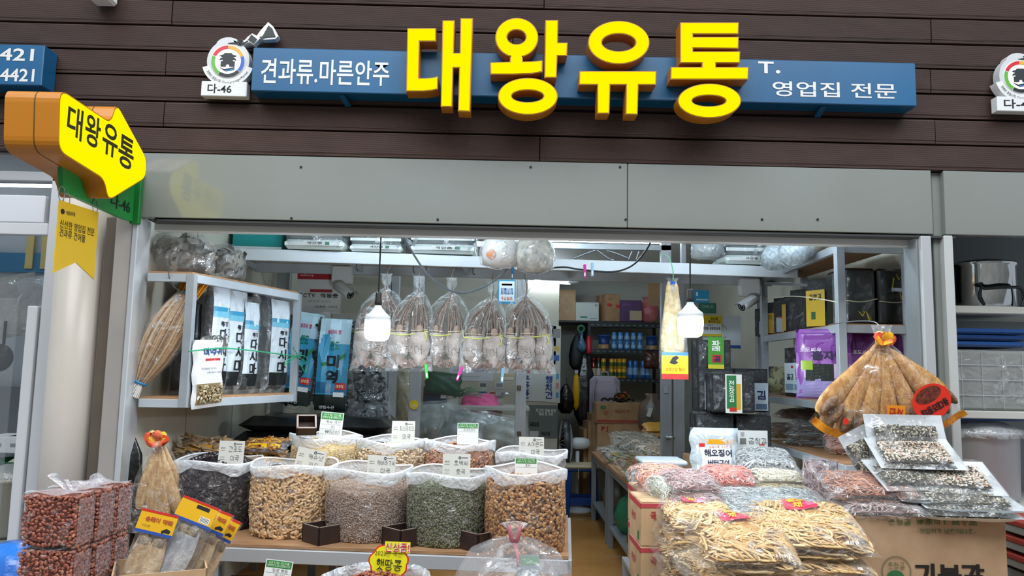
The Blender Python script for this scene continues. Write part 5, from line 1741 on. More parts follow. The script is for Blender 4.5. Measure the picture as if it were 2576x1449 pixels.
# raised tier for the rear row
ZT2 = ZT + .145
tr_ = thing('riser', 'plywood riser under the rear row of nut sacks', 'riser', (cl + cu_ * .62 + cuy * .66))
tr_.location.z = ZT
slab([cl + cu_ * .22 + cuy * .40, cl + cu_ * .99 + cuy * .40, cl + cu_ * .99 + cuy * .94, cl + cu_ * .22 + cuy * .94], ZT2, .02, 'riser_board', M_PLY, tr_)
for f_ in (.25, .6, .97):
 a, b = cl + cu_ * f_ + cuy * .42, cl + cu_ * f_ + cuy * .92
 MB().bar(a + Z * .062, b + Z * .062, .04, .124).build('support', M_PLY, tr_, world=True)
M_CUFF = film('#eef4f8', base=.62, crease=.3, scale=16, bump=.5, rough=.25)
M_FILM_NUT = film('#ffffff', base=.035, crease=.22, scale=20, bump=.8, rough=.1)
def nut_sack(name, label, px, pyb, wpx, htot, z0, tmpl, pm, core, n_side, n_top, fill, sz, seed, ind=0, piece='nut', cuff=.042, mound=.02, squash=1.0, upright=False):
 """clear sack of loose goods; htot sack height in metres, fill = height of the goods"""
 R = random.Random(seed)
 c = PZ(px, pyb, z0)
 # the pixel is the near edge of the base
 r = wpx / 2 * (c.y - CAM.y + .18) / FPX
 c = Vector((c.x * (c.y + r - CAM.y) / (c.y - CAM.y), c.y + r, z0))
 t = thing(name, label, 'sack of nuts', c, group='clear sacks of nuts on the display table')
 wob_ph = R.uniform(0, 6)
 def rad(th, z):
  f = z / htot
  return r * (.955 + .05 * math.sin(PI * min(1, f * 1.1))) * (1 + .018 * math.sin(2 * th + wob_ph) + .012 * math.sin(5 * th + 3 * f + wob_ph))
 mats_ = []
 for i in range(n_side):
  th = R.uniform(PI * .93, PI * 2.07)         # the side turned to the lane
  z = sz * .3 + (fill - sz * .3) * (i + R.random()) / n_side
  rr = rad(th, z) - sz * .16
  nrm = (math.cos(th), math.sin(th), 0)
  spin = R.uniform(0, 6.28) if not upright else R.gauss(0, .5)
  mats_.append(placed((rr * math.cos(th), rr * math.sin(th), z), nrm, spin, .35, R, R.uniform(.85, 1.12)))
 tops = []
 for i in range(n_top):
  th, q = R.uniform(0, 2 * PI), math.sqrt(R.random()) * .93
  rr = rad(th, fill) * q
  z = fill + mound * (1 - q * q) + R.uniform(-.3, .3) * sz * .4
  tops.append(placed((rr * math.cos(th), rr * math.sin(th), z), (0, -.2, 1), R.uniform(0, 6.28), .5, R, R.uniform(.85, 1.12)))
 if ind:
  order = sorted(range(n_side), key=lambda i: mats_[i][1][3])
  sel = set(order[:ind])
  me = MB().stamp(tmpl, [((1, 0, 0, 0), (0, 1, 0, 0), (0, 0, 1, 0))]).mesh(piece, pm[0], True)
  me2 = me.copy()
  me2.materials.clear()
  me2.materials.append(pm[1])
  for i in sel:
   o = bpy.data.objects.new(piece, me if R.random() < .6 else me2)
   col.objects.link(o)
   o.parent = t
   o.matrix_local = Matrix([list(q) for q in mats_[i]] + [[0, 0, 0, 1]])
  rest = [m_ for i, m_ in enumerate(mats_) if i not in sel] + tops
  MB().stamp(tmpl, rest).build(piece + '_fill', pm[2], t, kind='stuff', smooth=True)
 else:
  MB().stamp(tmpl, mats_ + tops).build(piece + '_fill', pm, t, kind='stuff', smooth=True)
 prof = [(r * .5, .003), (r * .93, .004), (r * .955, fill * .3), (r * .965, fill * .7), (r * .93, fill - sz * .4), (r * .4, fill + mound * .6), (.004, fill + mound * .8)]
 MB().lathe(prof, 24).build('core', core, t, smooth=True)
 # plastic
 zz_ = np.linspace(.0, htot, 9)
 mb = MB()
 n = 40
 vs = []
 for k, z in enumerate(zz_):
  for j in range(n):
   th = 2 * PI * j / n
   rr = rad(th, min(z, fill)) * (1.012 + (.02 if z > fill else 0))
   if k == 0:
    rr *= .97
   vs.append((rr * math.cos(th), rr * math.sin(th), z + (.010 * math.sin(3 * th + wob_ph) if k == 8 else 0)))
 fs = [(k * n + j, k * n + (j + 1) % n, (k + 1) * n + (j + 1) % n, (k + 1) * n + j) for k in range(8) for j in range(n)]
 mb.add(vs, fs)
 mb.build('bag', M_FILM_NUT, t, smooth=True)
 # cuff folded outwards
 vs = []
 lev = [(.0, 1.03), (.006, 1.06), (.0, 1.085), (-cuff * .5, 1.075), (-cuff, 1.06)]
 for dz, k in lev:
  for j in range(n):
   th = 2 * PI * j / n
   jag = .010 * math.sin(4 * th + wob_ph * 2) + .006 * math.sin(9 * th) if dz <= -cuff else 0
   rr = rad(th, fill) * (k + .012 * math.sin(7 * th + wob_ph))
   vs.append((rr * math.cos(th), rr * math.sin(th), htot + dz + .010 * math.sin(3 * th + wob_ph) + jag))
 # inside of the rim down to the goods
 lev2 = [(.0, 1.03), (-(htot - fill) * .5, 1.02), (-(htot - fill), 1.0)]
 fs = [(k * n + j, k * n + (j + 1) % n, (k + 1) * n + (j + 1) % n, (k + 1) * n + j) for k in range(len(lev) - 1) for j in range(n)]
 MB().add(vs, fs).build('rolled_rim', M_CUFF, t, smooth=True)
 return t, r
M_CASH = (mat('#d6b487', rough=.4), mat('#c9a273', rough=.42), mat_pieces(['#d6b487', '#c39b69', '#e0c49c', '#b98f5e'], .4))
nut_sack('raisin_sack', 'clear sack of dark raisins at the shelf end of the table', 541, 1345, 198, .325, ZT, octa(.0075, .0055, .0035), mat_pieces(['#1c1416', '#2c2024', '#3a2c30', '#120c0e'], .35), mat('#1a1315', rough=.5), 1900, 600, .285, .012, 1, piece='raisin', mound=.075)
nut_sack('cashew_sack', 'clear sack of pale cashews beside the raisin sack', 733, 1360, 203, .325, ZT, cashew_t(.028), M_CASH, mat('#a57f52', rough=.6), 980, 150, .28, .024, 2, ind=290, piece='cashew')
nut_sack('sunflower_seed_sack', 'clear sack of fine grey-brown sunflower seeds between cashews and green seeds', 922, 1370, 200, .315, ZT, octa(.0055, .0026, .002), mat_pieces(['#a68f7f', '#bca898', '#8f7768', '#cbbaa9'], .5), mat('#97806f', rough=.7), 4600, 1100, .235, .008, 3, piece='seed', upright=True)
nut_sack('pumpkin_seed_sack', 'clear sack of green pumpkin seeds beside the walnut sack', 1124, 1383, 196, .315, ZT, octa(.0075, .0042, .002), mat_pieces(['#6d7050', '#82866a', '#55583c', '#949a78', '#4a4c34'], .5), mat('#5a5c42', rough=.7), 2900, 600, .265, .012, 4, piece='seed')
nut_sack('walnut_sack', 'clear sack of brown walnut pieces at the aisle end of the table', 1320, 1402, 198, .35, ZT, ico(.0115, .0075, .006, .35, 4), mat_pieces(['#b07a44', '#8f5c2e', '#c99a62', '#7a4a24', '#d9b27e'], .5), mat('#7d542e', rough=.7), 1250, 260, .295, .02, 5, piece='walnut')
rows = [('pine_nut_sack', 'clear sack of tiny pale pine nuts in the rear row, nearest the black sacks', 815, 172, .285, octa(.0062, .0034, .003), mat_pieces(['#e3cd9b', '#d6bb82', '#eedcb4', '#c9a96c'], .45), mat('#c9ad78', rough=.7), 3000, 700, .225, .01, 'pine_nut', .05),
  ('pistachio_sack', 'clear sack of pistachios in their shells in the rear row', 983, 166, .27, ico(.0085, .0065, .006, .05, 1), mat_pieces(['#c9ad8a', '#d9c3a2', '#b89a76', '#e3d3b8'], .45), mat('#a88c68', rough=.7), 1100, 260, .20, .016, 'pistachio', .05),
  ('peanut_sack', 'clear sack of reddish skinned nuts in the rear row', 1154, 168, .27, ico(.010, .0065, .0055, .1, 2), mat_pieces(['#a06a4e', '#b9835f', '#8a5840', '#cf9f72', '#7a4a38'], .45), mat('#8a5c44', rough=.7), 1000, 240, .205, .018, 'peanut', .055),
  ('almond_sack', 'clear sack of almonds in the rear row beside the aisle', 1334, 164, .225, ico(.011, .0065, .005, .08, 3), mat_pieces(['#b08468', '#9a6e52', '#c39a7c'], .5), mat('#8f6c56', rough=.7), 700, 160, .13, .018, 'almond', .01)]
for i, (nm, lab, px, wp, ht, tm, pm, cm, ns, ntp, fl_, sz, pc, md) in enumerate(rows):
 fx = (px - 520) / (1430 - 520)
 c = cl + cu_ * fx + cuy * .50
 # aim: near edge of the base about 0.5 m behind the table edge, on the riser
 pr = (Vector((0, c.y, ZT2)) - CAM)
 dd = CROT.inverted() @ (Vector((c.x, c.y, ZT2)) - CAM)
 pyb = 724.5 + FPX * dd.y / dd.z
 nut_sack(nm, lab, px, pyb, wp, ht, ZT2, tm, pm, cm, ns, ntp, fl_, sz, 10 + i, piece=pc, mound=md, cuff=.04)
# ------------------------------------------------------------------ price cards
M_CARD = mat('#d8d8d0', rough=.6)
M_PEN = mat('#23242a', rough=.8)
def price_card(label, px0, px1, py0, py1, y, rows_, roll=0.0, green=False, tilt=.12, extra=.03):
 s = S(y)
 o = P((px0 + px1) / 2, (py0 + py1) / 2, y)
 w, h = (px1 - px0) * s, (py1 - py0) * s
 hb = h + extra
 t = thing('price_card', label, 'price card', M=facing((o.x, o.y, o.z), 0, tilt, roll), group='price cards in the nut sacks')
 cd_ = plate(t, 'card', None, w, hb, M_CARD if not green else mat('#e6eae8', rough=.5), .002, c=(0, -extra / 2))
 if green:
  gb_ = plate(t, 'green_band', None, w * .93, h * .30, mat('#2f8a42', rough=.5), .0008, c=(0, h * .32), z=.0008)
  text(gb_, '우리가게는 원산지를\n정확하게 표시했습니다', Matrix.Translation((0, h * .32, .001)), w * .84, h * .22, mat('#e6ecd8', rough=.6), .0, .001)
  for k, rr in enumerate(rows_):
   text(cd_, rr, Matrix.Translation((w * .08, h * (.06 - .22 * k), 0)), None, h * .15, M_PEN, -.01, .001)
   plate(cd_, 'ruled_line', None, w * .9, .001, mat('#8a9a9a', rough=.6), .0006, c=(0, h * (-.05 - .22 * k)), z=.0006)
 else:
  v, f = outline([arc_band(w * .12, h * .36, w * .028, w * .05, 0, 2 * PI - .02, 14)], .001)
  MB().add(v, f).build('logo_ring', mat('#2a3038', rough=.6), t).location.z = .001
  plate(t, 'logo_bar', None, w * .22, h * .03, mat('#4a5058', rough=.6), .0006, c=(w * .30, h * .36), z=.0006)
  for k, rr in enumerate(rows_):
   yy = .14 - .40 * k if len(rows_) < 3 else .18 - .30 * k
   text(cd_, rr, Matrix.Translation((w * .16, h * yy, 0)), w * min(.62, .17 * len(rr)), h * (.25 if len(rows_) < 3 else .18), M_PEN, -.012, .001)
   text(cd_, ('품명', '원산지', '가격')[k], Matrix.Translation((-w * .34, h * (yy + .04), 0)), w * .16, h * .07, M_PEN, -.01, .001)
   plate(cd_, 'ruled_line', None, w * .18, .0012, M_PEN, .0006, c=(-w * .34, h * (yy - .06)), z=.0006)
 return t
yF = -.06
price_card('price card reading dried grapes standing in the raisin sack', 551, 613, 1110, 1165, yF + .12, ('건포도', '미국'), 0)
price_card('tilted price card standing in the cashew sack', 745, 817, 1131, 1180, yF + .05, ('캐슈넛', '인도'), -.18)
price_card('price card standing in the sunflower seed sack', 925, 994, 1147, 1195, yF, ('해바라기씨', '미국'), -.03)
price_card('three-line price card standing in the pumpkin seed sack', 1114, 1182, 1143, 1212, yF - .02, ('호박씨', '중국', '₩8000'), 0)
price_card('price card standing in the pistachio sack', 986, 1043, 1060, 1110, .30, ('피스타치오', '미국'), 0)
price_card('price card with a circled letter in the almond sack', 1306, 1368, 1100, 1148, .18, ('A아몬드', '미국'), 0)
price_card('green-topped card standing in the pine nut sack', 806, 862, 1038, 1092, .34, ('캐슈 국산', '1되', '₩15000'), -.06, True)
price_card('green-topped card standing in the red nut sack', 1151, 1203, 1065, 1103, .30, ('마카다미아',), 0, True)
price_card('green-topped card standing in the walnut sack', 1296, 1351, 1153, 1193, -.10, ('호두',), 0, True)
price_card('green-topped card in front of the table beneath the cashews', 666, 732, 1412, 1466, -.62, ('땅콩 볶음', '국내산'), -.1, True)
# dark square measuring boxes
def measure(label, px, py, y, w, h, yaw, tilt=0.0, z=None):
 o = P(px, py, y)
 M = lying((o.x, o.y, z if z is not None else o.z), yaw, tilt)
 t = thing('measuring_box', label, 'wooden box', M=M, group='dark wooden measuring boxes')
 m = mat('#2b1d1a', rough=.45, var='#38271f', scale=14)
 for a in range(4):
  MB().box((0, -w / 2 + .005, h / 2), (w, .010, h), Matrix.Rotation(a * PI / 2, 4, 'Z'), bevel=.0015).build('side', m, t)
  MB().box((0, -w / 2 + .005, h + .0006), (w - .002, .009, .001), Matrix.Rotation(a * PI / 2, 4, 'Z')).build('worn_edge', mat('#8f7f74', rough=.6), t)
 MB().box((0, 0, .004), (w - .012, w - .012, .008)).build('base', m, t)
 return t
for px, py, lab in ((800, 1372, 'dark wooden measuring box before the cashew sack'), (1006, 1380, 'dark wooden measuring box between sunflower and pumpkin seeds'), (1202, 1390, 'dark wooden measuring box before the walnut sack')):
 c = PZ(px, py, ZT + .002)
 t = measure(lab, px, py, c.y + .07, .135, .078, .78 + .12 * random.random(), z=ZT + .001)
 t.location.x, t.location.y = c.x, c.y + .085
measure('grey measuring box tipped into the pine nut sack', 770, 1078, .26, .10, .05, .3, .7)
# ================================================================== BACK ROOM AND PARTITION
YS = 4.85
def sz(y):
 return S(y)
rack = thing('storage_rack', 'black slotted-angle rack full of cans and boxes in the back room', 'shelf', P(1560, 1250, YS))
rack.location.z = 0
M_RACK = mat('#23292b', rough=.5, metal=.3)
xl, xr = P(1482, 850, YS).x, P(1664, 850, YS).x
zsh = [P(1560, y, YS).z for y in (814, 880, 952)]
for x in (xl, xr):
 for yy in (YS, YS + .42):
  MB().box((x, yy, zsh[0] / 2), (.035, .035, zsh[0]), bevel=.002).build('upright', M_RACK, rack, world=True)
slots = MB()
for k, z in enumerate(zsh):
 MB().box(((xl + xr) / 2, YS + .21, z - .012), (xr - xl, .44, .022), bevel=.002).build('shelf_board', M_RACK, rack, world=True)
 MB().box(((xl + xr) / 2, YS - .006, z - .02), (xr - xl, .006, .045)).build('edge_angle', M_RACK, rack, world=True)
 for j in range(12):
  x = xl + (xr - xl) * (j + .5) / 12
  MB().box((x, YS - .010, z - .02), (.03, .003, .010)).build('slot', mat('#6f7c80', rough=.5), rack, world=True)
# long upper shelf over the whole back room
us = thing('wall_shelf', 'long black wall shelf carrying cartons across the back room', 'shelf', P(1500, 812, YS))
x0 = P(1345, 800, YS).x
MB().box(((x0 + xr) / 2, YS + .22, zsh[0] + .012), (xr - x0, .46, .02), bevel=.002).build('shelf_board', M_RACK, us, world=True)
for x in (x0 + .05, P(1476, 800, YS).x):
 MB().bar((x, YS + .05, zsh[0]), (x, YS + .42, zsh[0] - .22), .02, .02).build('bracket', M_RACK, us, world=True)
zt_ = zsh[0] + .024
def on_shelf(px0, px1, py0, y, zb_, d, name, label, m, items, yaw=0.0, tape='#cdb48a', sides=()):
 a, b, c = P(px0, py0, y), P(px1, py0, y), P((px0 + px1) / 2, py0, y)
 return carton(name, label, lying((c.x, y + d / 2 + .01, zb_), yaw), b.x - a.x, d, c.z - zb_, m, tape, items, side_items=sides)
on_shelf(1364, 1449, 728, YS, zt_, .36, 'cardboard_box', 'plain brown carton marked 20KG on the back room wall shelf', M_CARTON_L, [('t', 'N.W.: 20KG', -.0, .0, .5, .07, '#2a2622', .02, PI / 2), ('p', -.43, -.08, .16, .1, '#7a6ac0')])
on_shelf(1449, 1507, 761, YS, zt_, .3, 'white_box', 'white box with a green drawing on the back room wall shelf', mat('#d3dcd8', rough=.6), [('p', -.15, -.3, .3, .1, '#3a9a78'), ('t', 'U', .38, .36, .1, .14, '#2a6a5a', .02), ('p', .28, -.36, .3, .03, '#6a9a8a')], tape=None)
on_shelf(1514, 1554, 740, YS, zt_, .3, 'cardboard_box', 'narrow brown carton with red tape on the back room wall shelf', M_CARTON, [('p', -.22, .1, .3, .12, '#c23a30'), ('p', .35, .06, .25, .12, '#c23a30'), ('t', '주의', -.2, .32, .25, .1, '#3a2a1a')], yaw=.25)
on_shelf(1560, 1615, 756, YS, zt_, .3, 'purple_box', 'purple gift box with a pale label on the back room wall shelf', mat('#4a1f5a', rough=.45), [('p', .22, -.2, .55, .45, '#b9ab8a'), ('p', -.2, .3, .4, .1, '#6a3a80')], tape=None)
o = P(1638, 806, YS)
pk = thing('pink_bag', 'crumpled pink plastic bag at the end of the back room wall shelf', 'plastic bag', (o.x, YS + .2, zt_))
MB().lathe([(.07, .0), (.11, .04), (.12, .15), (.10, .22), (.04, .27), (.06, .30)], 16, None, 1, .8, wob=lambda th, i: 1 + .12 * math.sin(5 * th + i)).build('bag', mat('#c9606a', rough=.3, var='#e08a8a', scale=9, bump=.6), pk, smooth=True)
o = P(1650, 728, YS)
hp = thing('paper_sheet', 'brown paper sheet hanging at the back room door head', 'paper', (P(1650, 728, YP + .09).x, YP + .085, P(1650, 728, YP + .09).z))
MB().sheet(lambda u, v: ((u - .5) * .13, .01 * math.sin(4 * u), (v - .5) * .26), 4, 4, .002).build('sheet', mat('#b59a78', rough=.8), hp)
def can(px, pyb, y, r, h, c0, c1, label, group, z=None, top='#c9ced2', word=None, cy=None):
 o = P(px, pyb, y)
 t = thing('drink_can', label, 'can', (o.x, y, o.z if z is None else z), group=group)
 MB().lathe([(r * .85, 0), (r, .006), (r, h - .012), (r * .86, h)], 18).build('body', mat(c0, rough=.3, metal=.2), t, smooth=True)
 MB().lathe([(r * 1.012, h * .22), (r * 1.012, h * .62)], 18, cap=False).build('printed_band', mat(c1, rough=.35), t, smooth=True)
 MB().lathe([(r * .86, h), (r * .84, h + .003), (r * .7, h)], 16, cap=False).build('rim', mat(top, rough=.25, metal=.8), t, smooth=True)
 return t
zc1, zc2 = zsh[1] + .001, zsh[2] + .001
hc = (P(1560, 835, YS).z - zc1) / 2
for i, px in enumerate((1549, 1564, 1580, 1595, 1611)):
 for k in range(2):
  can(px, 0, YS + .05, 6.6 * S(YS), hc * .98, '#3f86c8', '#8cbce6', 'blue drink can standing two high on the middle rack shelf', 'blue drink cans on the middle rack shelf', z=zc1 + k * hc)
for px, lab in ((1525, 'blue nut tin beside the stacked blue cans on the rack'), (1640, 'dark blue nut tin at the end of the middle rack shelf')):
 o = P(px, 0, YS + .06)
 t = thing('nut_tin', lab, 'tin', (o.x, YS + .08, zc1))
 r, h = 14 * S(YS), 34 * S(YS)
 MB().lathe([(r, 0), (r, h)], 24).build('body', mat('#1f3f7a', rough=.35), t, smooth=True)
 MB().lathe([(r * 1.02, 0.01), (r * 1.02, h * .38)], 24, cap=False).build('printed_band', mat('#c9ab7a', rough=.5, var='#8a6238', scale=60), t, smooth=True)
 MB().lathe([(r * 1.03, h), (r * 1.03, h + .012), (r * .95, h + .014)], 24).build('lid', mat('#2f5aa0', rough=.3), t, smooth=True)
hb = (P(1560, 902, YS).z - zc2) / 2
for i, px in enumerate((1524, 1543, 1552, 1562, 1573)):
 for k in range(2):
  can(px, 0, YS + .05 + (.05 if i == 2 else 0), 6.2 * S(YS), hb * .98, '#d9a21e', '#3f5a2a', 'yellow juice can standing two high on the lower rack shelf', 'yellow juice cans on the lower rack shelf', z=zc2 + k * hb)
for i, px in enumerate((1588, 1600, 1618, 1630)):
 can(px, 0, YS + .06, 6.2 * S(YS), hb * 1.8, '#2f6fb4', '#7fb0dc', 'tall blue can on the lower rack shelf', 'tall blue cans on the lower rack shelf', z=zc2)
for px, c, lab in ((1487, '#3a1a14', 'small dark sauce bottle on the lower rack shelf'), (1500, '#7a1a14', 'red-capped sauce bottle with a white label on the lower rack shelf'), (1512, '#39452c', 'dark green bottle on the lower rack shelf')):
 o = P(px, 0, YS + .06)
 h = 50 * S(YS)
 r = 6 * S(YS)
 t = thing('sauce_bottle', lab, 'bottle', (o.x, YS + .06, zc2))
 MB().lathe([(r, 0), (r, h * .6), (r * .45, h * .78), (r * .4, h * .92)], 16).build('glass', mat(c, rough=.15), t, smooth=True)
 MB().lathe([(r * .5, h * .9), (r * .5, h)], 12).build('cap', mat('#b02018', rough=.4), t)
 MB().lathe([(r * 1.03, h * .12), (r * 1.03, h * .48)], 16, cap=False).build('label', mat('#d9cdb8', rough=.6), t, smooth=True)
o = P(1620, 905, YS)
packet('brown_bag', 'brown crumpled bag hanging before the rack beside the door post', 'plastic bag', facing(P(1640, 905, 4.76)), .18, .2, .1, None, mat('#4a2a22', rough=.35, bump=.8, bscale=14, spec=.7), (), noise=.012, lip=.001)
# hanging things on the rack's left upright
fe = thing('spray_bottle', 'small red spray bottle hanging on the rack upright', 'bottle', P(1481, 890, 4.80))
MB().lathe([(.03, .0), (.032, .02), (.032, .15), (.02, .18), (.018, .2)], 16).build('body', mat('#c02430', rough=.35), fe, smooth=True)
bb = thing('blue_bag', 'small blue plastic bag of garlic hanging on the rack upright', 'plastic bag', P(1463, 885, 4.72))
MB().lathe([(.01, 0), (.045, .02), (.055, .06), (.03, .12), (.012, .18), (.016, .22)], 14, wob=lambda th, i: 1 + .08 * math.sin(5 * th)).build('bag', film('#5a9ad0', base=.45, crease=.3, scale=14), bb, smooth=True)
gt = thing('tape_roll', 'green tape roll hanging at the top of the rack upright', 'tape roll', P(1462, 827, 4.78))
MB().tube([(.035 * math.cos(a), 0, .035 * math.sin(a)) for a in np.linspace(0, 2 * PI, 21)], .014, 8, cap=False).build('roll', mat('#1f6a4a', rough=.5), gt, smooth=True)
def garment(name, label, px, pyt, pyb, wpx, y, m, seed, taper=.35, part='cloth'):
 a, b = P(px, pyt, y), P(px, pyb, y)
 h, w = a.z - b.z, wpx * S(y) / 2
 t = thing(name, label, 'bag', a)
 MB().lathe([(w * .12, .0), (w * taper, -h * .08), (w * .75, -h * .3), (w, -h * .6), (w * .9, -h * .85), (w * .5, -h)], 20, None, 1, .5, wob=lambda th, i: 1 + .12 * math.sin(6 * th + i * .6 + seed)).build(part, m, t, smooth=True)
 cord(t, [(0, 0, -.01), (.01, .02, .04), (0, .05, .06)], .004, M_BLACK, 'strap')
 return t
garment('black_coat', 'black coat hanging behind the blue bag on the rack', 1452, 840, 930, 40, 4.78, mat('#121517', rough=.6), 1)
garment('garbage_bag', 'long black plastic bag hanging beside the lilac backpack', 1472, 890, 1070, 56, 4.7, M_SACK, 2, part='bag')
garment('puffer_bag', 'glossy black quilted bag hanging beside the yellow umbrella', 1424, 965, 1040, 42, 4.6, mat('#0d1014', rough=.25, bump=1.0, bscale=25), 3)
um = thing('umbrella', 'folded yellow umbrella hanging beside the black quilted bag', 'umbrella', P(1450, 940, 4.65))
MB().lathe([(.012, .0), (.03, -.03), (.042, -.15), (.035, -.34), (.006, -.40)], 14, None, 1, .7, wob=lambda th, i: 1 + .08 * math.sin(6 * th)).build('canopy', mat('#d9a818', rough=.5), um, smooth=True)
MB().tube([(0, 0, 0), (0, 0, .04)], .02, 10).build('handle', mat('#d9dcd8', rough=.4), um)
# lilac backpack on the carton stack
o = P(1522, 1060, 4.58)
bp_ = thing('backpack', 'lilac backpack leaning behind the carton stack', 'backpack', o)
w, h = 76 * S(4.58), 112 * S(4.58)
MB().box((0, .06, h * .5), (w, .16, h), bevel=.05).build('body', mat('#b3aab8', rough=.7), bp_, smooth=False)
MB().box((0, -.03, h * .42), (w * .7, .05, h * .5), bevel=.02).build('pocket', mat('#a79eae', rough=.7), bp_)
cord(bp_, [(-.04, .06, h), (-.03, .05, h + .04), (.03, .05, h + .04), (.04, .06, h)], .008, mat('#a79eae', rough=.7), 'handle')
for s in (-1, 1):
 cord(bp_, [(s * w * .3, -.03, h * .95), (s * w * .42, -.08, h * .6), (s * w * .4, -.06, h * .1)], .012, mat('#9a92a2', rough=.7), 'strap')
# carton stack with peanut print
yk = 4.15
zfl = 0.0
cz = [P(1560, y_, yk).z for y_ in (1172, 1122, 1066, 1014)]
hcs = [cz[1] - cz[0], cz[2] - cz[1], cz[3] - cz[2]]
for k in range(3):
 c = P(1560, 1100, yk)
 it = [[('t', 'PJ', -.3, .2, .1, .2, '#9a2a22', .04)], [('t', 'PJ', -.34, .25, .14, .26, '#9a2a22', .05), ('t', 'ASA*', .1, .25, .16, .12, '#6a5a48'), ('t', 'ROASTED PEANUTS', .2, .02, .5, .12, '#6a5a48'), ('t', 'PREMIUM', .1, -.2, .3, .1, '#6a5a48')], [('t', '볶음땅콩', .05, .1, .32, .16, '#a03a2a', .0), ('t', '땅', -.3, .02, .1, .2, '#b05a3a', .02), ('p', 0, -.38, 1.0, .13, '#a8483c'), ('p', -.36, .28, .12, .18, '#4a7a4a')]][k]
 carton('peanut_carton', ('lowest', 'middle', 'topmost')[k] + ' peanut carton of the stack in the back room aisle', lying((c.x + (.0, .01, -.005)[k], yk + .16, cz[0] + sum(hcs[:k])), (.02, -.03, .01)[k]), 116 * S(yk), .32, hcs[k] - .004, M_CARTON, '#c9ae84', it, group='peanut cartons stacked in the back room')
# support for that stack: a low cabinet
c = P(1560, 1172, yk)
lb = thing('low_bench', 'grey steel bench under the stacked peanut cartons', 'bench', (c.x, yk + .16, 0))
MB().box((0, 0, cz[0] - .015), (.5, .4, .03), bevel=.003).build('bench_top', M_SHELF, lb)
for sx in (-1, 1):
 for sy in (-1, 1):
  MB().box((sx * .22, sy * .17, (cz[0] - .03) / 2), (.035, .035, cz[0] - .03)).build('leg', M_SHELF, lb)
# brown cartons standing on edge behind the fan
for k in range(3):
 c = P(1490 - 10 * k, 1160, 4.45)
 carton('flat_carton', 'flattened brown carton standing behind the white fan, %s' % ('nearest the stack', 'middle of three', 'nearest the fan')[k], lying((c.x, 4.5 + .05 * k, 0), .1), .05, .3, P(1490, 1040 + 20 * k, 4.45).z, M_CARTON, None)
# tangled bags and cables on top of the stack, grey sack beside
c = P(1556, 1008, yk)
tg = thing('black_cables', 'black cable tangle lying on the topmost peanut carton', 'cable', (c.x, yk + .12, cz[3] + .002))
R = random.Random(3)
pts = [(-.16 + .018 * i, .04 * math.sin(i * 1.7), .02 + .02 * math.sin(i * 2.3) ** 2) for i in range(20)]
cord(tg, pts, .011, M_BLACK, 'loop')
cord(tg, [(.05 + .07 * math.cos(a), .03, .05 + .045 * math.sin(a)) for a in np.linspace(0, 2 * PI, 12)], .009, M_BLACK, 'loop')
for k in range(7):
 MB().lathe([(.004, -.03), (.022, -.01), (.02, .02), (.004, .03)], 8, Matrix.Translation((.0 + .02 * k, .06 + .02 * (k % 2), .05 + .02 * (k % 3))) @ Matrix.Rotation(k, 4, 'X')).build('snack_piece', mat('#b03020' if k % 2 else '#c98a30', rough=.4), tg, smooth=True)
c = P(1645, 1075, 3.9)
gs = thing('grey_sack', 'large grey plastic sack beside the peanut carton stack', 'plastic bag', (c.x, 4.0, c.z - .05))
MB().lathe([(.08, 0), (.13, .04), (.15, .16), (.13, .27), (.05, .34), (.07, .38)], 18, None, 1, .8, wob=lambda th, i: 1 + .08 * math.sin(5 * th + i)).build('bag', mat('#5b5a52', rough=.35, var='#7a5a48', scale=6, bump=.7, bscale=12), gs, smooth=True)
plate(gs, 'tag', facing((-.05, -.14, .2), 0, 0, -.3), .04, .09, mat('#d9d9d2', rough=.6))
# ------------------------------------------------------------------ fan and stool in the aisle
yf = 4.35
o = P(1452, 1215, yf)
fn = thing('electric_fan', 'white electric fan turned sideways behind the almond sack', 'fan', (o.x, yf, 0))
hubz = P(1440, 1115, yf).z
M_FAN = mat('#dfe5e8', rough=.35)
MB().lathe([(.15, .0), (.16, .02), (.13, .04), (.03, .06)], 24).build('base', M_FAN, fn, smooth=True)
MB().tube([(0, 0, .05), (0, 0, hubz - .08)], .02, 12).build('pole', M_FAN, fn, smooth=True)
MB().lathe([(.02, .10), (.05, .08), (.062, .03), (.062, -.05), (.045, -.09), (.004, -.10)], 18, Matrix.Translation((.03, 0, hubz)) @ Matrix.Rotation(PI / 2, 4, 'Y')).build('motor', M_FAN, fn, smooth=True)
cage = MB()
RC = 58 * S(yf)
XC = -.10
for k in range(28):
 a = 2 * PI * k / 28
 cage.tube([(XC + .045 * (1 - f ** 2) * s_, math.cos(a) * RC * f, hubz + math.sin(a) * RC * f) for f in (.25, .5, .75, .95, 1.0) for s_ in (1,)], .0022, 4, cap=False)
 cage.tube([(XC - .06 - .035 * (1 - f ** 2), math.cos(a) * RC * f, hubz + math.sin(a) * RC * f) for f in (.2, .5, .75, .95, 1.0)], .0022, 4, cap=False)
cage.build('wire_guard', M_FAN, fn, kind='stuff')
MB().lathe([(RC * 1.0, -.035), (RC * 1.03, -.02), (RC * 1.03, .02), (RC * 1.0, .035)], 40, Matrix.Translation((XC - .03, 0, hubz)) @ Matrix.Rotation(PI / 2, 4, 'Y'), cap=False).build('guard_ring', mat('#2a2f33', rough=.4), fn, smooth=True)
MB().lathe([(RC * .95, .0), (RC * .6, .035), (RC * .3, .045), (.01, .05)], 32, Matrix.Translation((XC + .0, 0, hubz)) @ Matrix.Rotation(PI / 2, 4, 'Y'), cap=False).build('back_shell', mat('#cdd5d9', rough=.4), fn, smooth=True)
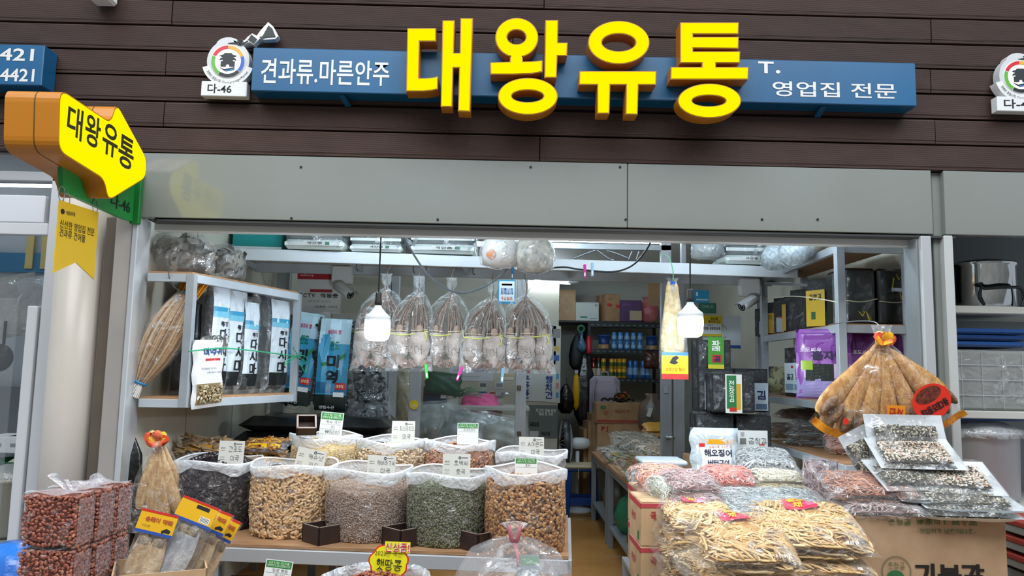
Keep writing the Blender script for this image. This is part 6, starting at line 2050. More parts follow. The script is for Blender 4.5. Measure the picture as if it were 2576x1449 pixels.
for k in range(4):
 a = 2 * PI * k / 4
 MB().grid(lambda u, v: (XC - .03 + .02 * v, (.03 + .16 * u) * math.cos(a) - (v - .5) * .09 * math.sin(a), hubz + (.03 + .16 * u) * math.sin(a) + (v - .5) * .09 * math.cos(a)), 4, 3).build('blade', mat('#8fb4c8', rough=.3), fn, smooth=True)
ys_ = 3.98
x0, x1 = P(1423, 1200, ys_).x, P(1506, 1200, ys_).x
ztop = P(1464, 1178, ys_).z
st_ = thing('step_stool', 'blue plastic stool with a beige padded seat in the aisle', 'stool', ((x0 + x1) / 2, ys_ + .14, 0))
w = x1 - x0
M_ST = mat('#123f86', rough=.4)
MB().box((0, 0, ztop - .02), (w * .95, .30, .03), bevel=.012).build('seat', M_ST, st_)
MB().box((0, 0, ztop + .01), (w * 1.0, .32, .035), bevel=.014).build('seat_pad', mat('#c9bb9a', rough=.8), st_)
for sx in (-1, 1):
 for sy in (-1, 1):
  MB().bar((sx * w * .38, sy * .11, ztop - .02), (sx * w * .47, sy * .15, 0.0), .055, .03, bevel=.006).build('leg', M_ST, st_)
 MB().bar((sx * w * .44, -.13, ztop * .32), (sx * w * .44, .13, ztop * .32), .03, .06, bevel=.004).build('stretcher', M_ST, st_)
for sy in (-1, 1):
 MB().bar((-w * .44, sy * .13, ztop * .33), (w * .44, sy * .13, ztop * .33), .03, .07, bevel=.004).build('stretcher', M_ST, st_)
MB().bar((-w * .12, -.165, ztop - .1), (-w * .12, -.165, ztop + .02), .035, .006).build('pad_strap', mat('#b9ab8a', rough=.8), st_)
# ------------------------------------------------------------------ posters and boards seen through the glass
def poster(label, px0, px1, py0, py1, y, c, items=(), name='poster', group=None, m=None):
 o = P((px0 + px1) / 2, (py0 + py1) / 2, y)
 w, h = (px1 - px0) * S(y), (py1 - py0) * S(y)
 t = thing(name, label, 'poster', M=facing(o), group=group)
 sh_ = plate(t, 'sheet', None, w, h, m or mat(c, rough=.6), .003)
 for it in items:
  if it[0] == 'p':
   plate(sh_, 'printed_area', None, it[3] * w, it[4] * h, mat(it[5], rough=.6), .001, c=(it[1] * w, it[2] * h), z=.0012)
  else:
   text(sh_, it[1], Matrix.Translation((it[2] * w, it[3] * h, 0)), it[4] * w, it[5] * h, mat(it[6], rough=.6), it[7] if len(it) > 7 else .0, .0018)
 return t
# wall that closes the little office behind the glass
YO = 4.3
xo = P(1405, 900, YO).x
struct('wall_office', MB().box(((XW0 + xo) / 2, YO + .05, ZC / 2), (xo - XW0, .06, ZC)), mat('#c6c3b2', rough=.7, var='#b9b6a6', scale=1.5))
poster('white notice board with blue and red Korean syllables beside the door', 1318, 1398, 930, 1009, 4.31, '#d3dad6', [('t', '은\n한\n반', -.42, -.06, .2, .72, '#20428a', .03), ('t', '행\n치\n건', .28, -.06, .22, .72, '#20428a', .03), ('p', -.42, .42, .2, .08, '#b03a50'), ('p', .28, .42, .2, .08, '#b03a50')], 'notice_board')
poster('grey fish poster with white slogan below the notice board', 1330, 1402, 1020, 1100, 4.31, '#6b7470', [('t', '최고의 맛을 담은\n먹태 한 마리', .1, .28, .7, .22, '#e6eae6', .02), ('t', '먹태', -.3, -.1, .3, .16, '#14181a', .03), ('t', '먹태', .1, -.38, .3, .14, '#14181a', .03), ('p', -.3, -.4, .3, .2, '#c9cdc8')])
poster('tall white price list beside the squid bags on the office wall', 1375, 1410, 820, 1012, 4.312, '#cfd0c6', [('p', 0, .40, .9, .12, '#8a8f90')] + [('p', 0, .20 - .12 * k, .8, .07, ('#c9b870', '#3f6ab0', '#d6d0c8', '#5a9ac8', '#d08a8a', '#4fa0c8')[k]) for k in range(6)])
poster('white-framed calendar board at the back of the office', 1330, 1398, 808, 930, 4.312, '#bdbfb2', [('p', -.3, .2, .2, .4, '#8a3a40'), ('p', .2, .3, .4, .25, '#9aa0a0'), ('p', .2, -.2, .4, .5, '#cfd4cc')])
poster('white paper notices pinned on the office wall behind the squid', 1130, 1240, 922, 958, 4.312, '#d3d8dc', [('p', 0, .2, .8, .2, '#a9b4c0'), ('p', -.1, -.2, .6, .1, '#b9c0c8')])
poster('small black and white flyer on the office wall', 1204, 1226, 960, 990, 4.312, '#c9cdca', [('p', 0, .2, .7, .3, '#5a6266'), ('p', 0, -.4, .9, .15, '#3a6a9a')])
poster('yellow-striped notice on the office wall beside the door post', 1258, 1292, 944, 956, 4.312, '#dfe2da', [('p', 0, .35, 1, .2, '#d9a818')])
poster('white notice with small print above the pink cloth', 1245, 1268, 960, 978, 4.312, '#d3d6d2', [('p', 0, 0, .7, .5, '#8f9498')])
poster('red-lettered flyer on the office wall by the lock', 1230, 1250, 982, 998, 4.312, '#d9c9b8', [('p', 0, .1, .8, .3, '#b84a3a')])
# blue and white market-insurance sticker on the glass
poster('blue and white round-topped sticker on the partition glass', 1253, 1297, 704, 764, YP - .004, '#2f8fc0', [('p', 0, .02, .88, .86, '#e3ecee'), ('p', 0, .30, .6, .08, '#2a6f9a'), ('t', '전통시장\n화재공제', 0, .02, .72, .28, '#1f5f96', .02), ('t', '가입점포', 0, -.28, .68, .13, '#c0785a', .02)], 'sticker')
poster('round yellow smiling sticker on the partition post', 1030, 1053, 1006, 1030, YP - .03, '#e6c81e', name='sticker', m=None)
sy = [o for o in bpy.context.scene.objects if o.get('label') == 'round yellow smiling sticker on the partition post'][0]
for ch in list(sy.children):
 bpy.data.objects.remove(ch)
v, f = outline([ell(0, 0, .034, .034)], .004)
MB().add(v, f).build('disc', mat('#e6c81e', rough=.4), sy)
for s in (-1, 1):
 v, f = outline([ell(s * .009, -.008, .008, .008, 14)], .002)
 MB().add(v, f).build('eye', mat('#eef0ea', rough=.4), sy).location.z = .003
 v, f = outline([ell(s * .009, -.008, .004, .004, 10)], .002)
 MB().add(v, f).build('pupil', M_INK, sy).location.z = .0045
# security notice and cameras
poster('red-headed security camera notice beside the white camera', 746, 858, 686, 789, 1.85, '#dfe0dd', [('p', 0, .42, .99, .16, '#b0242c'), ('p', .05, .06, .5, .07, '#a03038'), ('t', 'CCTV', -.26, -.06, .36, .10, '#23272c', .02), ('t', '작동중', .24, -.06, .40, .11, '#23272c', .02), ('t', 'GIGA eyes', .02, -.20, .5, .07, '#8f949a', 0), ('t', '1588-0112', .18, -.33, .5, .05, '#4a4e54', .0), ('t', 'telecop', -.28, .43, .3, .06, '#f0e0e0', .02)], 'security_notice')
def cctv(label, bx, by, y, flip):
 o = P(bx, by, y)
 t = thing('security_camera', label, 'security camera', o, group='white security cameras')
 s = S(y)
 M_C = mat('#dde1e2', rough=.35)
 MB().box((0, .05, 0), (52 * s, .07, 46 * s), bevel=.008).build('junction_box', M_C, t)
 MB().tube([(0, .01, -20 * s), (0, -.01, -34 * s)], [.025, .018], 14).build('mount', M_C, t, smooth=True)
 d = Vector((flip * .75, -.45, -.42)).normalized()
 c = Vector((flip * 14 * s, -.05, -42 * s))
 Mx = Matrix.Translation(c) @ d.to_track_quat('Z', 'Y').to_matrix().to_4x4()
 MB().lathe([(.02, -.09), (.034, -.085), (.036, .05), (.035, .075)], 22, Mx).build('barrel', M_C, t, smooth=True)
 MB().lathe([(.032, .07), (.031, .077), (.004, .077)], 22, Mx).build('lens_plate', M_BLACK, t, smooth=True)
 for k in range(8):
  a = 2 * PI * k / 8
  MB().lathe([(.004, .0775), (.003, .0795)], 8, Mx @ Matrix.Translation((.02 * math.cos(a), .02 * math.sin(a), 0))).build('led', mat('#c9d0d6', rough=.2), t)
 MB().lathe([(.012, .077), (.011, .083), (.002, .085)], 14, Mx).build('lens', mat('#1a2530', rough=.08), t, smooth=True)
 MB().grid(lambda u, v: tuple(Mx @ Vector((.040 * math.cos(PI * (.15 + .7 * u) + PI * 0), .040 * math.sin(PI * (.15 + .7 * u)), -.06 + .17 * v))), 10, 2).build('sun_shield', M_C, t, smooth=True)
 return t
cctv('white security camera beside the red-headed notice', 858, 690, 1.7, .9)
cctv('white security camera before the seaweed shelf', 1890, 722, 1.7, -1.0)
# clutter behind the left glass
o = P(1095, 1000, 3.2)
rb = thing('red_box', 'red and navy box on the office desk behind the glass', 'box', (o.x, 3.2, P(1095, 1015, 3.2).z))
MB().box((0, 0, .04), (.20, .18, .09), bevel=.004).build('base', mat('#1c2440', rough=.5), rb)
MB().box((0, 0, .12), (.20, .18, .07), bevel=.004).build('lid', mat('#b01f2a', rough=.45), rb)
MB().box((.08, -.095, .10), (.05, .004, .1)).build('label', mat('#d9d4cc', rough=.5), rb)
pkc = P(1205, 1020, 3.3)
packet('pink_cloth', 'bright pink folded cloth on the office desk behind the glass', 'cloth', lying((pkc.x, 3.4, pkc.z - .01), -.1, .5), .36, .3, .14, None, mat('#d0407f', rough=.6, var='#e0629a', scale=8, bump=.8, bscale=14), (), noise=.02, lip=.001, p=5)
dk_ = thing('office_desk', 'grey desk behind the glass partition', 'desk', (P(1150, 1000, 3.2).x, 3.3, 0))
zd = P(1095, 1016, 3.2).z - .01
MB().box((0, 0, zd - .015), (1.3, .6, .03), bevel=.003).build('desk_top', mat('#9a9a92', rough=.6), dk_)
for sx in (-1, 1):
 MB().box((sx * .6, 0, (zd - .03) / 2), (.05, .55, zd - .03)).build('side_panel', mat('#8a8a84', rough=.6), dk_)
for i, (px, py, w, h, y, c, lab) in enumerate(((1080, 1060, .5, .34, 2.75, '#5d6a66', 'heap of clear bags on the office desk below the red box'), (1190, 1080, .62, .34, 2.7, '#6f7a78', 'silver foil heap of bags below the pink cloth'), (1270, 1100, .4, .3, 2.6, '#8f8c7c', 'clear bag of pale goods leaning at the office glass'))):
 packet('clear_bag', lab, 'plastic bag', facing(P(px, py, y), .1, .5, .15 * (-1) ** i), w, h, .22, ('solid', mat(c, rough=.4, var='#aab4b0' if i != 1 else '#c9d0d2', scale=7, bump=1.0, bscale=9, metal=.5 if i == 1 else 0), .9), film('#eaf4f4', base=.10, crease=.55, scale=7, bump=1.2, rough=.08), (), noise=.03, seed=90 + i)
o = P(1115, 965, 3.1)
packet('green_bag', 'dark green shopping bag behind the partition glass', 'bag', facing(o, .1, .05, -.1), .32, .2, .1, None, mat('#1f4a34', rough=.5, bump=.4), (), noise=.01, lip=.001)
o = P(1016, 990, 2.6)
packet('foil_roll', 'tall clear wrapper of pale goods standing behind the glass', 'food packet', facing(o, 0, 0, .15), .16, .5, .08, ('solid', mat('#a39a72', rough=.5, var='#c9c2a0', scale=12), .9), film('#f2f6f0', base=.1, crease=.45, scale=12, bump=1.0), (), noise=.01)
R = random.Random(8)
fe_ = thing('spring_onions', 'thin green stalks lying behind the glass near the pink cloth', 'vegetable', P(1150, 985, 3.25))
for k in range(16):
 a = R.uniform(-.4, .5)
 l = R.uniform(.12, .24)
 MB().tube([(R.uniform(-.05, .05), R.uniform(-.03, .03), R.uniform(-.06, .04)), (l * .5, 0, l * .5 * math.sin(a)), (l, 0, l * math.sin(a) * .7)], [.004, .004, .002], 5).build('stalk', mat('#4a6a4a' if k % 2 else '#6a8a6a', rough=.5), fe_, smooth=True)
lk = thing('door_lock', 'steel lock handle on the inner office door frame', 'handle', P(1258, 990, 3.4))
MB().box((0, 0, 0), (.1, .04, .05), bevel=.008).build('case', mat('#b3b8ba', rough=.3, metal=.8), lk)
MB().tube([(.02, -.02, 0), (.02, -.06, 0), (.10, -.06, 0)], .012, 10).build('lever', mat('#c3c8ca', rough=.2, metal=.9), lk, smooth=True)
MB().box((.0, .02, -.25), (.05, .02, .5)).build('door_stile', mat('#b3b0a4', rough=.6), lk)
# ================================================================== RIGHT: seaweed shelf unit
FC, BC = P(2115, 800, .46), P(1922, 800, 1.9)
zL = [.972, 1.30, 1.735, 2.185]
XE = XW1 - .01
ru = thing('metal_shelf', 'grey angle-iron corner shelf with laver packs and purple pouches', 'shelf', ((FC.x + XE) / 2, 1.1, 0))
fc, bc, fr, brr_ = Vector((FC.x, .46, 0)), Vector((BC.x, 1.9, 0)), Vector((XE - .02, .46, 0)), Vector((XE - .02, 1.9, 0))
for c, z0_, z1_ in ((fc, zL[1] - .05, zL[3] + .02), (bc, 0, zL[3]), (fr, 0, zL[3] + .02), (brr_, 0, zL[3])):
 MB().bar(c + Z * z0_, c + Z * z1_, .045, .045, bevel=.002).build('upright', M_SHELF, ru, world=True)
for z in zL:
 for a, b in ((fc, bc), (fc, fr)):
  MB().bar(a + Z * (z - .022), b + Z * (z - .022), .03, .045, bevel=.002).build('rail', M_SHELF_B if z < 1 else M_SHELF, ru, world=True)
 slab([fc, fr, brr_, bc], z + .008, .010, 'shelf_board', M_PLY, ru)
MB().bar(fr + Z * (zL[2] + .2), bc + Z * (zL[3] - .05), .02, .02).build('brace', M_SHELF, ru, world=True)
rdn = (bc - fc).normalized()
rnn = Vector((rdn.y, -rdn.x, 0))
if rnn.x > 0:
 rnn = -rnn
def QR(px, py, off=0.0):
 d = ray(px, py)
 c = fc + rnn * off
 k = (c - CAM).dot(rnn) / d.dot(rnn)
 return CAM + d * k
def rside(px, z, off=0.0, turn=0.0):
 """standing on shelf height z, face turned to the aisle, plus an extra turn to the lane"""
 o = QR(px, 900, off)
 ang = math.atan2(-rdn.y, -rdn.x)
 return Matrix.Translation((o.x, o.y, z)) @ Matrix.Rotation(ang + turn, 4, 'Z')
z2 = zL[2] + .009
gl = [(1942, 'darkest laver pack at the far end of the upper shelf', [('p', .1, -.2, .5, .45, '#b9c0c4')], .22, .20), (1962, 'laver pack with a dull yellow label, second from the far end', [('p', .0, -.14, .8, .6, '#b9943a'), ('t', '곱창김', 0, .02, .4, .1, '#2a2014')], .25, .13), (1985, 'laver pack with a silver label in the middle of the upper shelf row', [('p', .1, -.25, .5, .4, '#a9b4ba'), ('p', .2, -.05, .2, .05, '#c02a2a')], .26, .14), (2010, 'laver pack with a narrow gold edge label', [('p', -.3, -.1, .3, .7, '#b59a4a')], .26, .12), (2040, 'large unlabelled laver pack in the upper shelf row', [], .28, .20), (2082, 'laver pack with a bright yellow label beside the corner upright', [('p', .0, -.1, .9, .72, '#dcb93e'), ('t', '곱창김', .0, .12, .6, .12, '#20180c', .02), ('p', -.1, -.25, .2, .15, '#3a6a4a')], .31, .16)]
for px, lab, it, h, w in gl:
 gim_block('laver_pack', lab, rside(px, z2, -.12, .5), w, h, .15, it, 'laver packs on the upper corner shelf')
cdx = thing('packing_string', 'pale string tied around the row of laver packs on the upper shelf', 'string', QR(2060, 760, .03))
cord(cdx, [QR(1925, 752, .05), QR(1990, 745, .06), QR(2060, 752, .07), QR(2105, 760, .05)], .003, mat('#d9d4bc', rough=.6), world=True)
# two black-wrapped stacks in the front bay
for px0, px1, lab, sd_ in ((2128, 2208, 'black-wrapped laver stack beside the corner upright in the front bay', 1), (2212, 2302, 'black-wrapped laver stack with large yellow print in the front bay', 2)):
 a, b = P(px0, 740, .56), P(px1, 740, .56)
 h = P(2200, 674, .56).z - z2
 t = thing('laver_stack', lab, 'seaweed pack', ((a.x + b.x) / 2, .70, z2), group='black laver stacks in the front bay')
 w = b.x - a.x
 MB().box((0, 0, h / 2), (w, .26, h), bevel=.015).build('stack', mat('#0c0e0d', rough=.25, bump=.7, bscale=10, spec=.8, var='#1a1d1b', scale=6), t)
 R = random.Random(sd_)
 for k in range(6 if sd_ == 2 else 3):
  pts = [(R.uniform(-.4, .4) * w, -.134, h * R.uniform(.1, .9))]
  if sd_ == 1:
   pts = [(w * (-.1 + .12 * k), -.134, h * .24)]
  for j in range(3):
   pts.append((pts[-1][0] + R.uniform(-.02, .03), -.134, pts[-1][2] + R.uniform(-.05, .05)))
  MB().tube(pts, [.003, .008, .007, .002], 5, flat=.25).build('yellow_print', mat('#c9b81e', rough=.4), t)
 cord(t, [(-w / 2, -.137, h * .42), (0, -.139, h * .40), (w / 2, -.137, h * .46)], .0028, mat('#cfc8a4', rough=.6), 'string')
 pl_ = Pillow(w * 1.04, h * 1.05, .30, 10, .8, .004, seed=sd_)
 sk = pl_.skin(14, 12)
 q = MB()
 q.v, q.f, q.n = [xf(facing((0, 0, h / 2)), np.concatenate(sk.v))], sk.f, sk.n
 q.build('wrapper', film('#dfe8ea', base=.02, crease=.16, scale=9, bump=1.1, rough=.08), t, smooth=True)
# purple seasoned-laver pouches
z1_ = zL[1] + .009
def purple(label, M, w, h, seed, words=True):
 it = [('p', 0, .30, .97, .30, '#6f2a86'), ('p', 0, .08, .97, .16, '#a06ab8'), ('p', 0, -.10, .97, .2, '#c9b4d6'), ('p', 0, -.34, .97, .26, '#8f86b8'), ('p', -.05, -.12, .5, .24, '#1c2620'), ('p', -.28, -.02, .22, .13, '#8fb02a')]
 if words:
  it += [('t', '돌자반', .12, .12, .62, .13, '#23163a', .05), ('t', '포도씨유', -.2, .2, .4, .06, '#e6d8ee', .02)]
 return packet('purple_pouch', label, 'food pouch', M, w, h, .09, None, mat('#7a3a92', rough=.25, spec=.7, var='#9a6ab4', scale=3), it, 'purple seasoned-laver pouches', p=5, q=.5, noise=.008, seed=seed, lip=.001)
hp_ = .40
o = QR(2072, 920, .04)
purple('purple pouch turned to the aisle beside the corner upright', Matrix.Translation((o.x, o.y, z1_ + .21)) @ Matrix.Rotation(-.55, 4, 'Z') @ Matrix.Rotation(PI / 2, 4, 'X'), .30, hp_, 1, True)
for k, (px, lab) in enumerate(((2180, 'purple pouch directly behind the tied pollack fan'), (2262, 'purple pouch at the door-post end of the front bay'))):
 o = P(px, 900, .62)
 purple(lab, facing((o.x, .62 + .03 * k, z1_ + .2), 0), .25, hp_, 2 + k)
# two white-labelled laver packs and a yellow-green bag on the middle shelf
for px, lab in ((2004, 'white-labelled laver pack on the middle shelf beside the yellow-green bag'), (2027, 'white-labelled laver pack on the middle shelf beside the purple pouch')):
 gim_block('laver_pack', lab, rside(px, z1_, -.06, .35), .15, .33, .08, [('p', .0, -.12, .82, .6, '#cfdfe6'), ('t', '돌김', 0, -.1, .5, .12, '#2a3a4a', .02), ('p', 0, -.3, .7, .12, '#7f9ab0'), ('p', .2, .1, .3, .05, '#c02a3a')], 'white-labelled laver packs on the middle shelf')
yg = packet('yellow_bag', 'torn pale yellow bag of roots on the middle shelf', 'plastic bag', rside(1960, z1_ + .1, -.10, .3) @ Matrix.Rotation(PI / 2, 4, 'X'), .34, .20, .14, ('chunks', 40, ico(.04, .02, .02, .3, 3), mat_pieces(['#6a6252', '#8a806c', '#565042'], .6), mat('#6a6252', rough=.6)), film('#eef2b8', base=.45, crease=.4, scale=8, bump=1.0), (), noise=.02, seed=5)
# lower shelf: packets of small dried fish
z0s = zL[0] + .009
M_ANCH = mat_pieces(['#8f9698', '#b3babb', '#6f7678', '#c9cfce', '#565c5e'], .35)
M_ANCH_P = mat_pieces(['#b59a8c', '#cdb5a6', '#94786c', '#d9c6b8'], .5)
def fish_packet(label, M, w, h, t, m, n=150, r=.0035, L=.05, seed=0, items=(), core='#8a8a86', name='dried_fish_packet', group='packets of small dried fish', curl=.25, fl=M_FILM, flat=1.0):
 return packet(name, label, 'food packet', M, w, h, t, ('strands', int(n * 1.8), r, L, curl, m, {'segs': 3, 'flat': flat}, mat(core, rough=.6, bump=.8, bscale=120)), fl, items, group, seed=seed, p=4, q=.55)
for k, (px, dz, m, core, lab) in enumerate(((2035, .03, M_ANCH, '#8d9294', 'lowest silver anchovy packet on the lower corner shelf'), (2040, .085, M_ANCH, '#8d9294', 'middle silver anchovy packet on the lower corner shelf'), (2042, .14, M_ANCH, '#8d9294', 'upper silver anchovy packet on the lower corner shelf'), (2010, .20, M_ANCH_P, '#a08a7c', 'brownish dried fish packet topping the lower shelf pile'))):
 o = QR(px, 1100, -.20)
 fish_packet(lab, lying((o.x, o.y - .1, z0s + dz), -.6, .08), .36, .26, .07, m, 120, .004, .06, 100 + k, core=core)
for k, (px, dz, m, core, lab) in enumerate(((1962, .03, mat_pieces(['#e3d9b4', '#d6c89a', '#eee6cc'], .5), '#cfc29a', 'pale yellow dried strip packet at the far end of the lower shelf'), (1985, .09, M_ANCH_P, '#a08a7c', 'brown and white dried fish packet on the far part of the lower shelf'))):
 o = QR(px, 1100, -.16)
 fish_packet(lab, lying((o.x, o.y, z0s + dz), -.5, .12), .30, .22, .065, m, 90, .0045, .05, 110 + k, core=core)
o = QR(2105, 1110, -.16)
fish_packet('puffy packet of pink dried shrimp at the corner of the lower shelf', lying((o.x + .02, o.y - .02, z0s + .06), -.3, .25), .20, .22, .11, mat_pieces(['#e6b4a4', '#f0cfc2', '#d08a78', '#f6e6de'], .5), 170, .0035, .04, 115, core='#d9a898', curl=.8)
# ================================================================== stacked laver blocks against the glass
yg_ = 1.15
s_ = S(yg_)
def gb(label, px0, px1, py0, py1, y, it):
 o = P((px0 + px1) / 2, py1, y)
 return gim_block('laver_block', label, lying(o), (px1 - px0) * S(y), (py1 - py0) * S(y), .16, it, 'laver blocks stacked before the glass')
gb('laver block with a green and white label topping the stack', 1746, 1832, 856, 934, yg_ + .12, [('p', .02, .08, .46, 1.0, '#4f9a3a'), ('p', .02, -.36, .46, .14, '#d9d23a'), ('t', '파\n래', .02, .3, .24, .34, '#f0f4ea', .03), ('p', .04, -.1, .26, .24, '#d03a30'), ('t', '김', .04, -.1, .18, .18, '#1c2a6a', .04)])
gb('laver block with a white harbour label in the second row', 1748, 1838, 928, 1036, yg_ + .08, [('p', -.16, -.12, .34, .62, '#c4d6e0'), ('p', -.16, -.2, .24, .12, '#3a4a5a'), ('p', -.14, -.1, .2, .06, '#d9b43a')])
gb('laver block with a white signature label at the end of the second row', 1840, 1922, 928, 1036, yg_ + .1, [('p', .26, -.14, .40, .62, '#c9dae4'), ('t', '김', .26, -.1, .26, .2, '#2a3a6a', .02), ('p', .26, -.36, .34, .12, '#5a7a94')])
gb('laver block with a green and gold label in front of the second row', 1782, 1890, 940, 1036, yg_ - .10, [('p', -.02, -.02, .38, .98, '#e3e6dc'), ('p', -.07, .02, .22, .84, '#2f7a4a'), ('p', .09, -.1, .1, .66, '#d0a83a'), ('t', '전\n장\n김', -.07, .04, .12, .55, '#e6ecdc', .02), ('p', -.04, -.42, .16, .1, '#c23a30')])
gb('laver block without label at the window end of the bottom row', 1742, 1838, 1040, 1150, yg_ - .02, [])
gb('laver block without label at the shelf end of the bottom row', 1842, 1930, 1044, 1150, yg_ + .0, [])
# table below
ZR = P(1800, 1200, 0.9).z
rt = thing('side_table', 'grey steel side table holding laver blocks and dried seafood bags', 'table', (P(1800, 1200, .9).x + .05, .75, 0))
xa, xb_ = .86, P(2045, 1220, 1.2).x
ZR = .80
MB().box((.0 + (xa + xb_) / 2 - rt.location.x, 0.0, ZR - .015), (xb_ - xa, 1.25, .03), bevel=.003).build('table_top', mat('#a8adb0', rough=.45, metal=.1), rt)
for x in (xa + .03, xb_ - .03):
 for yy in (-.58, .58):
  MB().box((x - rt.location.x, yy, (ZR - .03) / 2), (.045, .045, ZR - .03), bevel=.002).build('leg', M_SHELF, rt)
zlb = P(1790, 1150, yg_).z
gp = carton('plinth_box', 'plain brown carton under the laver blocks', lying((P(1838, 1150, yg_).x, yg_ + .05, ZR + .001)), .50, .36, max(.06, zlb - ZR - .004), M_CARTON, None)
# stickers on the glass behind
poster('blue and white square sticker on the glass over the bank notice', 1740, 1784, 730, 762, YP - .004, '#2f9ac8', [('t', '1', -.2, .2, .12, .3, '#e6f2f6', .02), ('p', .1, -.25, .7, .12, '#d3e8f0')], 'sticker')
poster('green round safety sticker on the glass', 1758, 1802, 762, 788, YP - .004, '#2a6f5a', [('t', 'CHILD', 0, .15, .7, .3, '#8fc0a8', .02)], 'sticker')
poster('white poster with a blue circle on the glass behind the bulb', 1768, 1864, 794, 876, YP - .02, '#d9e6ec', [('p', 0, -.45, .98, .1, '#2a5aa0'), ('p', -.2, -.45, .2, .08, '#d9b83a')], 'notice')
pn = [o for o in bpy.context.scene.objects if o.get('label') == 'white poster with a blue circle on the glass behind the bulb'][0]
v, f = outline([arc_band(-.02, .0, .058, .062, .3, 2 * PI - .6, 30)], .001)
MB().add(v, f).build('blue_circle', mat('#3a6fa8', rough=.5), pn).location.z = .002
poster('yellow and white bank account notice beside the second bulb', 1765, 1817, 794, 846, YP - .05, '#e3c81e', [('t', '대왕유통\n계좌번호 안내', .1, .28, .6, .28, '#3a3210', .02), ('p', 0, -.14, .9, .5, '#dfe8ea'), ('t', '108-881068', .0, -.12, .8, .14, '#23272c', .02), ('t', '예금주', -.1, .04, .3, .09, '#3a3e44')], 'notice')
# hanging dried fish with a yellow card
o = P(1692, 700, .62)
hf = thing('hanging_fish', 'dried pollack in clear plastic with a yellow card, hung beside the bulb', 'dried fish bundle', o)
s_ = S(.62)
for k, dx in enumerate((-.02, .02, .0)):
 MB().lathe([(.008, -.02), (.018, -.05), (.03, -.16), (.05, -.32), (.052, -.40), (.035, -.46), (.01, -.48)], 14, Matrix.Translation((dx, .02 * k, 0)), 1, .4).build('dried_fish', mat('#a98f5e', rough=.5, var='#cdb88a', scale=30, bump=.6, bscale=70), hf, smooth=True)
clear_bag(hf, [(.035, .0), (.012, -.04), (.04, -.12), (.075, -.3), (.08, -.42), (.078, -.52)], None, 24, 7, .06, film('#f4f8f6', base=.05, crease=.42, scale=14, bump=1.0, rough=.08), sy=.55, seed=4)
cy = -(922 - 700) * s_
F = facing((.0, -.052, cy))
plate(hf, 'card', F, 66 * s_, 64 * s_, mat('#e0b818', rough=.4), .003)
plate(hf, 'blue_band', F, 66 * s_, 8 * s_, mat('#2a6ab8', rough=.4), .001, c=(0, 30 * s_), z=.001)
plate(hf, 'red_band', F, 66 * s_, 13 * s_, mat('#c8302a', rough=.4), .001, c=(0, -26 * s_), z=.001)
text(hf, '영양만점 황태', F @ Matrix.Translation((0, -8 * s_, 0)), 48 * s_, 9 * s_, mat('#b03a20', rough=.5), .0, .002)
v, f = outline([[(x * s_, y * s_) for x, y in ((-14, 8), (-6, 22), (4, 26), (10, 20), (2, 14), (8, 8), (-2, 4))]], .001)
MB().add(v, f, F).build('fish_drawing', M_INK, hf).location.y = -.003
MB().tube([(0, 0, -.035), (0, 0, -.02)], .016, 10).build('tie', mat('#2a5ab8', rough=.4), hf)
cord(hf, [(0, 0, -.02), (.003, .0, .04), (0, .1, .14), (0, .3, .18)], .003, mat('#3a9a5a', rough=.4), 'string')
# ================================================================== big pollack fan
yq = -.14
top = P(2214, 858, yq)
ends = [(2058, 1040), (2078, 1068), (2108, 1088), (2140, 1098), (2172, 1104), (2206, 1106), (2240, 1104), (2275, 1096), (2310, 1084), (2345, 1064), (2378, 1040), (2398, 1015)]
bots = [P(x, y_, yq + .01 * (i % 2)) for i, (x, y_) in enumerate(ends)]
M_POLL2 = mat('#a9743a', rough=.5, var='#d2a463', scale=26, bump=.6, bscale=55, stretch=(2, 2, .8))
bf = pollack_fan('pollack_fan', 'large fan of dried pollack in clear plastic with an orange bow on the corner shelf', top, bots, yq, M_POLL2, thick=.05, fish_w=.10, seed=9)
s_ = S(yq)
for i, (x, y_) in enumerate(ends):
 b = P(x, y_, yq) - top
 d = b.normalized()
 c = b - d * .05
 MB().lathe([(.012, -.045), (.03, -.025), (.040, .01), (.036, .04), (.012, .07)], 12, Matrix.Translation(c + Vector((0, -.03, 0))) @ (-d).to_track_quat('Z', 'Y').to_matrix().to_4x4(), 1, .55).build('fish_head', mat('#8f6f50', rough=.6, var='#5f4836', scale=30, bump=.9, bscale=60), bf, smooth=True)
# bag outline as a fan-shaped sheet in front and behind
fan = [(2196, 850), (2150, 905), (2085, 985), (2035, 1060), (2060, 1085), (2120, 1108), (2215, 1118), (2310, 1104), (2395, 1062), (2428, 1042), (2395, 980), (2330, 915), (2236, 850)]
def fanpt(a, q, off):
 """a 0..1 along the rim, q 0..1 from the tie to the rim"""
 n = len(fan) - 3
 rim = fan[3:10]
 f = a * (len(rim) - 1)
 i = min(int(f), len(rim) - 2)
 x = rim[i][0] + (rim[i + 1][0] - rim[i][0]) * (f - i)
 y = rim[i][1] + (rim[i + 1][1] - rim[i][1]) * (f - i)
 e = P(x, y, yq) - top
 b = Vector(((a - .5) * .05, 0, 0))
 v = b.lerp(e, q)
 v.y = off * math.sin(PI * min(1, .15 + q * .75)) * (.6 + .4 * math.sin(PI * a)) + .008 * math.sin(a * 30) * q
 return tuple(v)
MB().grid(lambda u, v: fanpt(u, v, -.075), 28, 14).grid(lambda u, v: fanpt(u, v, .04), 28, 8).build('wrapper', film('#fff9f0', base=.03, crease=.32, scale=10, bump=1.0, rough=.07), bf, smooth=True)
MB().grid(lambda u, v: fanpt(u, .93 + .07 * v, -.08), 28, 2).build('yellow_band', mat('#d99414', rough=.4, var='#c26a10', scale=40), bf, smooth=True)
c = P(2318, 1008, yq) - top + Vector((0, -.085, 0))
F = facing(c, 0, 0, PI + .5)
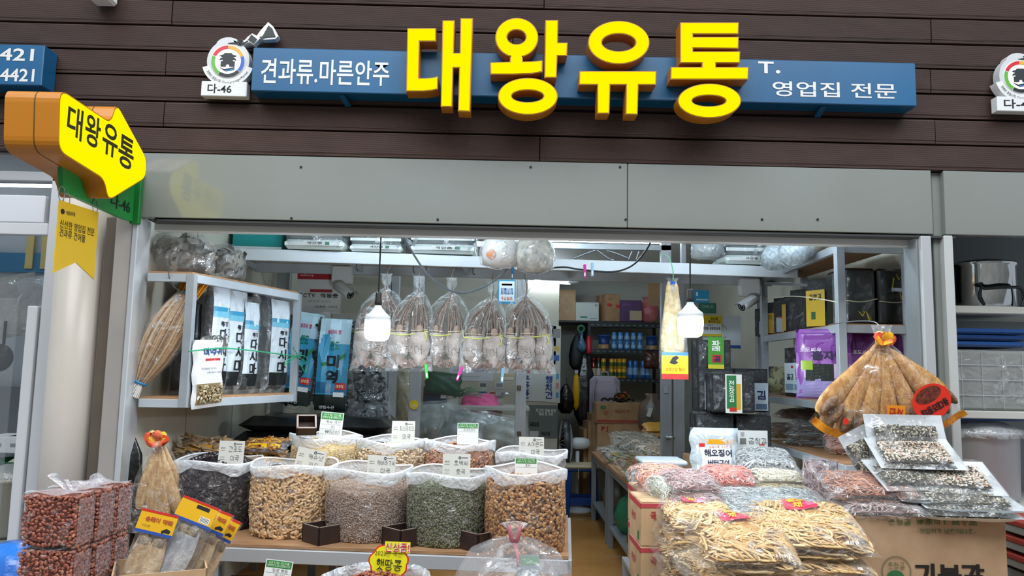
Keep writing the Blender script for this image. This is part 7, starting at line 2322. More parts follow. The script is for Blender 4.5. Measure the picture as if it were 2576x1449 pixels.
v, f = outline([ell(0, 0, 50 * s_, 42 * s_)], .002)
MB().add(v, f, F).build('round_label', mat('#d6301e', rough=.35), bf)
v, f = outline([ell(0, -18 * s_, 34 * s_, 18 * s_)], .002)
MB().add(v, f, F @ Matrix.Translation((0, 0, .002))).build('label_picture', mat('#4a1a14', rough=.4, var='#7a3a24', scale=60), bf)
text(bf, '용대리황태', F @ Matrix.Translation((0, 16 * s_, .002)), 74 * s_, 20 * s_, mat('#1a1412', rough=.5), .03, .001)
c = P(2232, 1035, yq) - top + Vector((0, -.082, 0))
plate(bf, 'orange_label', facing(c), 44 * s_, 34 * s_, mat('#e08a1a', rough=.4), .002)
text(bf, '자연', facing(c + Vector((0, -.002, 0)), 0, 0, PI), 34 * s_, 20 * s_, mat('#a82a14', rough=.5), .03, .001)
c = P(2178, 1068, yq) - top + Vector((0, -.08, 0))
text(bf, '품', facing(c, 0, 0, .2), 30 * s_, 42 * s_, mat('#d8641a', rough=.5), .06, .001)
c = P(2108, 1057, yq) - top + Vector((0, -.08, 0))
v, f = outline([ell(0, 0, 7 * s_, 8 * s_, 16)], .002)
MB().add(v, f, facing(c)).build('red_dot', mat('#d6301e', rough=.35), bf)
cord(bf, [(0, .0, .0), (-.002, 0, .05), (-.01, .02, .09), (.0, .25, .11), (.0, .56, .11)], .003, mat('#9aa0a2', rough=.3, metal=.8), 'hook')
MB().grid(lambda u, v: ((u - .5) * (.05 + .06 * v), -.02 + .02 * math.sin(9 * u), .0 + .075 * v), 8, 4).build('wrapper_tuft', film('#ffffff', base=.2, crease=.5, scale=20), bf, smooth=True)
# ================================================================== goods on the side table
M_SHR = mat_pieces(['#e8a285', '#f0bda4', '#d98664', '#f4d3c4'], .5)
M_SHR_P = mat_pieces(['#b08a8a', '#c9a8a4', '#94706e', '#dcc6c2'], .5)
M_FILM_B = film('#ffffff', base=.06, crease=.42, scale=12, bump=1.1, rough=.08)
def heap(label, px0, px1, py0, py1, y, depth, m, n, r, L, seed, core, yaw=0.0, pitch=.15, t=None, curl=.8, items=(), name='dried_seafood_bag', group='bags of dried seafood on the side table', fl=None, rollv=0.0, flat=1.0):
 o = P((px0 + px1) / 2, (py0 + py1) / 2, y)
 w = (px1 - px0) * S(y)
 th = t or (py1 - py0) * S(y) * .8
 return fish_packet(label, lying(o, yaw, pitch, rollv), w, depth, th, m, n, r, L, seed, items, core, name, group, curl, fl or M_FILM_B, flat)
heap('large clear bag of orange dried shrimp beside the scale', 1598, 1746, 1178, 1262, .12, .34, M_SHR, 420, .0035, .05, 201, '#d98e70', .2, .25, t=.16)
heap('upper packet of purplish shredded squid before the orange shrimp', 1668, 1800, 1192, 1232, -.08, .26, M_SHR_P, 260, .0035, .06, 202, '#a07c7a', .1, .2, t=.075)
heap('lower packet of purplish shredded squid before the orange shrimp', 1672, 1802, 1228, 1264, -.12, .26, M_SHR_P, 260, .0035, .06, 203, '#8f6a68', .05, .2, t=.075)
heap('pale clear packet tucked beside the purplish squid packets', 1640, 1700, 1206, 1262, -.10, .2, mat_pieces(['#d3d6c8', '#e6e6da', '#b9bca8'], .5), 120, .003, .05, 204, '#c3c6b6', .3, .3, t=.10)
heap('clear bag of bright pink shredded squid below the white pouch', 1770, 1892, 1178, 1228, .22, .26, mat_pieces(['#e07a6a', '#ea9a88', '#d06656', '#f2bdb0'], .5), 320, .0035, .06, 205, '#d47666', -.1, .2, t=.10)
heap('upper clear packet of white shredded fish beside the pink one', 1884, 2014, 1182, 1212, .25, .24, mat_pieces(['#ebe6cc', '#f4f0e0', '#d9d2b0'], .5), 220, .003, .06, 206, '#ddd6bc', 0, .12, t=.07)
heap('lower clear packet of cream shredded fish beside the pink one', 1878, 2020, 1208, 1236, .22, .24, mat_pieces(['#ddcfa4', '#e9e0c0', '#c9b684'], .5), 220, .003, .06, 207, '#d0c298', .03, .12, t=.065)
heap('upper clear bag of silver anchovies leaning behind the white packets', 1862, 1992, 1142, 1176, .40, .26, M_ANCH, 240, .0045, .07, 208, '#6f777a', -.1, .3, t=.09, curl=.3)
heap('lower clear bag of silver anchovies behind the white packets', 1868, 2002, 1168, 1194, .36, .26, M_ANCH, 220, .0045, .07, 209, '#666e70', 0, .2, t=.07, curl=.3)
heap('wide flat bag of fine pale anchovies before the pink and white packets', 1786, 2086, 1232, 1300, -.12, .42, mat_pieces(['#a9b4b4', '#c3cccb', '#8f9a9b', '#d9dfde', '#7d888a'], .4), 900, .0032, .035, 210, '#97a2a2', 0, .15, t=.07, curl=.5, items=[('t', '가이리', -.12, .05, .2, .12, '#2a3a4a', -.01), ('t', '볶음용 멸치', .25, .12, .26, .12, '#2a3a4a', -.01)])
o = P(2062, 1222, .15)
packet('tall_shred_bag', 'upright clear bag of grey-pink shreds priced 6000 below the corner shelf', 'food packet', facing(o, -.2, .2, -.1), .17, .27, .11, ('strands', 200, .003, .09, .5, mat_pieces(['#b39a9c', '#c9b4b4', '#9a8084'], .5), {'segs': 4}, mat('#a48e90', rough=.6)), M_FILM_B, [('t', '6000', .05, -.36, .5, .13, '#2a3f7a', -.01)], seed=211)
for k, (px, py, c, lab) in enumerate(((2028, 1210, '#d9c21e', 'small yellow-topped packet on the edge of the side table'),)):
 packet('yellow_packet', lab, 'food packet', lying(P(px, py, .3), .4, .3), .08, .1, .04, None, mat(c, rough=.35, bump=.5), (), lip=.001)
# butter-grilled squid pouch and laver card
o = P(1797, 1142, .55)
s_ = S(.55)
r, pl = packet('squid_pouch', 'white zip pouch of butter-grilled squid standing on the side table', 'food pouch', facing(o, 0, .12), 114 * s_, 122 * s_, .07, None, film('#dff0f8', base=.55, crease=.3, scale=8, bump=.6, rough=.15), [('p', .0, .24, .82, .10, '#e89a1e'), ('p', 0, -.08, .84, .50, '#e9edf0'), ('t', '해오징어', .04, .02, .60, .14, '#3a3d4a', .05), ('t', '버터구이', .04, -.17, .46, .11, '#3a3d4a', .04), ('t', '씹을수록 고소한 맛', .1, .14, .5, .05, '#c88a5a'), ('p', -.30, .17, .12, .07, '#c83030')], p=6, q=.45, seed=7)
strands(Pillow(114 * s_ * .84, 122 * s_ * .3, .05), 160, .003, .05, .3, 3).build('dried_squid', mat_pieces(['#e6e0c2', '#d3cba6', '#f0ecd8'], .5), r, kind='stuff').location = (0, -122 * s_ * .34, .0)
o = P(1894, 1116, .62)
t = poster('white laver advert card standing behind the anchovy bag', 1856, 1931, 1084, 1150, .62, '#d3d8d6', [('t', '곱창김', .15, .12, .6, .22, '#2a2c30', -.01), ('p', -.32, .1, .2, .22, '#6a706c'), ('p', .02, -.25, .22, .24, '#4a6a86'), ('p', .3, -.02, .18, .06, '#c25a50'), ('p', -.34, .36, .12, .16, '#9aa0a0')], 'advert_card')
# electronic scale
o = P(1655, 1180, .62)
sc = thing('scale', 'pale blue electronic weighing scale behind the orange shrimp bag', 'scale', (o.x, .62, ZR))
zs_ = P(1660, 1160, .62).z - ZR
MB().box((0, .0, .045), (.26, .28, .07), bevel=.012).build('body', mat('#a9bcc8', rough=.4), sc)
MB().box((.03, .02, zs_ * .55), (.14, .14, max(.02, zs_ - .08)), bevel=.004).build('neck', mat('#9fb0ba', rough=.4), sc)
MB().box((.02, .02, zs_), (.25, .24, .025), bevel=.008).build('pan', mat('#c9d8e0', rough=.3), sc)
MB().box((-.09, -.145, .05), (.07, .006, .03)).build('display', mat('#2a3a3a', rough=.2), sc)
# steel-legged tables behind, lining the aisle
def stand_at(label, x0, x1, y0, y1, zt_):
 t = thing('aisle_table', label, 'table', ((x0 + x1) / 2, (y0 + y1) / 2, 0))
 M_T = mat('#8f989e', rough=.45, metal=.15)
 MB().box(((x0 + x1) / 2, (y0 + y1) / 2, zt_ - .015), (x1 - x0, y1 - y0, .03), bevel=.003).build('table_top', M_PLY, t, world=True)
 for x in (x0 + .025, x1 - .025):
  for y in (y0 + .025, y1 - .025):
   MB().box((x, y, (zt_ - .03) / 2), (.045, .045, zt_ - .03), bevel=.002).build('leg', M_T, t, world=True)
  MB().box((x, (y0 + y1) / 2, zt_ - .055), (.025, y1 - y0 - .02, .045)).build('rail', M_T, t, world=True)
 MB().box(((x0 + x1) / 2, (y0 + y1) / 2, .17), (x1 - x0 - .02, y1 - y0 - .02, .02)).build('lower_shelf', M_T, t, world=True)
stand_at('grey steel table with seafood bags lining the aisle, nearer one', .90, 1.21, 1.45, 2.78, .68)
stand_at('grey steel table lining the aisle, farther one', .90, 1.40, 2.88, 3.95, .66)
for k, (px, py, w, h, y, m, core, lab) in enumerate(((1600, 1118, .42, .36, 3.0, mat_pieces(['#a39a86', '#c3bba6', '#857c68'], .5), '#8f8672', 'clear bag of long grey dried fish on the aisle table'), (1655, 1135, .36, .3, 2.55, mat_pieces(['#c9b496', '#dccbb0', '#a48e70'], .5), '#a8927a', 'clear bag of sliced dried roots on the aisle table'), (1605, 1172, .36, .34, 1.95, mat_pieces(['#c8302a', '#d9a21e', '#3a8a3a', '#e6e0d0', '#b08a5a'], .45), '#9a7a5a', 'clear bag of colourful wrapped sweets on the aisle table'), (1552, 1150, .26, .3, 2.9, mat_pieces(['#b9b4a6', '#d3cec0'], .5), '#a8a396', 'clear bag of pale dried fish on the aisle table corner'))):
 fish_packet(lab, lying(P(px, py, y), .2 * k, .45), w, h, .11, m, 110, .007, .07, 220 + k, core=core, name='aisle_bag', group='clear bags on the aisle tables', curl=.5)
for k, (px, py, c, lab) in enumerate(((1652, 1076, '#b98a30', 'upper pillow pack of yellow powder on the aisle pile'), (1652, 1090, '#a87828', 'lower pillow pack of yellow powder on the aisle pile'), (1650, 1106, '#b8202a', 'red packet under the yellow powder packs'))):
 packet('powder_pack', lab, 'food packet', lying(P(px, py, 3.3), .1, .3), .24, .17, .07, None, mat(c, rough=.4, bump=.3, bscale=40), (), 'powder packs on the aisle pile', lip=.001, p=4)
# dark goods under the aisle tables
for k, (px, py, y, c, lab) in enumerate(((1600, 1330, 1.7, '#2a3436', 'dark plastic bag on the lower shelf of the aisle table'), (1535, 1250, 3.2, '#6a6a5a', 'grey-green sack under the farther aisle table'), (1572, 1310, 2.3, '#2f7a5a', 'green bag on the lower shelf of the aisle table'))):
 o = P(px, py, y)
 t = thing('floor_sack', lab, 'plastic bag', (max(o.x + .1, 1.06), y + .15, .182))
 MB().lathe([(.10, 0), (.14, .05), (.15, .15), (.11, .26), (.03, .32)], 18, None, 1, .9, wob=lambda th, i: 1 + .1 * math.sin(5 * th + i + k)).build('bag', mat(c, rough=.35, bump=.7, bscale=12), t, smooth=True)
# stacked fruit-tea cartons at the aisle end of the side table
for k in range(4):
 front, up = k // 2, k % 2
 x0 = P(1606, 1300, -.30 if front == 0 else -.05).x
 h = .19
 o = PZ(1668 if front == 0 else 1636, 1300, .6)
 carton('tea_carton', ('nearest upper', 'nearest lower', 'farther upper', 'farther lower')[(1 - up) + front * 2] + ' brown carton with a red side band by the aisle', lying((x0 + .16, (-.10, .22)[front], .49 + up * (h + .003)), 0), .28, .30, h, M_CARTON_L, '#cdb48a', [('t', '국', -.3, .2, .1, .2, '#b03a34', .03), ('p', 0, .43, 1, .1, '#b8424a')], group='brown cartons stacked by the aisle', side_items=[(-1, [('p', 0, .42, 1.0, .13, '#b8424a'), ('t', '국산차', -.1, .05, .35, .2, '#b84a4a', .02), ('p', .3, -.3, .12, .2, '#3a7a4a')])])
lw_ = thing('low_pallet', 'grey pallet under the cartons by the aisle', 'pallet', (P(1606, 1300, -.1).x + .17, .06, 0))
MB().box((0, 0, .475), (.34, .66, .025), bevel=.003).build('deck', M_SHELF, lw_)
for sx in (-1, 1):
 for sy in (-1, 1):
  MB().box((sx * .15, sy * .30, .23), (.04, .04, .46)).build('leg', M_SHELF, lw_)
# ================================================================== pollack strip bags in front
M_STRIP = mat_pieces(['#d6ac68', '#ebca90', '#bf9150', '#f2ddb0', '#dab674'], .5)
def strip_bag(label, px, py, y, w, d, t, yaw, pitch, seed, sticker=True, rollv=0.0, n=330):
 o = P(px, py, y)
 r, pl = packet('pollack_strip_bag', label, 'food packet', lying(o, yaw, pitch, rollv), w, d, t, ('strands', int(n * 2.3), .0072, .12, .35, M_STRIP, {'segs': 4, 'flat': .6, 'align': .2, 'spread': 1.2, 'fill': .9}, mat('#b98a4c', rough=.6, var='#d0a868', scale=40)), film('#fffaf2', base=.04, crease=.36, scale=9, bump=1.1, rough=.07), (), 'clear bags of shredded pollack', p=4, q=.5, noise=.012, seed=seed, lip=.07)
 if sticker:
  prints(r, pl, [('p', .0, .26, .30, .22, '#d8244e', 'red_sticker'), ('t', '황태\n채', -.03, .27, .17, .18, '#e6b41e', .05), ('p', .09, .27, .08, .16, '#e05a78', 'sticker_print')])
 return r
strip_bag('topmost pollack strip bag of the rear pile with a red sticker', 1752, 1300, -.30, .33, .30, .10, .05, .22, 301)
for k in range(4):
 strip_bag('pollack strip bag in the rear pile beside the cartons, %s' % ('second from the top', 'third from the top', 'fourth from the top', 'lowest in view')[k], 1745 + 4 * (-1) ** k, 1348 + 36 * k, -.32, .33, .30, .085, .04 * (-1) ** k, .08, 302 + k, False, n=200)
strip_bag('topmost pollack strip bag of the middle pile with a red sticker', 1858, 1362, -.72, .37, .36, .12, -.05, .30, 310)
strip_bag('second pollack strip bag of the middle pile', 1850, 1432, -.70, .40, .34, .10, .06, .1, 311, False, n=260)
strip_bag('slumped pollack strip bag at the foot of the middle pile, aisle side', 1790, 1432, -.62, .22, .26, .10, .2, .1, 312, False, n=140)
strip_bag('topmost pollack strip bag of the pile next to the big carton, red sticker', 2025, 1330, -.60, .42, .38, .12, -.12, .28, 320)
strip_bag('second pollack strip bag of the pile next to the big carton', 2030, 1412, -.62, .42, .34, .11, -.02, .12, 321, False, n=260)
strip_bag('lowest pollack strip bag of the pile next to the big carton', 2010, 1462, -.62, .42, .34, .10, .05, .08, 322, False, n=200)
lt = thing('low_table', 'low grey steel table under the shredded pollack bags', 'table', (P(1900, 1400, -.55).x, -.50, 0))
zlt = min(P(1745, 1348 + 36 * 3, -.32).z, P(2010, 1462, -.62).z, P(1850, 1432, -.7).z) - .06
MB().box((0, 0, zlt - .015), (.86, .80, .03), bevel=.003).build('table_top', M_SHELF, lt)
for sx in (-1, 1):
 for sy in (-1, 1):
  MB().box((sx * .40, sy * .37, (zlt - .03) / 2), (.04, .04, zlt - .03)).build('leg', M_SHELF, lt)
# ================================================================== big open carton with laver crisps
yc = -.55
xc0, xc1 = P(2152, 1380, yc).x, P(2530, 1380, yc).x
zc_ = P(2340, 1302, yc).z
w = xc1 - xc0
bx = thing('big_carton', 'large brown carton with bold black Korean lettering at the shop corner', 'cardboard box', ((xc0 + xc1) / 2, yc + .18, 0))
M_BC = mat('#b89a7a', rough=.85, var='#ab8d6d', scale=10, bump=.05)
hw, dd, H = w / 2, .36, zc_
b = MB()
for c, s in (((0, -dd / 2, H / 2), (w, .006, H)), ((0, dd / 2, H / 2), (w, .006, H)), ((-hw, 0, H / 2), (.006, dd, H)), ((hw, 0, H / 2), (.006, dd, H)), ((0, 0, .003), (w, dd, .006))):
 b.box(c, s)
b.build('body', M_BC, bx)
MB().box((0, 0, H - .05), (w - .02, dd - .02, .006)).build('inner_flap', M_CARTON_L, bx)
MB().box((-hw - .004, .03, H - .05), (.001, .04, .1)).build('tape', mat('#c9a870', rough=.3), bx)
F = facing((0, -dd / 2 - .004, 0))
s_ = S(yc)
def bpx(px, py):
 p = P(px, py, yc)
 return (p.x - bx.location.x, p.z)
for s, x0, y0, x1, y1, c, bo, ts in (('순향골', 2232, 1304, 2290, 1320, '#3f6a3a', .0, False), ('南原의 傳統食品', 2304, 1303, 2455, 1322, '#3f6a3a', .01, True), ('-영업허가 남원제53호-', 2305, 1328, 2452, 1343, '#4a7040', .0, False), ('기부각', 2300, 1416, 2475, 1466, '#17140f', .06, False)):
 a, b_ = bpx(x0, y0), bpx(x1, y1)
 text(bx, s, F @ Matrix.Translation(((a[0] + b_[0]) / 2, (a[1] + b_[1]) / 2, 0)), b_[0] - a[0], a[1] - b_[1], mat(c, rough=.7), bo, .002, typeset=ts)
a = bpx(2253, 1436)
v, f = outline([arc_band(a[0], a[1], .057, .060, 0, 2 * PI - .01, 40)], .001)
MB().add(v, f, F).build('logo_ring', mat('#6a6a50', rough=.7), bx).location.y = -.003
v, f = outline([ell(a[0] - .004, a[1] - .026, .036, .030)], .001)
MB().add(v, f, F).build('logo_leaf', mat('#2f6a3a', rough=.7), bx).location.y = -.003
v, f = outline([ell(a[0] + .02, a[1] - .045, .024, .022)], .001)
MB().add(v, f, F).build('logo_fruit', mat('#b03028', rough=.7), bx).location.y = -.0045
text(bx, '춘향골', F @ Matrix.Translation((a[0], a[1] + .022, 0)), .07, .026, mat('#3f5a34', rough=.7), -.01, .003)
M_BUG = mat_pieces(['#23261f', '#d9d2bc', '#8a7c5c', '#3a3a2c', '#eee8d6', '#5a5240', '#151812'], .55)
M_BACK = mat('#dfe6ea', rough=.35, spec=.6)
def crisp(label, M, w, h, seed, m=None, hand=True):
 r = thing('laver_crisp_pouch', label, 'food packet', M=M, group='pouches of laver crisps')
 pl = Pillow(w, h, .045, 5, .5, .006, 0, seed)
 # white back sheet
 MB().grid(lambda u, v: ((u - .5) * w, (v - .5) * h, pl.z((u - .5) * w, (v - .5) * h, -1)), 10, 10).build('back_sheet', M_BACK, r, smooth=True)
 pin = Pillow(w * .78, h * .60, .05, 6, .4, .004, 0, seed)
 c = chunks(pin, 950, ico(.0058, .0042, .003, .35, seed), seed, .98).build('laver_crisps', m or M_BUG, r, kind='stuff')
 k = pin.skin(8, 8, .8).build('core', mat('#4a4636', rough=.7), r, smooth=True)
 MB().grid(lambda u, v: ((u - .5) * w, (v - .5) * h, pl.z((u - .5) * w, (v - .5) * h, 1) + .006), 14, 12).build('clear_front', film('#f4fafc', base=.05, crease=.38, scale=9, bump=1.0, rough=.08), r, smooth=True)
 if hand:
  text(r, '김부각', None, w * .42, h * .13, mat('#1c1812', rough=.6), -.0, .038, warp=lambda x, y: (x + .02, y + h * .06, 0))
 return r
M_BUG_W = mat_pieces(['#e3dccb', '#f0ebe0', '#bfae94', '#d0a888', '#f6f2ea'], .55)
zt0 = zc_ + .0
def cl_(px, py, y, yaw=0.0, pitch=.3, rollv=0.0):
 return lying(P(px, py, y), yaw, pitch, rollv)
crisp('laver crisp pouch standing upright against the pollack fan', facing(P(2282, 1112, -.27), 0.0, .30), .36, .25, 401)
crisp('laver crisp pouch with white crisps lying below the upright one', cl_(2300, 1140, -.36, -.08, .55), .36, .22, 402, M_BUG_W)
crisp('laver crisp pouch leaning at the aisle side of the pile', facing(P(2178, 1150, -.25), .2, .25, .4), .16, .26, 403)
crisp('laver crisp pouch in the middle of the slope, partly covered', cl_(2280, 1195, -.42, .1, .5), .30, .22, 404)
crisp('laver crisp pouch with pale crisps at the outer side of the pile', cl_(2385, 1200, -.42, -.12, .50), .38, .24, 405, M_BUG_W)
crisp('laver crisp pouch under the pale one near the carton edge', cl_(2350, 1238, -.46, -.05, .25), .36, .2, 406)
crisp('white-backed laver crisp pouch hanging over the outer carton edge', cl_(2425, 1256, -.50, -.1, .22), .40, .22, 407, None, False)
crisp('lowest white-backed laver crisp pouch on the carton rim', cl_(2415, 1284, -.52, -.06, .1), .40, .22, 408, None, False)
M_RED = mat_pieces(['#a8644a', '#c48a6a', '#8a4a38', '#d6a888', '#b87a5a'], .5)
heap('upper clear bag of reddish shredded squid on the big carton', 2078, 2292, 1196, 1248, -.40, .26, M_RED, 320, .0042, .07, 411, '#94563e', -.08, .25, t=.07, curl=.5, flat=.6, group='reddish seafood bags on the big carton')
heap('lower clear bag of greyish shredded squid on the big carton', 2100, 2302, 1246, 1290, -.45, .26, mat_pieces(['#a8908c', '#c3b0ac', '#8a706c', '#b8a09a'], .5), 300, .0042, .07, 412, '#8f7672', -.05, .18, t=.07, curl=.5, flat=.6, group='reddish seafood bags on the big carton')
# ================================================================== FRONT LEFT: peanut bricks, fish packets
def brick(label, x, y, z, w, d, h, n_front, seed, ind):
 t = thing('peanut_brick', label, 'bag of peanuts', (x, y, z), rotz=-.04, group='vacuum-packed peanut bricks')
 R = random.Random(seed)
 tm = ovoid(.0185, .0122, 6, 4)
 m1, m2 = mat('#95503c', rough=.4), mat('#a9654d', rough=.4)
 mp = mat_pieces(['#95503c', '#a9654d', '#bd7d64', '#80402e', '#9f5a44'], .4)
 MB().box((0, 0, h / 2), (w * .96, d * .94, h * .96), bevel=.02).build('core', mat('#5a281c', rough=.6), t)
 fr_, ot = [], []
 nx, nz_ = int(w / .0145), int(h / .0125)
 for i in range(nx):
  for k in range(nz_):
   p = ((i + .5 + R.uniform(-.4, .4)) * w * .92 / nx - w * .46, -d * .47 + R.uniform(0, .004), h * .04 + (k + .5 + R.uniform(-.4, .4)) * h * .92 / nz_)
   fr_.append(placed(p, (0, -1, 0), R.uniform(0, 6.28), .3, R, R.uniform(.9, 1.15)))
 ny = int(d / .0125)
 for i in range(ny):
  for k in range(nz_):
   p = (w * .47, (i + .5 + R.uniform(-.3, .3)) * d * .95 / ny - d * .475, (k + .5 + R.uniform(-.3, .3)) * h / nz_)
   ot.append(placed(p, (1, 0, 0), R.uniform(0, 3), .3, R, R.uniform(.9, 1.15)))
 for i in range(nx):
  for k in range(ny):
   p = ((i + .5) * w * .94 / nx - w * .47, (k + .5) * d * .94 / ny - d * .47, h * .965)
   ot.append(placed(p, (0, 0, 1), R.uniform(0, 3), .3, R, 1))
 if ind:
  me = MB().stamp(tm, [((1, 0, 0, 0), (0, 1, 0, 0), (0, 0, 1, 0))]).mesh('peanut', m1, True)
  me2 = me.copy()
  me2.materials.clear()
  me2.materials.append(m2)
  for A in fr_:
   o = bpy.data.objects.new('peanut', me if R.random() < .55 else me2)
   col.objects.link(o)
   o.parent = t
   o.matrix_local = Matrix([list(q) for q in A] + [[0, 0, 0, 1]])
  MB().stamp(tm, ot).build('peanut_fill', mp, t, kind='stuff', smooth=True)
 else:
  MB().stamp(tm, fr_ + ot).build('peanut_fill', mp, t, kind='stuff', smooth=True)
 fm = film('#f6eef2', base=.0, crease=.14, scale=22, bump=1.0, rough=.1)
 MB().box((0, 0, h / 2), (w * 1.04, d * 1.06, h * 1.03), bevel=.008).build('bag', fm, t)
 # milky side and tuft
 MB().grid(lambda u, v: (w * .525, (u - .5) * d * .9, h * (.08 + .85 * v) + .004 * math.sin(9 * u)), 5, 5).build('side_fold', film('#f0e2e8', base=.16, crease=.5, scale=24, bump=.9), t, smooth=True)
 MB().grid(lambda u, v: ((u - .5) * w * .98, (v - .5) * d * .95, h * 1.022 + .006 * math.sin(8 * u + 5 * v)), 8, 6).build('top_fold', film('#f4f2f8', base=.35, crease=.45, scale=14, bump=.9), t, smooth=True)
 return t
xb = P(194, 1300, -.95).x
wB, dB, hB = .20, .112, .183
zt0 = P(128, 1246, -.95).z
for r_ in range(2):
 for k in range(3):
  lab = ('topmost' if r_ == 0 else 'lower') + ' peanut brick ' + ('at the front of the stack', 'in the middle of the stack', 'at the back of the stack by the post')[k]
  brick(lab, xb - wB / 2 + (0, .012, .02)[k], -.95 + dB / 2 + k * (dB + .008), zt0 - hB * (r_ + 1) - .006 * r_, wB, dB, hB, 0, 10 * r_ + k, r_ == 0 and k == 0)
st_b = carton('support_box', 'brown carton under the peanut bricks', lying((xb - wB / 2, -.78, 0)), .3, .42, zt0 - 2 * hB - .016, M_CARTON, None)
for k, (px, py, dx) in enumerate(((178, 1212, -.05), (225, 1210, .04))):
 o = P(px, py + 16, -.86 + .1 * k)
 tf = thing('bag_tail', 'twisted white plastic tail on the %s peanut brick' % ('front', 'middle')[k], 'plastic bag', o)
 MB().grid(lambda u, v: (dx * v + (u - .5) * (.03 + .05 * v), .006 * math.sin(6 * u), .055 * v + .012 * math.sin(5 * u) * v - .012), 6, 5).grid(lambda u, v: (-dx * .6 * v + (u - .5) * (.03 + .03 * v), .01, .035 * v - .012), 5, 4).build('plastic', film('#f2f4fa', base=.5, crease=.35, scale=20), tf, smooth=True)
# open carton with header-card fish packets
cc_ = P(372, 1440, -.80)
zr = P(298, 1414, -.70).z
fc_ = carton('open_carton', 'open brown carton holding header-card fish packets', lying((cc_.x + .01, -.72, 0), .42), .32, .26, zr, M_CARTON_L, None, [('t', '14', .3, .43, .1, .04, '#3a3228', .0)], open_top=True)
M_FISH = mat('#a88a62', rough=.5, var='#cdb591', scale=24, bump=.6, bscale=50, stretch=(1.5, .7, 1))
M_FISH2 = mat('#8d8f94', rough=.4, var='#b9b7b2', scale=18, bump=.6, bscale=50, stretch=(1.5, .7, 1))
def header_packet(label, cx, cy, wpx, hpx, y, roll, seed, silver=False, cw='송태이 먹태'):
 s = S(y)
 o = P(cx, cy, y)
 w, h = wpx * s, hpx * s
 M = facing(o, .1, .25, roll)
 r = thing('fish_packet', label, 'food packet', M=M, group='header-card packets of dried fish')
 R = random.Random(seed)
 pl = Pillow(w, h, .05, 6, .45, .004, seed=seed)
 ch = 54 * s
 for k in (-1, 1) if not silver else (-.6, .6):
  def body(u, v, k=k):
   ww = w * .24 * (.45 + .6 * math.sin(PI * min(1, v * .8 + .12)))
   return (k * w * .2 + (u - .5) * 2 * ww, h * .5 - ch - .01 - v * (h - ch - .02), .008 + .016 * math.sin(PI * u))
  MB().grid(body, 8, 12).build('dried_fish', M_FISH2 if silver else M_FISH, r, smooth=True)
  MB().lathe([(.004, -.03), (.017, -.012), (.019, .008), (.006, .026)], 12, Matrix.Translation((k * w * .2, h * .5 - ch - .028, .016)) @ Matrix.Rotation(PI / 2, 4, 'X'), 1.1, .5).build('fish_head', mat('#7d6c58', rough=.5, var='#a8977f', scale=40, bump=.6), r, smooth=True)
 pl.skin(12, 14).build('wrapper', film('#f6fafc', base=.05, crease=.42, scale=10, bump=1.1, rough=.08), r, smooth=True)
 F = Matrix.Translation((0, h * .5 - ch * .5, .030))
 plate(r, 'header_card', F, w * .98, ch, mat('#e2ae16', rough=.4), .002)
 plate(r, 'red_stripe', F, w * .98, ch * .10, mat('#c8281e', rough=.4), .001, c=(0, ch * .45), z=.001)
 plate(r, 'blue_stripe', F, w * .98, ch * .13, mat('#2a4fa0', rough=.4), .001, c=(0, -ch * .44), z=.001)
 if silver:
  plate(r, 'barcode', F, w * .26, ch * .26, mat('#e8e8e2', rough=.5), .001, c=(w * .28, -ch * .2), z=.001)
  for q in range(7):
   plate(r, 'bar', F, w * .012, ch * .2, M_INK, .0006, c=(w * (.18 + .033 * q), -ch * .19), z=.0016)
  plate(r, 'title_bar', F, w * .34, ch * .16, M_INK, .001, c=(w * .12, ch * .26), z=.001)
 else:
  text(r, cw, F @ Matrix.Translation((w * .04, ch * .12, 0)), w * .72, ch * .22, mat('#b0482a', rough=.5), .02, .0016)
  v, f = outline([[(x * w, y_ * w) for x, y_ in ((.18, -.16), (.30, -.08), (.42, -.12), (.40, -.20), (.28, -.19), (.2, -.22))]], .001)
  MB().add(v, f, F).build('fish_drawing', M_INK, r).location.z = .0005
  text(r, '가공식품', F @ Matrix.Translation((-w * .25, -ch * .18, 0)), w * .22, ch * .10, M_PEN, -.01, .0016)
 return r
header_packet('fish packet with a yellow header nearest the peanut bricks', 372, 1395, 92, 200, -.74, -.22, 1)
header_packet('silvery fish packet showing the back of its yellow header', 458, 1372, 96, 215, -.70, -.36, 2, True)
header_packet('fish packet with a yellow header behind the silvery one', 500, 1385, 84, 205, -.62, -.36, 3)
header_packet('outermost fish packet with a yellow header leaning to the table', 525, 1400, 70, 200, -.56, -.42, 4)
# ================================================================== FRONT MIDDLE: peanut sack with cloud sign, big clear bag
yq2 = -.72
o = P(950, 1440, yq2)
zrim = P(950, 1452, yq2 - .1).z - .03
ps_ = thing('peanut_sack', 'open sack of red peanuts with a yellow cloud sign before the table', 'sack of nuts', (o.x, yq2, 0))
rr = 122 * S(yq2)
MB().lathe([(rr * .7, .0), (rr * .95, .05), (rr * .97, zrim * .6), (rr, zrim - .02), (rr * 1.06, zrim + .01), (rr * 1.1, zrim - .03)], 36, wob=lambda th, i: 1 + .035 * math.sin(5 * th + i) + .02 * math.sin(11 * th + i), cap=False).build('sack', film('#eef4f8', base=.34, crease=.45, scale=9, bump=1.0, rough=.15), ps_, smooth=True)
MB().lathe([(rr * .6, .01), (rr * .9, .06), (rr * .92, zrim - .09), (rr * .6, zrim - .02), (.01, zrim + .012)], 28).build('core', mat('#6a3626', rough=.6), ps_, smooth=True)
R = random.Random(5)
mm = []
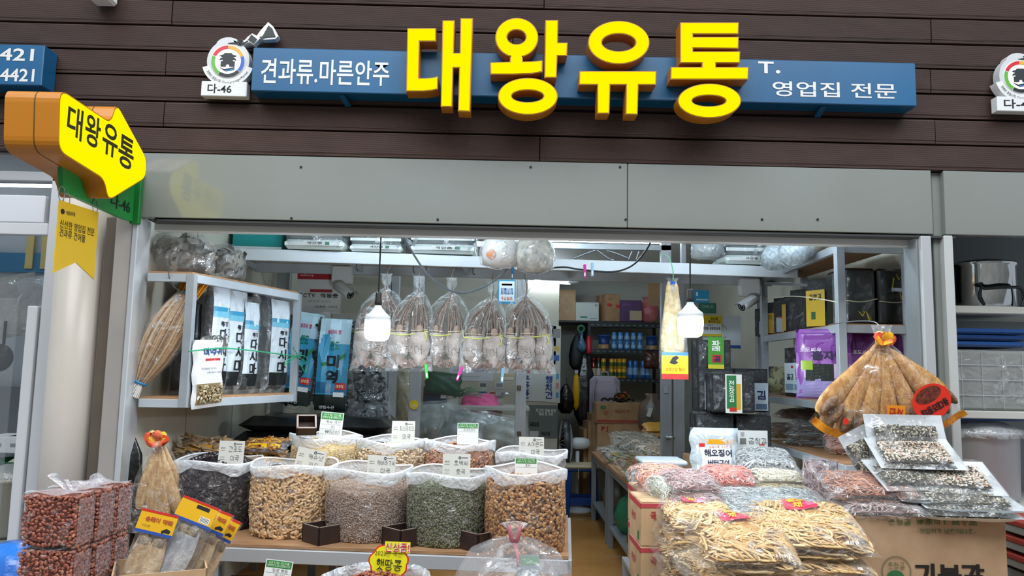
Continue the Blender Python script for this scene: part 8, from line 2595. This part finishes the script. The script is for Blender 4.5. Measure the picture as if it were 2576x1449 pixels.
for i in range(420):
 th, q = R.uniform(0, 2 * PI), math.sqrt(R.random())
 mm.append(placed((rr * .8 * q * math.cos(th), rr * .8 * q * math.sin(th), zrim - .035 + .055 * (1 - q * q)), (0, -.2, 1), R.uniform(0, 6), .5, R, R.uniform(.9, 1.2)))
MB().stamp(ovoid(.017, .011, 6, 4), mm).build('peanut_fill', mat_pieces(['#8f4a36', '#a86048', '#7a3a2a', '#b8765a'], .4), ps_, kind='stuff', smooth=True)
# cloud-shaped price sign
sy_ = yq2 + .03
c = P(978, 1412, sy_)
s = S(sy_)
cs = thing('cloud_sign', 'yellow cloud-shaped price sign with red rim in the peanut sack', 'price sign', M=facing(c, 0, .1, -.06))
def cloud(k):
 pts = []
 for i in range(72):
  a = 2 * PI * i / 72
  r_ = (1 + .10 * abs(math.sin(3.5 * a + .4)))
  pts.append((math.cos(a) * 42 * s * r_ * k, math.sin(a) * 36 * s * r_ * k - 2 * s))
 return pts
v, f = outline([cloud(1.08)], .003)
MB().add(v, f).build('red_rim', mat('#d8241e', rough=.4), cs)
v, f = outline([cloud(1.0)], .003)
MB().add(v, f).build('cloud_face', mat('#e8e01a', rough=.4), cs).location.z = .002
text(cs, '햇땅콩', Matrix.Translation((2 * s, -8 * s, .002)), 62 * s, 27 * s, M_INK, .0, .004)
text(cs, '2023년 국산', Matrix.Translation((-2 * s, 18 * s, .002)), 66 * s, 12 * s, M_INK, -.01, .004)
text(cs, '(1되)', Matrix.Translation((18 * s, -32 * s, .002)), 26 * s, 11 * s, M_INK, -.01, .004)
F = Matrix.Translation((18 * s, 34 * s, .006)) @ Matrix.Rotation(.04, 4, 'Z')
plate(cs, 'red_tag', F, 62 * s, 26 * s, mat('#e8e01a', rough=.4), .002, .0)
text(cs, '신상품!', F, 58 * s, 22 * s, mat('#f0eaea', rough=.4), .09, .001)
text(cs, '신상품!', F, 57 * s, 21 * s, mat('#d0203a', rough=.4), .0, .003)
MB().tube([(0, -30 * s, -.003), (0, -80 * s, -.003)], .004, 6).build('stick', mat('#c9b48a', rough=.6), cs)
yk2 = -.80
o = P(1292, 1440, yk2)
ztie = P(1292, 1352, yk2).z
cb_ = thing('tied_bag', 'big clear plastic bag tied with a pink band before the table', 'plastic bag', (o.x, yk2, 0))
rb = 146 * S(yk2)
H = ztie
clear_bag(cb_, [(rb * .5, .004), (rb * .92, .05), (rb, H * .4), (rb * 1.0, H * .74), (rb * .95, H * .85), (rb * .75, H * .94), (rb * .4, H * .985), (.03, H * 1.0), (.018, H * 1.02), (.03, H * 1.04), (.05, H * 1.06)], None, 48, 13, .022, film('#f4f8fc', base=.12, crease=.5, scale=7, bump=1.0, rough=.1), 'bag', seed=3)
MB().lathe([(rb * .5, .01), (rb * .85, .06), (rb * .88, H * .6), (rb * .6, H * .68), (.01, H * .70)], 28).build('core', mat('#8a6a58', rough=.7, var='#a8887a', scale=40, bump=.6, bscale=60), cb_, smooth=True)
for sx in (-1, 1):
 MB().tube([(0, -.05, H * .985), (sx * .012, -.06, H * 1.01), (sx * .022, -.065, H * 1.01 + .05)], [.009, .008, .007], 8).build('pink_band', mat('#b0606a', rough=.4), cb_, smooth=True)
MB().tube([(.0, -.055, H * .985), (.012, -.085, H * .95), (.016, -.11, H * .91)], [.009, .007, .006], 8).build('pink_band', mat('#b0606a', rough=.4), cb_, smooth=True)
p = P(1328, 1425, yk2 - .04)
F = facing((p.x - o.x, p.y - yk2, p.z), 0, .2, .05)
plate(cb_, 'card', F, .085, .14, mat('#8f9aa0', rough=.5), .002, c=(0, -.03))
plate(cb_, 'card_green_band', F, .08, .03, mat('#6a9a74', rough=.5), .001, c=(0, .02), z=.001)
# things under the table
for k, (px, w, c, lab) in enumerate(((640, .34, '#2c1c18', 'dark brown crate under the table behind the green card'), (745, .12, '#1c1a1c', 'black bucket under the table'))):
 o = P(px, 1440, -.1)
 t = thing('under_table_crate', lab, 'crate', (o.x, -.08, 0))
 if k == 0:
  for a in range(4):
   MB().box((0, -w / 2 + .01, .22), (w, .018, .44), Matrix.Rotation(a * PI / 2, 4, 'Z'), bevel=.003).build('side', mat(c, rough=.6), t)
  MB().box((0, 0, .01), (w - .04, w - .04, .018)).build('base', mat(c, rough=.6), t)
 else:
  MB().lathe([(.09, 0), (.11, .4), (.115, .42)], 20).build('bucket', mat(c, rough=.5), t, smooth=True)
bl_ = thing('grey_sack', 'grey woven sack under the table beside the leg', 'sack', (P(815, 1440, -.12).x, -.1, 0))
MB().lathe([(.12, 0), (.14, .1), (.13, .36), (.08, .46)], 18, wob=lambda th, i: 1 + .05 * math.sin(5 * th + i)).build('sack', mat('#5a5650', rough=.8, var='#6f6a62', scale=60, bump=.5), bl_, smooth=True)
lb_ = carton('pale_box', 'pale blue-grey carton under the table by the middle leg', lying((P(900, 1440, -.15).x, -.02, 0)), .2, .2, .42, mat('#8f98a6', rough=.7), None)
# ================================================================== LEFT NEIGHBOUR
xw = P(128, 900, .06).x
wn = struct('window_1', MB().box(((xw - 3.6) / 2 - .05, .10, P(60, 525, .06).z), (xw + 3.5, .07, P(60, 490, .06).z - P(60, 560, .06).z), bevel=.006), mat('#d3d8de', rough=.35, metal=.1))
MB().box((xw - .02, .10, 1.22), (.11, .07, 2.44), bevel=.006).build('stile', mat('#c6cacd', rough=.35, metal=.1), wn)
MB().box((xw - .11, .08, .86), (.05, .05, 1.72), bevel=.005).build('sash_stile', mat('#d6dadc', rough=.3, metal=.1), wn)
MB().box(((xw - 3.6) / 2, .085, P(60, 565, .06).z - .02), (xw + 3.6 - .15, .04, .06), bevel=.004).build('sash_rail', mat('#cfd3d6', rough=.3, metal=.1), wn)
MB().box(((xw - 3.6) / 2, .10, zb + .21), (xw + 3.6, .07, .05), bevel=.004).build('head_rail', mat('#a9adb0', rough=.35, metal=.2), wn)
zr_ = P(60, 490, .06).z
M_GL2 = film('#dfe9ee', base=.05, crease=.03, scale=1.5, bump=.01, rough=.03)
MB().box(((xw - 3.6) / 2 - .1, .09, .88), (xw + 3.6 - .2, .006, 1.76)).build('pane', M_GL2, wn)
MB().box(((xw - 3.6) / 2, .10, (zr_ + zb + .2) / 2), (xw + 3.6 - .08, .006, zb + .2 - zr_)).build('pane', M_GL2, wn)
# shell of the neighbour's shop
XN = XW0 - .09
struct('wall_neighbour_left', MB().box(((XN - 4.2) / 2, 1.32, 1.3), (XN + 4.2, .06, 2.6)), mat('#cfd6da', rough=.5, var='#bcc4c8', scale=2))
struct('ceiling_neighbour_left', MB().box(((XN - 4.2) / 2, .72, 2.52), (XN + 4.2, 1.2, .04)), mat('#c3cace', rough=.6))
struct('floor_neighbour_left', MB().box(((XN - 4.2) / 2, .72, -.02), (XN + 4.2, 1.25, .04)), mat('#8a8a86', rough=.7))
batten(30, 462, .75, .5, 'ceiling_batten', "bright tube lamp on the neighbouring shop's ceiling behind glass", 14.0)
bd = thing('wall_band', 'blue band board along the neighbouring shop back wall', 'board', (P(20, 660, 1.25).x, 1.26, P(20, 660, 1.25).z))
MB().box((-.5, 0, 0), (1.7, .02, .13), bevel=.003).build('board', mat('#3f7fa4', rough=.5), bd)
for k in range(2):
 MB().box((.14 + .10 * k, -.015, .12), (.05, .012, .32), bevel=.002).build('yellow_slat', mat('#d9c07a', rough=.5), bd)
sk_ = thing('sink_counter', 'grey sink counter in the neighbouring shop behind the glass', 'counter', (P(30, 1000, 1.0).x - .3, .98, 0))
MB().box((0, 0, .45), (1.5, .5, .9), bevel=.01).build('cabinet', mat('#6f7478', rough=.5), sk_)
MB().box((0, -.02, .92), (1.54, .56, .04), bevel=.006).build('worktop', mat('#9aa0a4', rough=.3, metal=.5), sk_)
MB().box((0, .24, 1.1), (1.5, .02, .36), bevel=.003).build('splashback', mat('#7d8488', rough=.35, metal=.4), sk_)
for k, (px, py, y, w, h, lab) in enumerate(((30, 800, .95, .3, .36, 'clear bags hanging in the neighbouring shop window'), (95, 790, .9, .22, .3, 'crumpled clear bags hanging beside the sash stile'))):
 packet('hanging_plastic', lab, 'plastic bag', facing(P(px, py - 30, y), 0, 0, .2), w, h, .1, None, film('#d9d3c0' if k == 0 else '#e3e8ea', base=.3, crease=.5, scale=6, bump=1.1), (), noise=.02, seed=500 + k)
tl_ = thing('hanging_pan', 'dark round pan hanging in the neighbouring shop', 'pan', P(6, 900, .9))
MB().lathe([(.06, -.008), (.08, .02), (.082, .024)], 24, Matrix.Rotation(PI / 2, 4, 'X')).build('pan', mat('#2a2d30', rough=.4), tl_, smooth=True)
MB().tube([(0, 0, .08), (0, 0, .22)], .009, 8).build('handle', M_BLACK, tl_)
for k, (px, py, w, lab) in enumerate(((20, 1130, .2, 'white paper box on the neighbouring counter near the picture edge'), (68, 1120, .18, 'white paper box on the neighbouring counter beside the sash'))):
 o = P(px, py + 24, .62)
 carton('paper_box', lab, lying((o.x, .66, .941), .05), w, .2, .09, mat('#d3d8dc', rough=.6), None, [('p', -.2, 0, .3, .2, '#8a9094')])
o = P(40, 1300, .35)
tb_ = thing('plastic_tub', 'pale plastic tub of goods behind the neighbouring glass', 'tub', (P(32, 1300, .4).x - .05, .42, P(32, 1345, .4).z))
MB().lathe([(.14, 0), (.17, .02), (.19, .28), (.205, .29), (.2, .30)], 28, cap=False).build('tub', mat('#c9cbb6', rough=.4), tb_, smooth=True)
MB().lathe([(.13, .004), (.13, .01)], 20).build('base', mat('#c9cbb6', rough=.4), tb_)
MB().lathe([(.18, .26), (.12, .33), (.02, .36)], 20, wob=lambda th, i: 1 + .1 * math.sin(5 * th)).build('bag_top', film('#eef2f2', base=.35, crease=.5, scale=8), tb_, smooth=True)
gb2 = thing('green_basin', 'green basin with white goods behind the neighbouring glass', 'basin', (P(48, 1185, .5).x, .62, P(48, 1200, .5).z))
MB().lathe([(.1, 0), (.17, .08), (.18, .085)], 26, cap=False).build('basin', mat('#1f8a5a', rough=.4), gb2, smooth=True)
MB().lathe([(.15, .05), (.09, .09), (.01, .1)], 20).build('goods', mat('#dcd8c8', rough=.6, var='#b9b4a0', scale=20, bump=.6), gb2, smooth=True)
ph = thing('tub_stand', 'steel stand under the tub behind the neighbouring glass', 'stand', (P(32, 1300, .4).x - .05, .48, 0))
MB().box((0, 0, tb_.location.z - .015), (.5, .5, .025)).build('top', M_SHELF, ph)
for sx in (-1, 1):
 for sy2 in (-1, 1):
  MB().box((sx * .22, sy2 * .22, (tb_.location.z - .03) / 2), (.035, .035, tb_.location.z - .03)).build('leg', M_SHELF, ph)
bb2 = thing('blue_plastic', 'crumpled bright blue plastic bag on the ground beside the peanut bricks', 'plastic bag', (P(0, 1420, -.55).x, -.42, 0))
zb2 = P(20, 1368, -.45).z
MB().lathe([(.14, 0), (.2, .06), (.21, zb2 * .6), (.17, zb2 * .9), (.08, zb2)], 26, None, 1, .8, wob=lambda th, i: 1 + .07 * math.sin(6 * th + i * 1.3)).build('bag', mat('#0f5fc0', rough=.22, var='#2a7fe0', scale=7, bump=1.0, bscale=12, spec=.8), bb2, smooth=True)
# ================================================================== RIGHT NEIGHBOUR: shelves of pots
yr = .30
xr0, xr1 = P(2402, 900, yr).x, 3.4
zA_ = [P(2480, y_, yr).z for y_ in (1272, 1034, 770)]
rs = thing('pot_shelf', 'cream steel shelf of pots and bins in the neighbouring shop', 'shelf', ((xr0 + xr1) / 2, yr + .25, 0))
for z in zA_:
 MB().box(((xr0 + xr1) / 2, yr + .27, z - .02), (xr1 - xr0, .55, .04), bevel=.004).build('shelf_board', mat('#c3c4bd', rough=.45), rs, world=True)
MB().box((xr0 - .01, yr + .52, 1.1), (.04, .04, 2.2)).build('upright', M_SHELF, rs, world=True)
struct('wall_neighbour_right', MB().box(((xr0 + 4.2) / 2, .92, 1.3), (4.2 - xr0 + .2, .05, 2.6)), mat('#8f979a', rough=.6))
struct('ceiling_neighbour_right', MB().box(((xr0 + 4.2) / 2, .5, 2.45), (4.2 - xr0 + .2, .85, .05)), mat('#4a5054', rough=.6))
# pot
o = P(2476, 768, yr + .2)
pot = thing('steel_pot', 'shiny steel pot with a loop handle on the neighbouring top shelf', 'pot', (o.x, yr + .2, zA_[2]))
r_ = 75 * S(yr + .1)
hp2 = P(2478, 655, yr).z - zA_[2]
M_STEEL = mat('#c9cccc', rough=.08, metal=1.0)
MB().lathe([(r_ * .96, .0), (r_ * .98, .01), (r_, hp2 - .015), (r_ * 1.05, hp2 - .008), (r_ * 1.05, hp2)], 44, cap=False).build('body', M_STEEL, pot, smooth=True)
MB().lathe([(r_ * 1.06, hp2), (r_ * 1.0, hp2 + .012), (r_ * .5, hp2 + .03), (.02, hp2 + .035)], 44).build('lid', M_STEEL, pot, smooth=True)
cord(pot, [(-r_ * .72, -r_ * .7, hp2 * .50), (-r_ * .70, -r_ * .98, hp2 * .44), (-r_ * .6, -r_ * 1.02, hp2 * .40), (0, -r_ * 1.2, hp2 * .42), (r_ * .6, -r_ * 1.02, hp2 * .42), (r_ * .72, -r_ * .95, hp2 * .2), (r_ * .62, -r_ * .98, hp2 * .02)], .008, mat('#3a3d40', rough=.3, metal=.8), 'handle')
cord(pot, [(-r_ * .70, -r_ * .98, hp2 * .44), (-r_ * .76, -r_ * .95, hp2 * .2), (-r_ * .62, -r_ * .98, hp2 * .04)], .008, mat('#3a3d40', rough=.3, metal=.8), 'handle')
bt = thing('blue_sheets', 'folded blue plastic sheets on the neighbouring middle shelf', 'plastic sheet', (P(2490, 860, yr).x, yr + .2, P(2490, 880, yr).z))
zf_ = bt.location.z
for k in range(3):
 MB().box((.02 * k, 0, .03 + .035 * k), (.42, .35, .03), bevel=.012).build('fold', mat('#1f4a86' if k != 1 else '#16386a', rough=.4, bump=.5, bscale=14), bt)
bn = thing('wire_bin', 'clear bin with wire lines under the blue sheets', 'bin', (P(2500, 1030, yr).x + .03, yr + .22, zA_[1]))
hb_ = zf_ - zA_[1]
MB().box((0, 0, hb_ / 2), (.44, .36, hb_ - .004), bevel=.012).build('goods', mat('#8f918c', rough=.6, var='#7a7c78', scale=5), bn)
for k in range(3):
 MB().tube([(-.225, -.186, hb_ * (.25 + .25 * k)), (.225, -.186, hb_ * (.25 + .25 * k))], .0025, 6).build('wire', mat('#c9ccd0', rough=.3, metal=.6), bn)
for k in range(4):
 MB().tube([(-.17 + .11 * k, -.186, .01), (-.17 + .11 * k, -.186, hb_ * .95)], .0025, 6).build('wire', mat('#c9ccd0', rough=.3, metal=.6), bn)
MB().box((0, 0, hb_ / 2), (.46, .38, hb_), bevel=.015).build('plastic_cover', film('#e6ecec', base=.14, crease=.4, scale=7, bump=.9), bn)
bn2 = thing('plastic_bin', 'large translucent bin under wrinkled plastic on the neighbouring lower shelf', 'bin', (P(2505, 1270, yr).x + .04, yr + .24, zA_[0]))
hh_ = P(2505, 1090, yr).z - zA_[0]
MB().lathe([(.19, 0), (.215, .03), (.225, hh_ - .02), (.24, hh_ - .01), (.24, hh_)], 36).build('bin', mat('#b3b8bc', rough=.35), bn2, smooth=True)
MB().lathe([(.25, hh_ - .03), (.24, hh_ + .015), (.15, hh_ + .05), (.02, hh_ + .055)], 30, wob=lambda th, i: 1 + .03 * math.sin(7 * th + i)).build('plastic_cover', film('#eef4f6', base=.4, crease=.45, scale=8, bump=1.1), bn2, smooth=True)
MB().box((0, -.02, hh_ + .07), (.4, .3, .02), bevel=.008).build('blue_lid', mat('#1f4a86', rough=.4), bn2)
for k in range(3):
 o = P(2570, 1330 + 44 * k, .1)
 t = thing('striped_crate', 'red and grey striped crate beside the big carton, %s' % ('topmost', 'middle', 'lowest')[k], 'crate', (o.x + .12, .12, P(2560, 1360 + 44 * k, -.02).z), group='red and grey crates at the picture edge')
 MB().box((0, 0, .035), (.36, .3, .038), bevel=.004).build('body', mat('#8f908a', rough=.6), t)
 MB().box((0, -.0, .066), (.37, .31, .026), bevel=.004).build('rim', mat('#9a3a30', rough=.5), t)
cs2 = thing('crate_stand', 'grey stand under the striped crates', 'stand', (P(2570, 1400, .1).x + .12, .12, 0))
MB().box((0, 0, P(2560, 1448, -.02).z / 2), (.34, .28, P(2560, 1448, -.02).z)).build('block', mat('#6f7270', rough=.7), cs2)
# the shops across the lane, seen only in reflections
struct('wall_opposite', MB().box((0, -9.0, 2.0), (18, .2, 4.0)), mat('#7a7672', rough=.8, var='#a09a92', scale=.5))
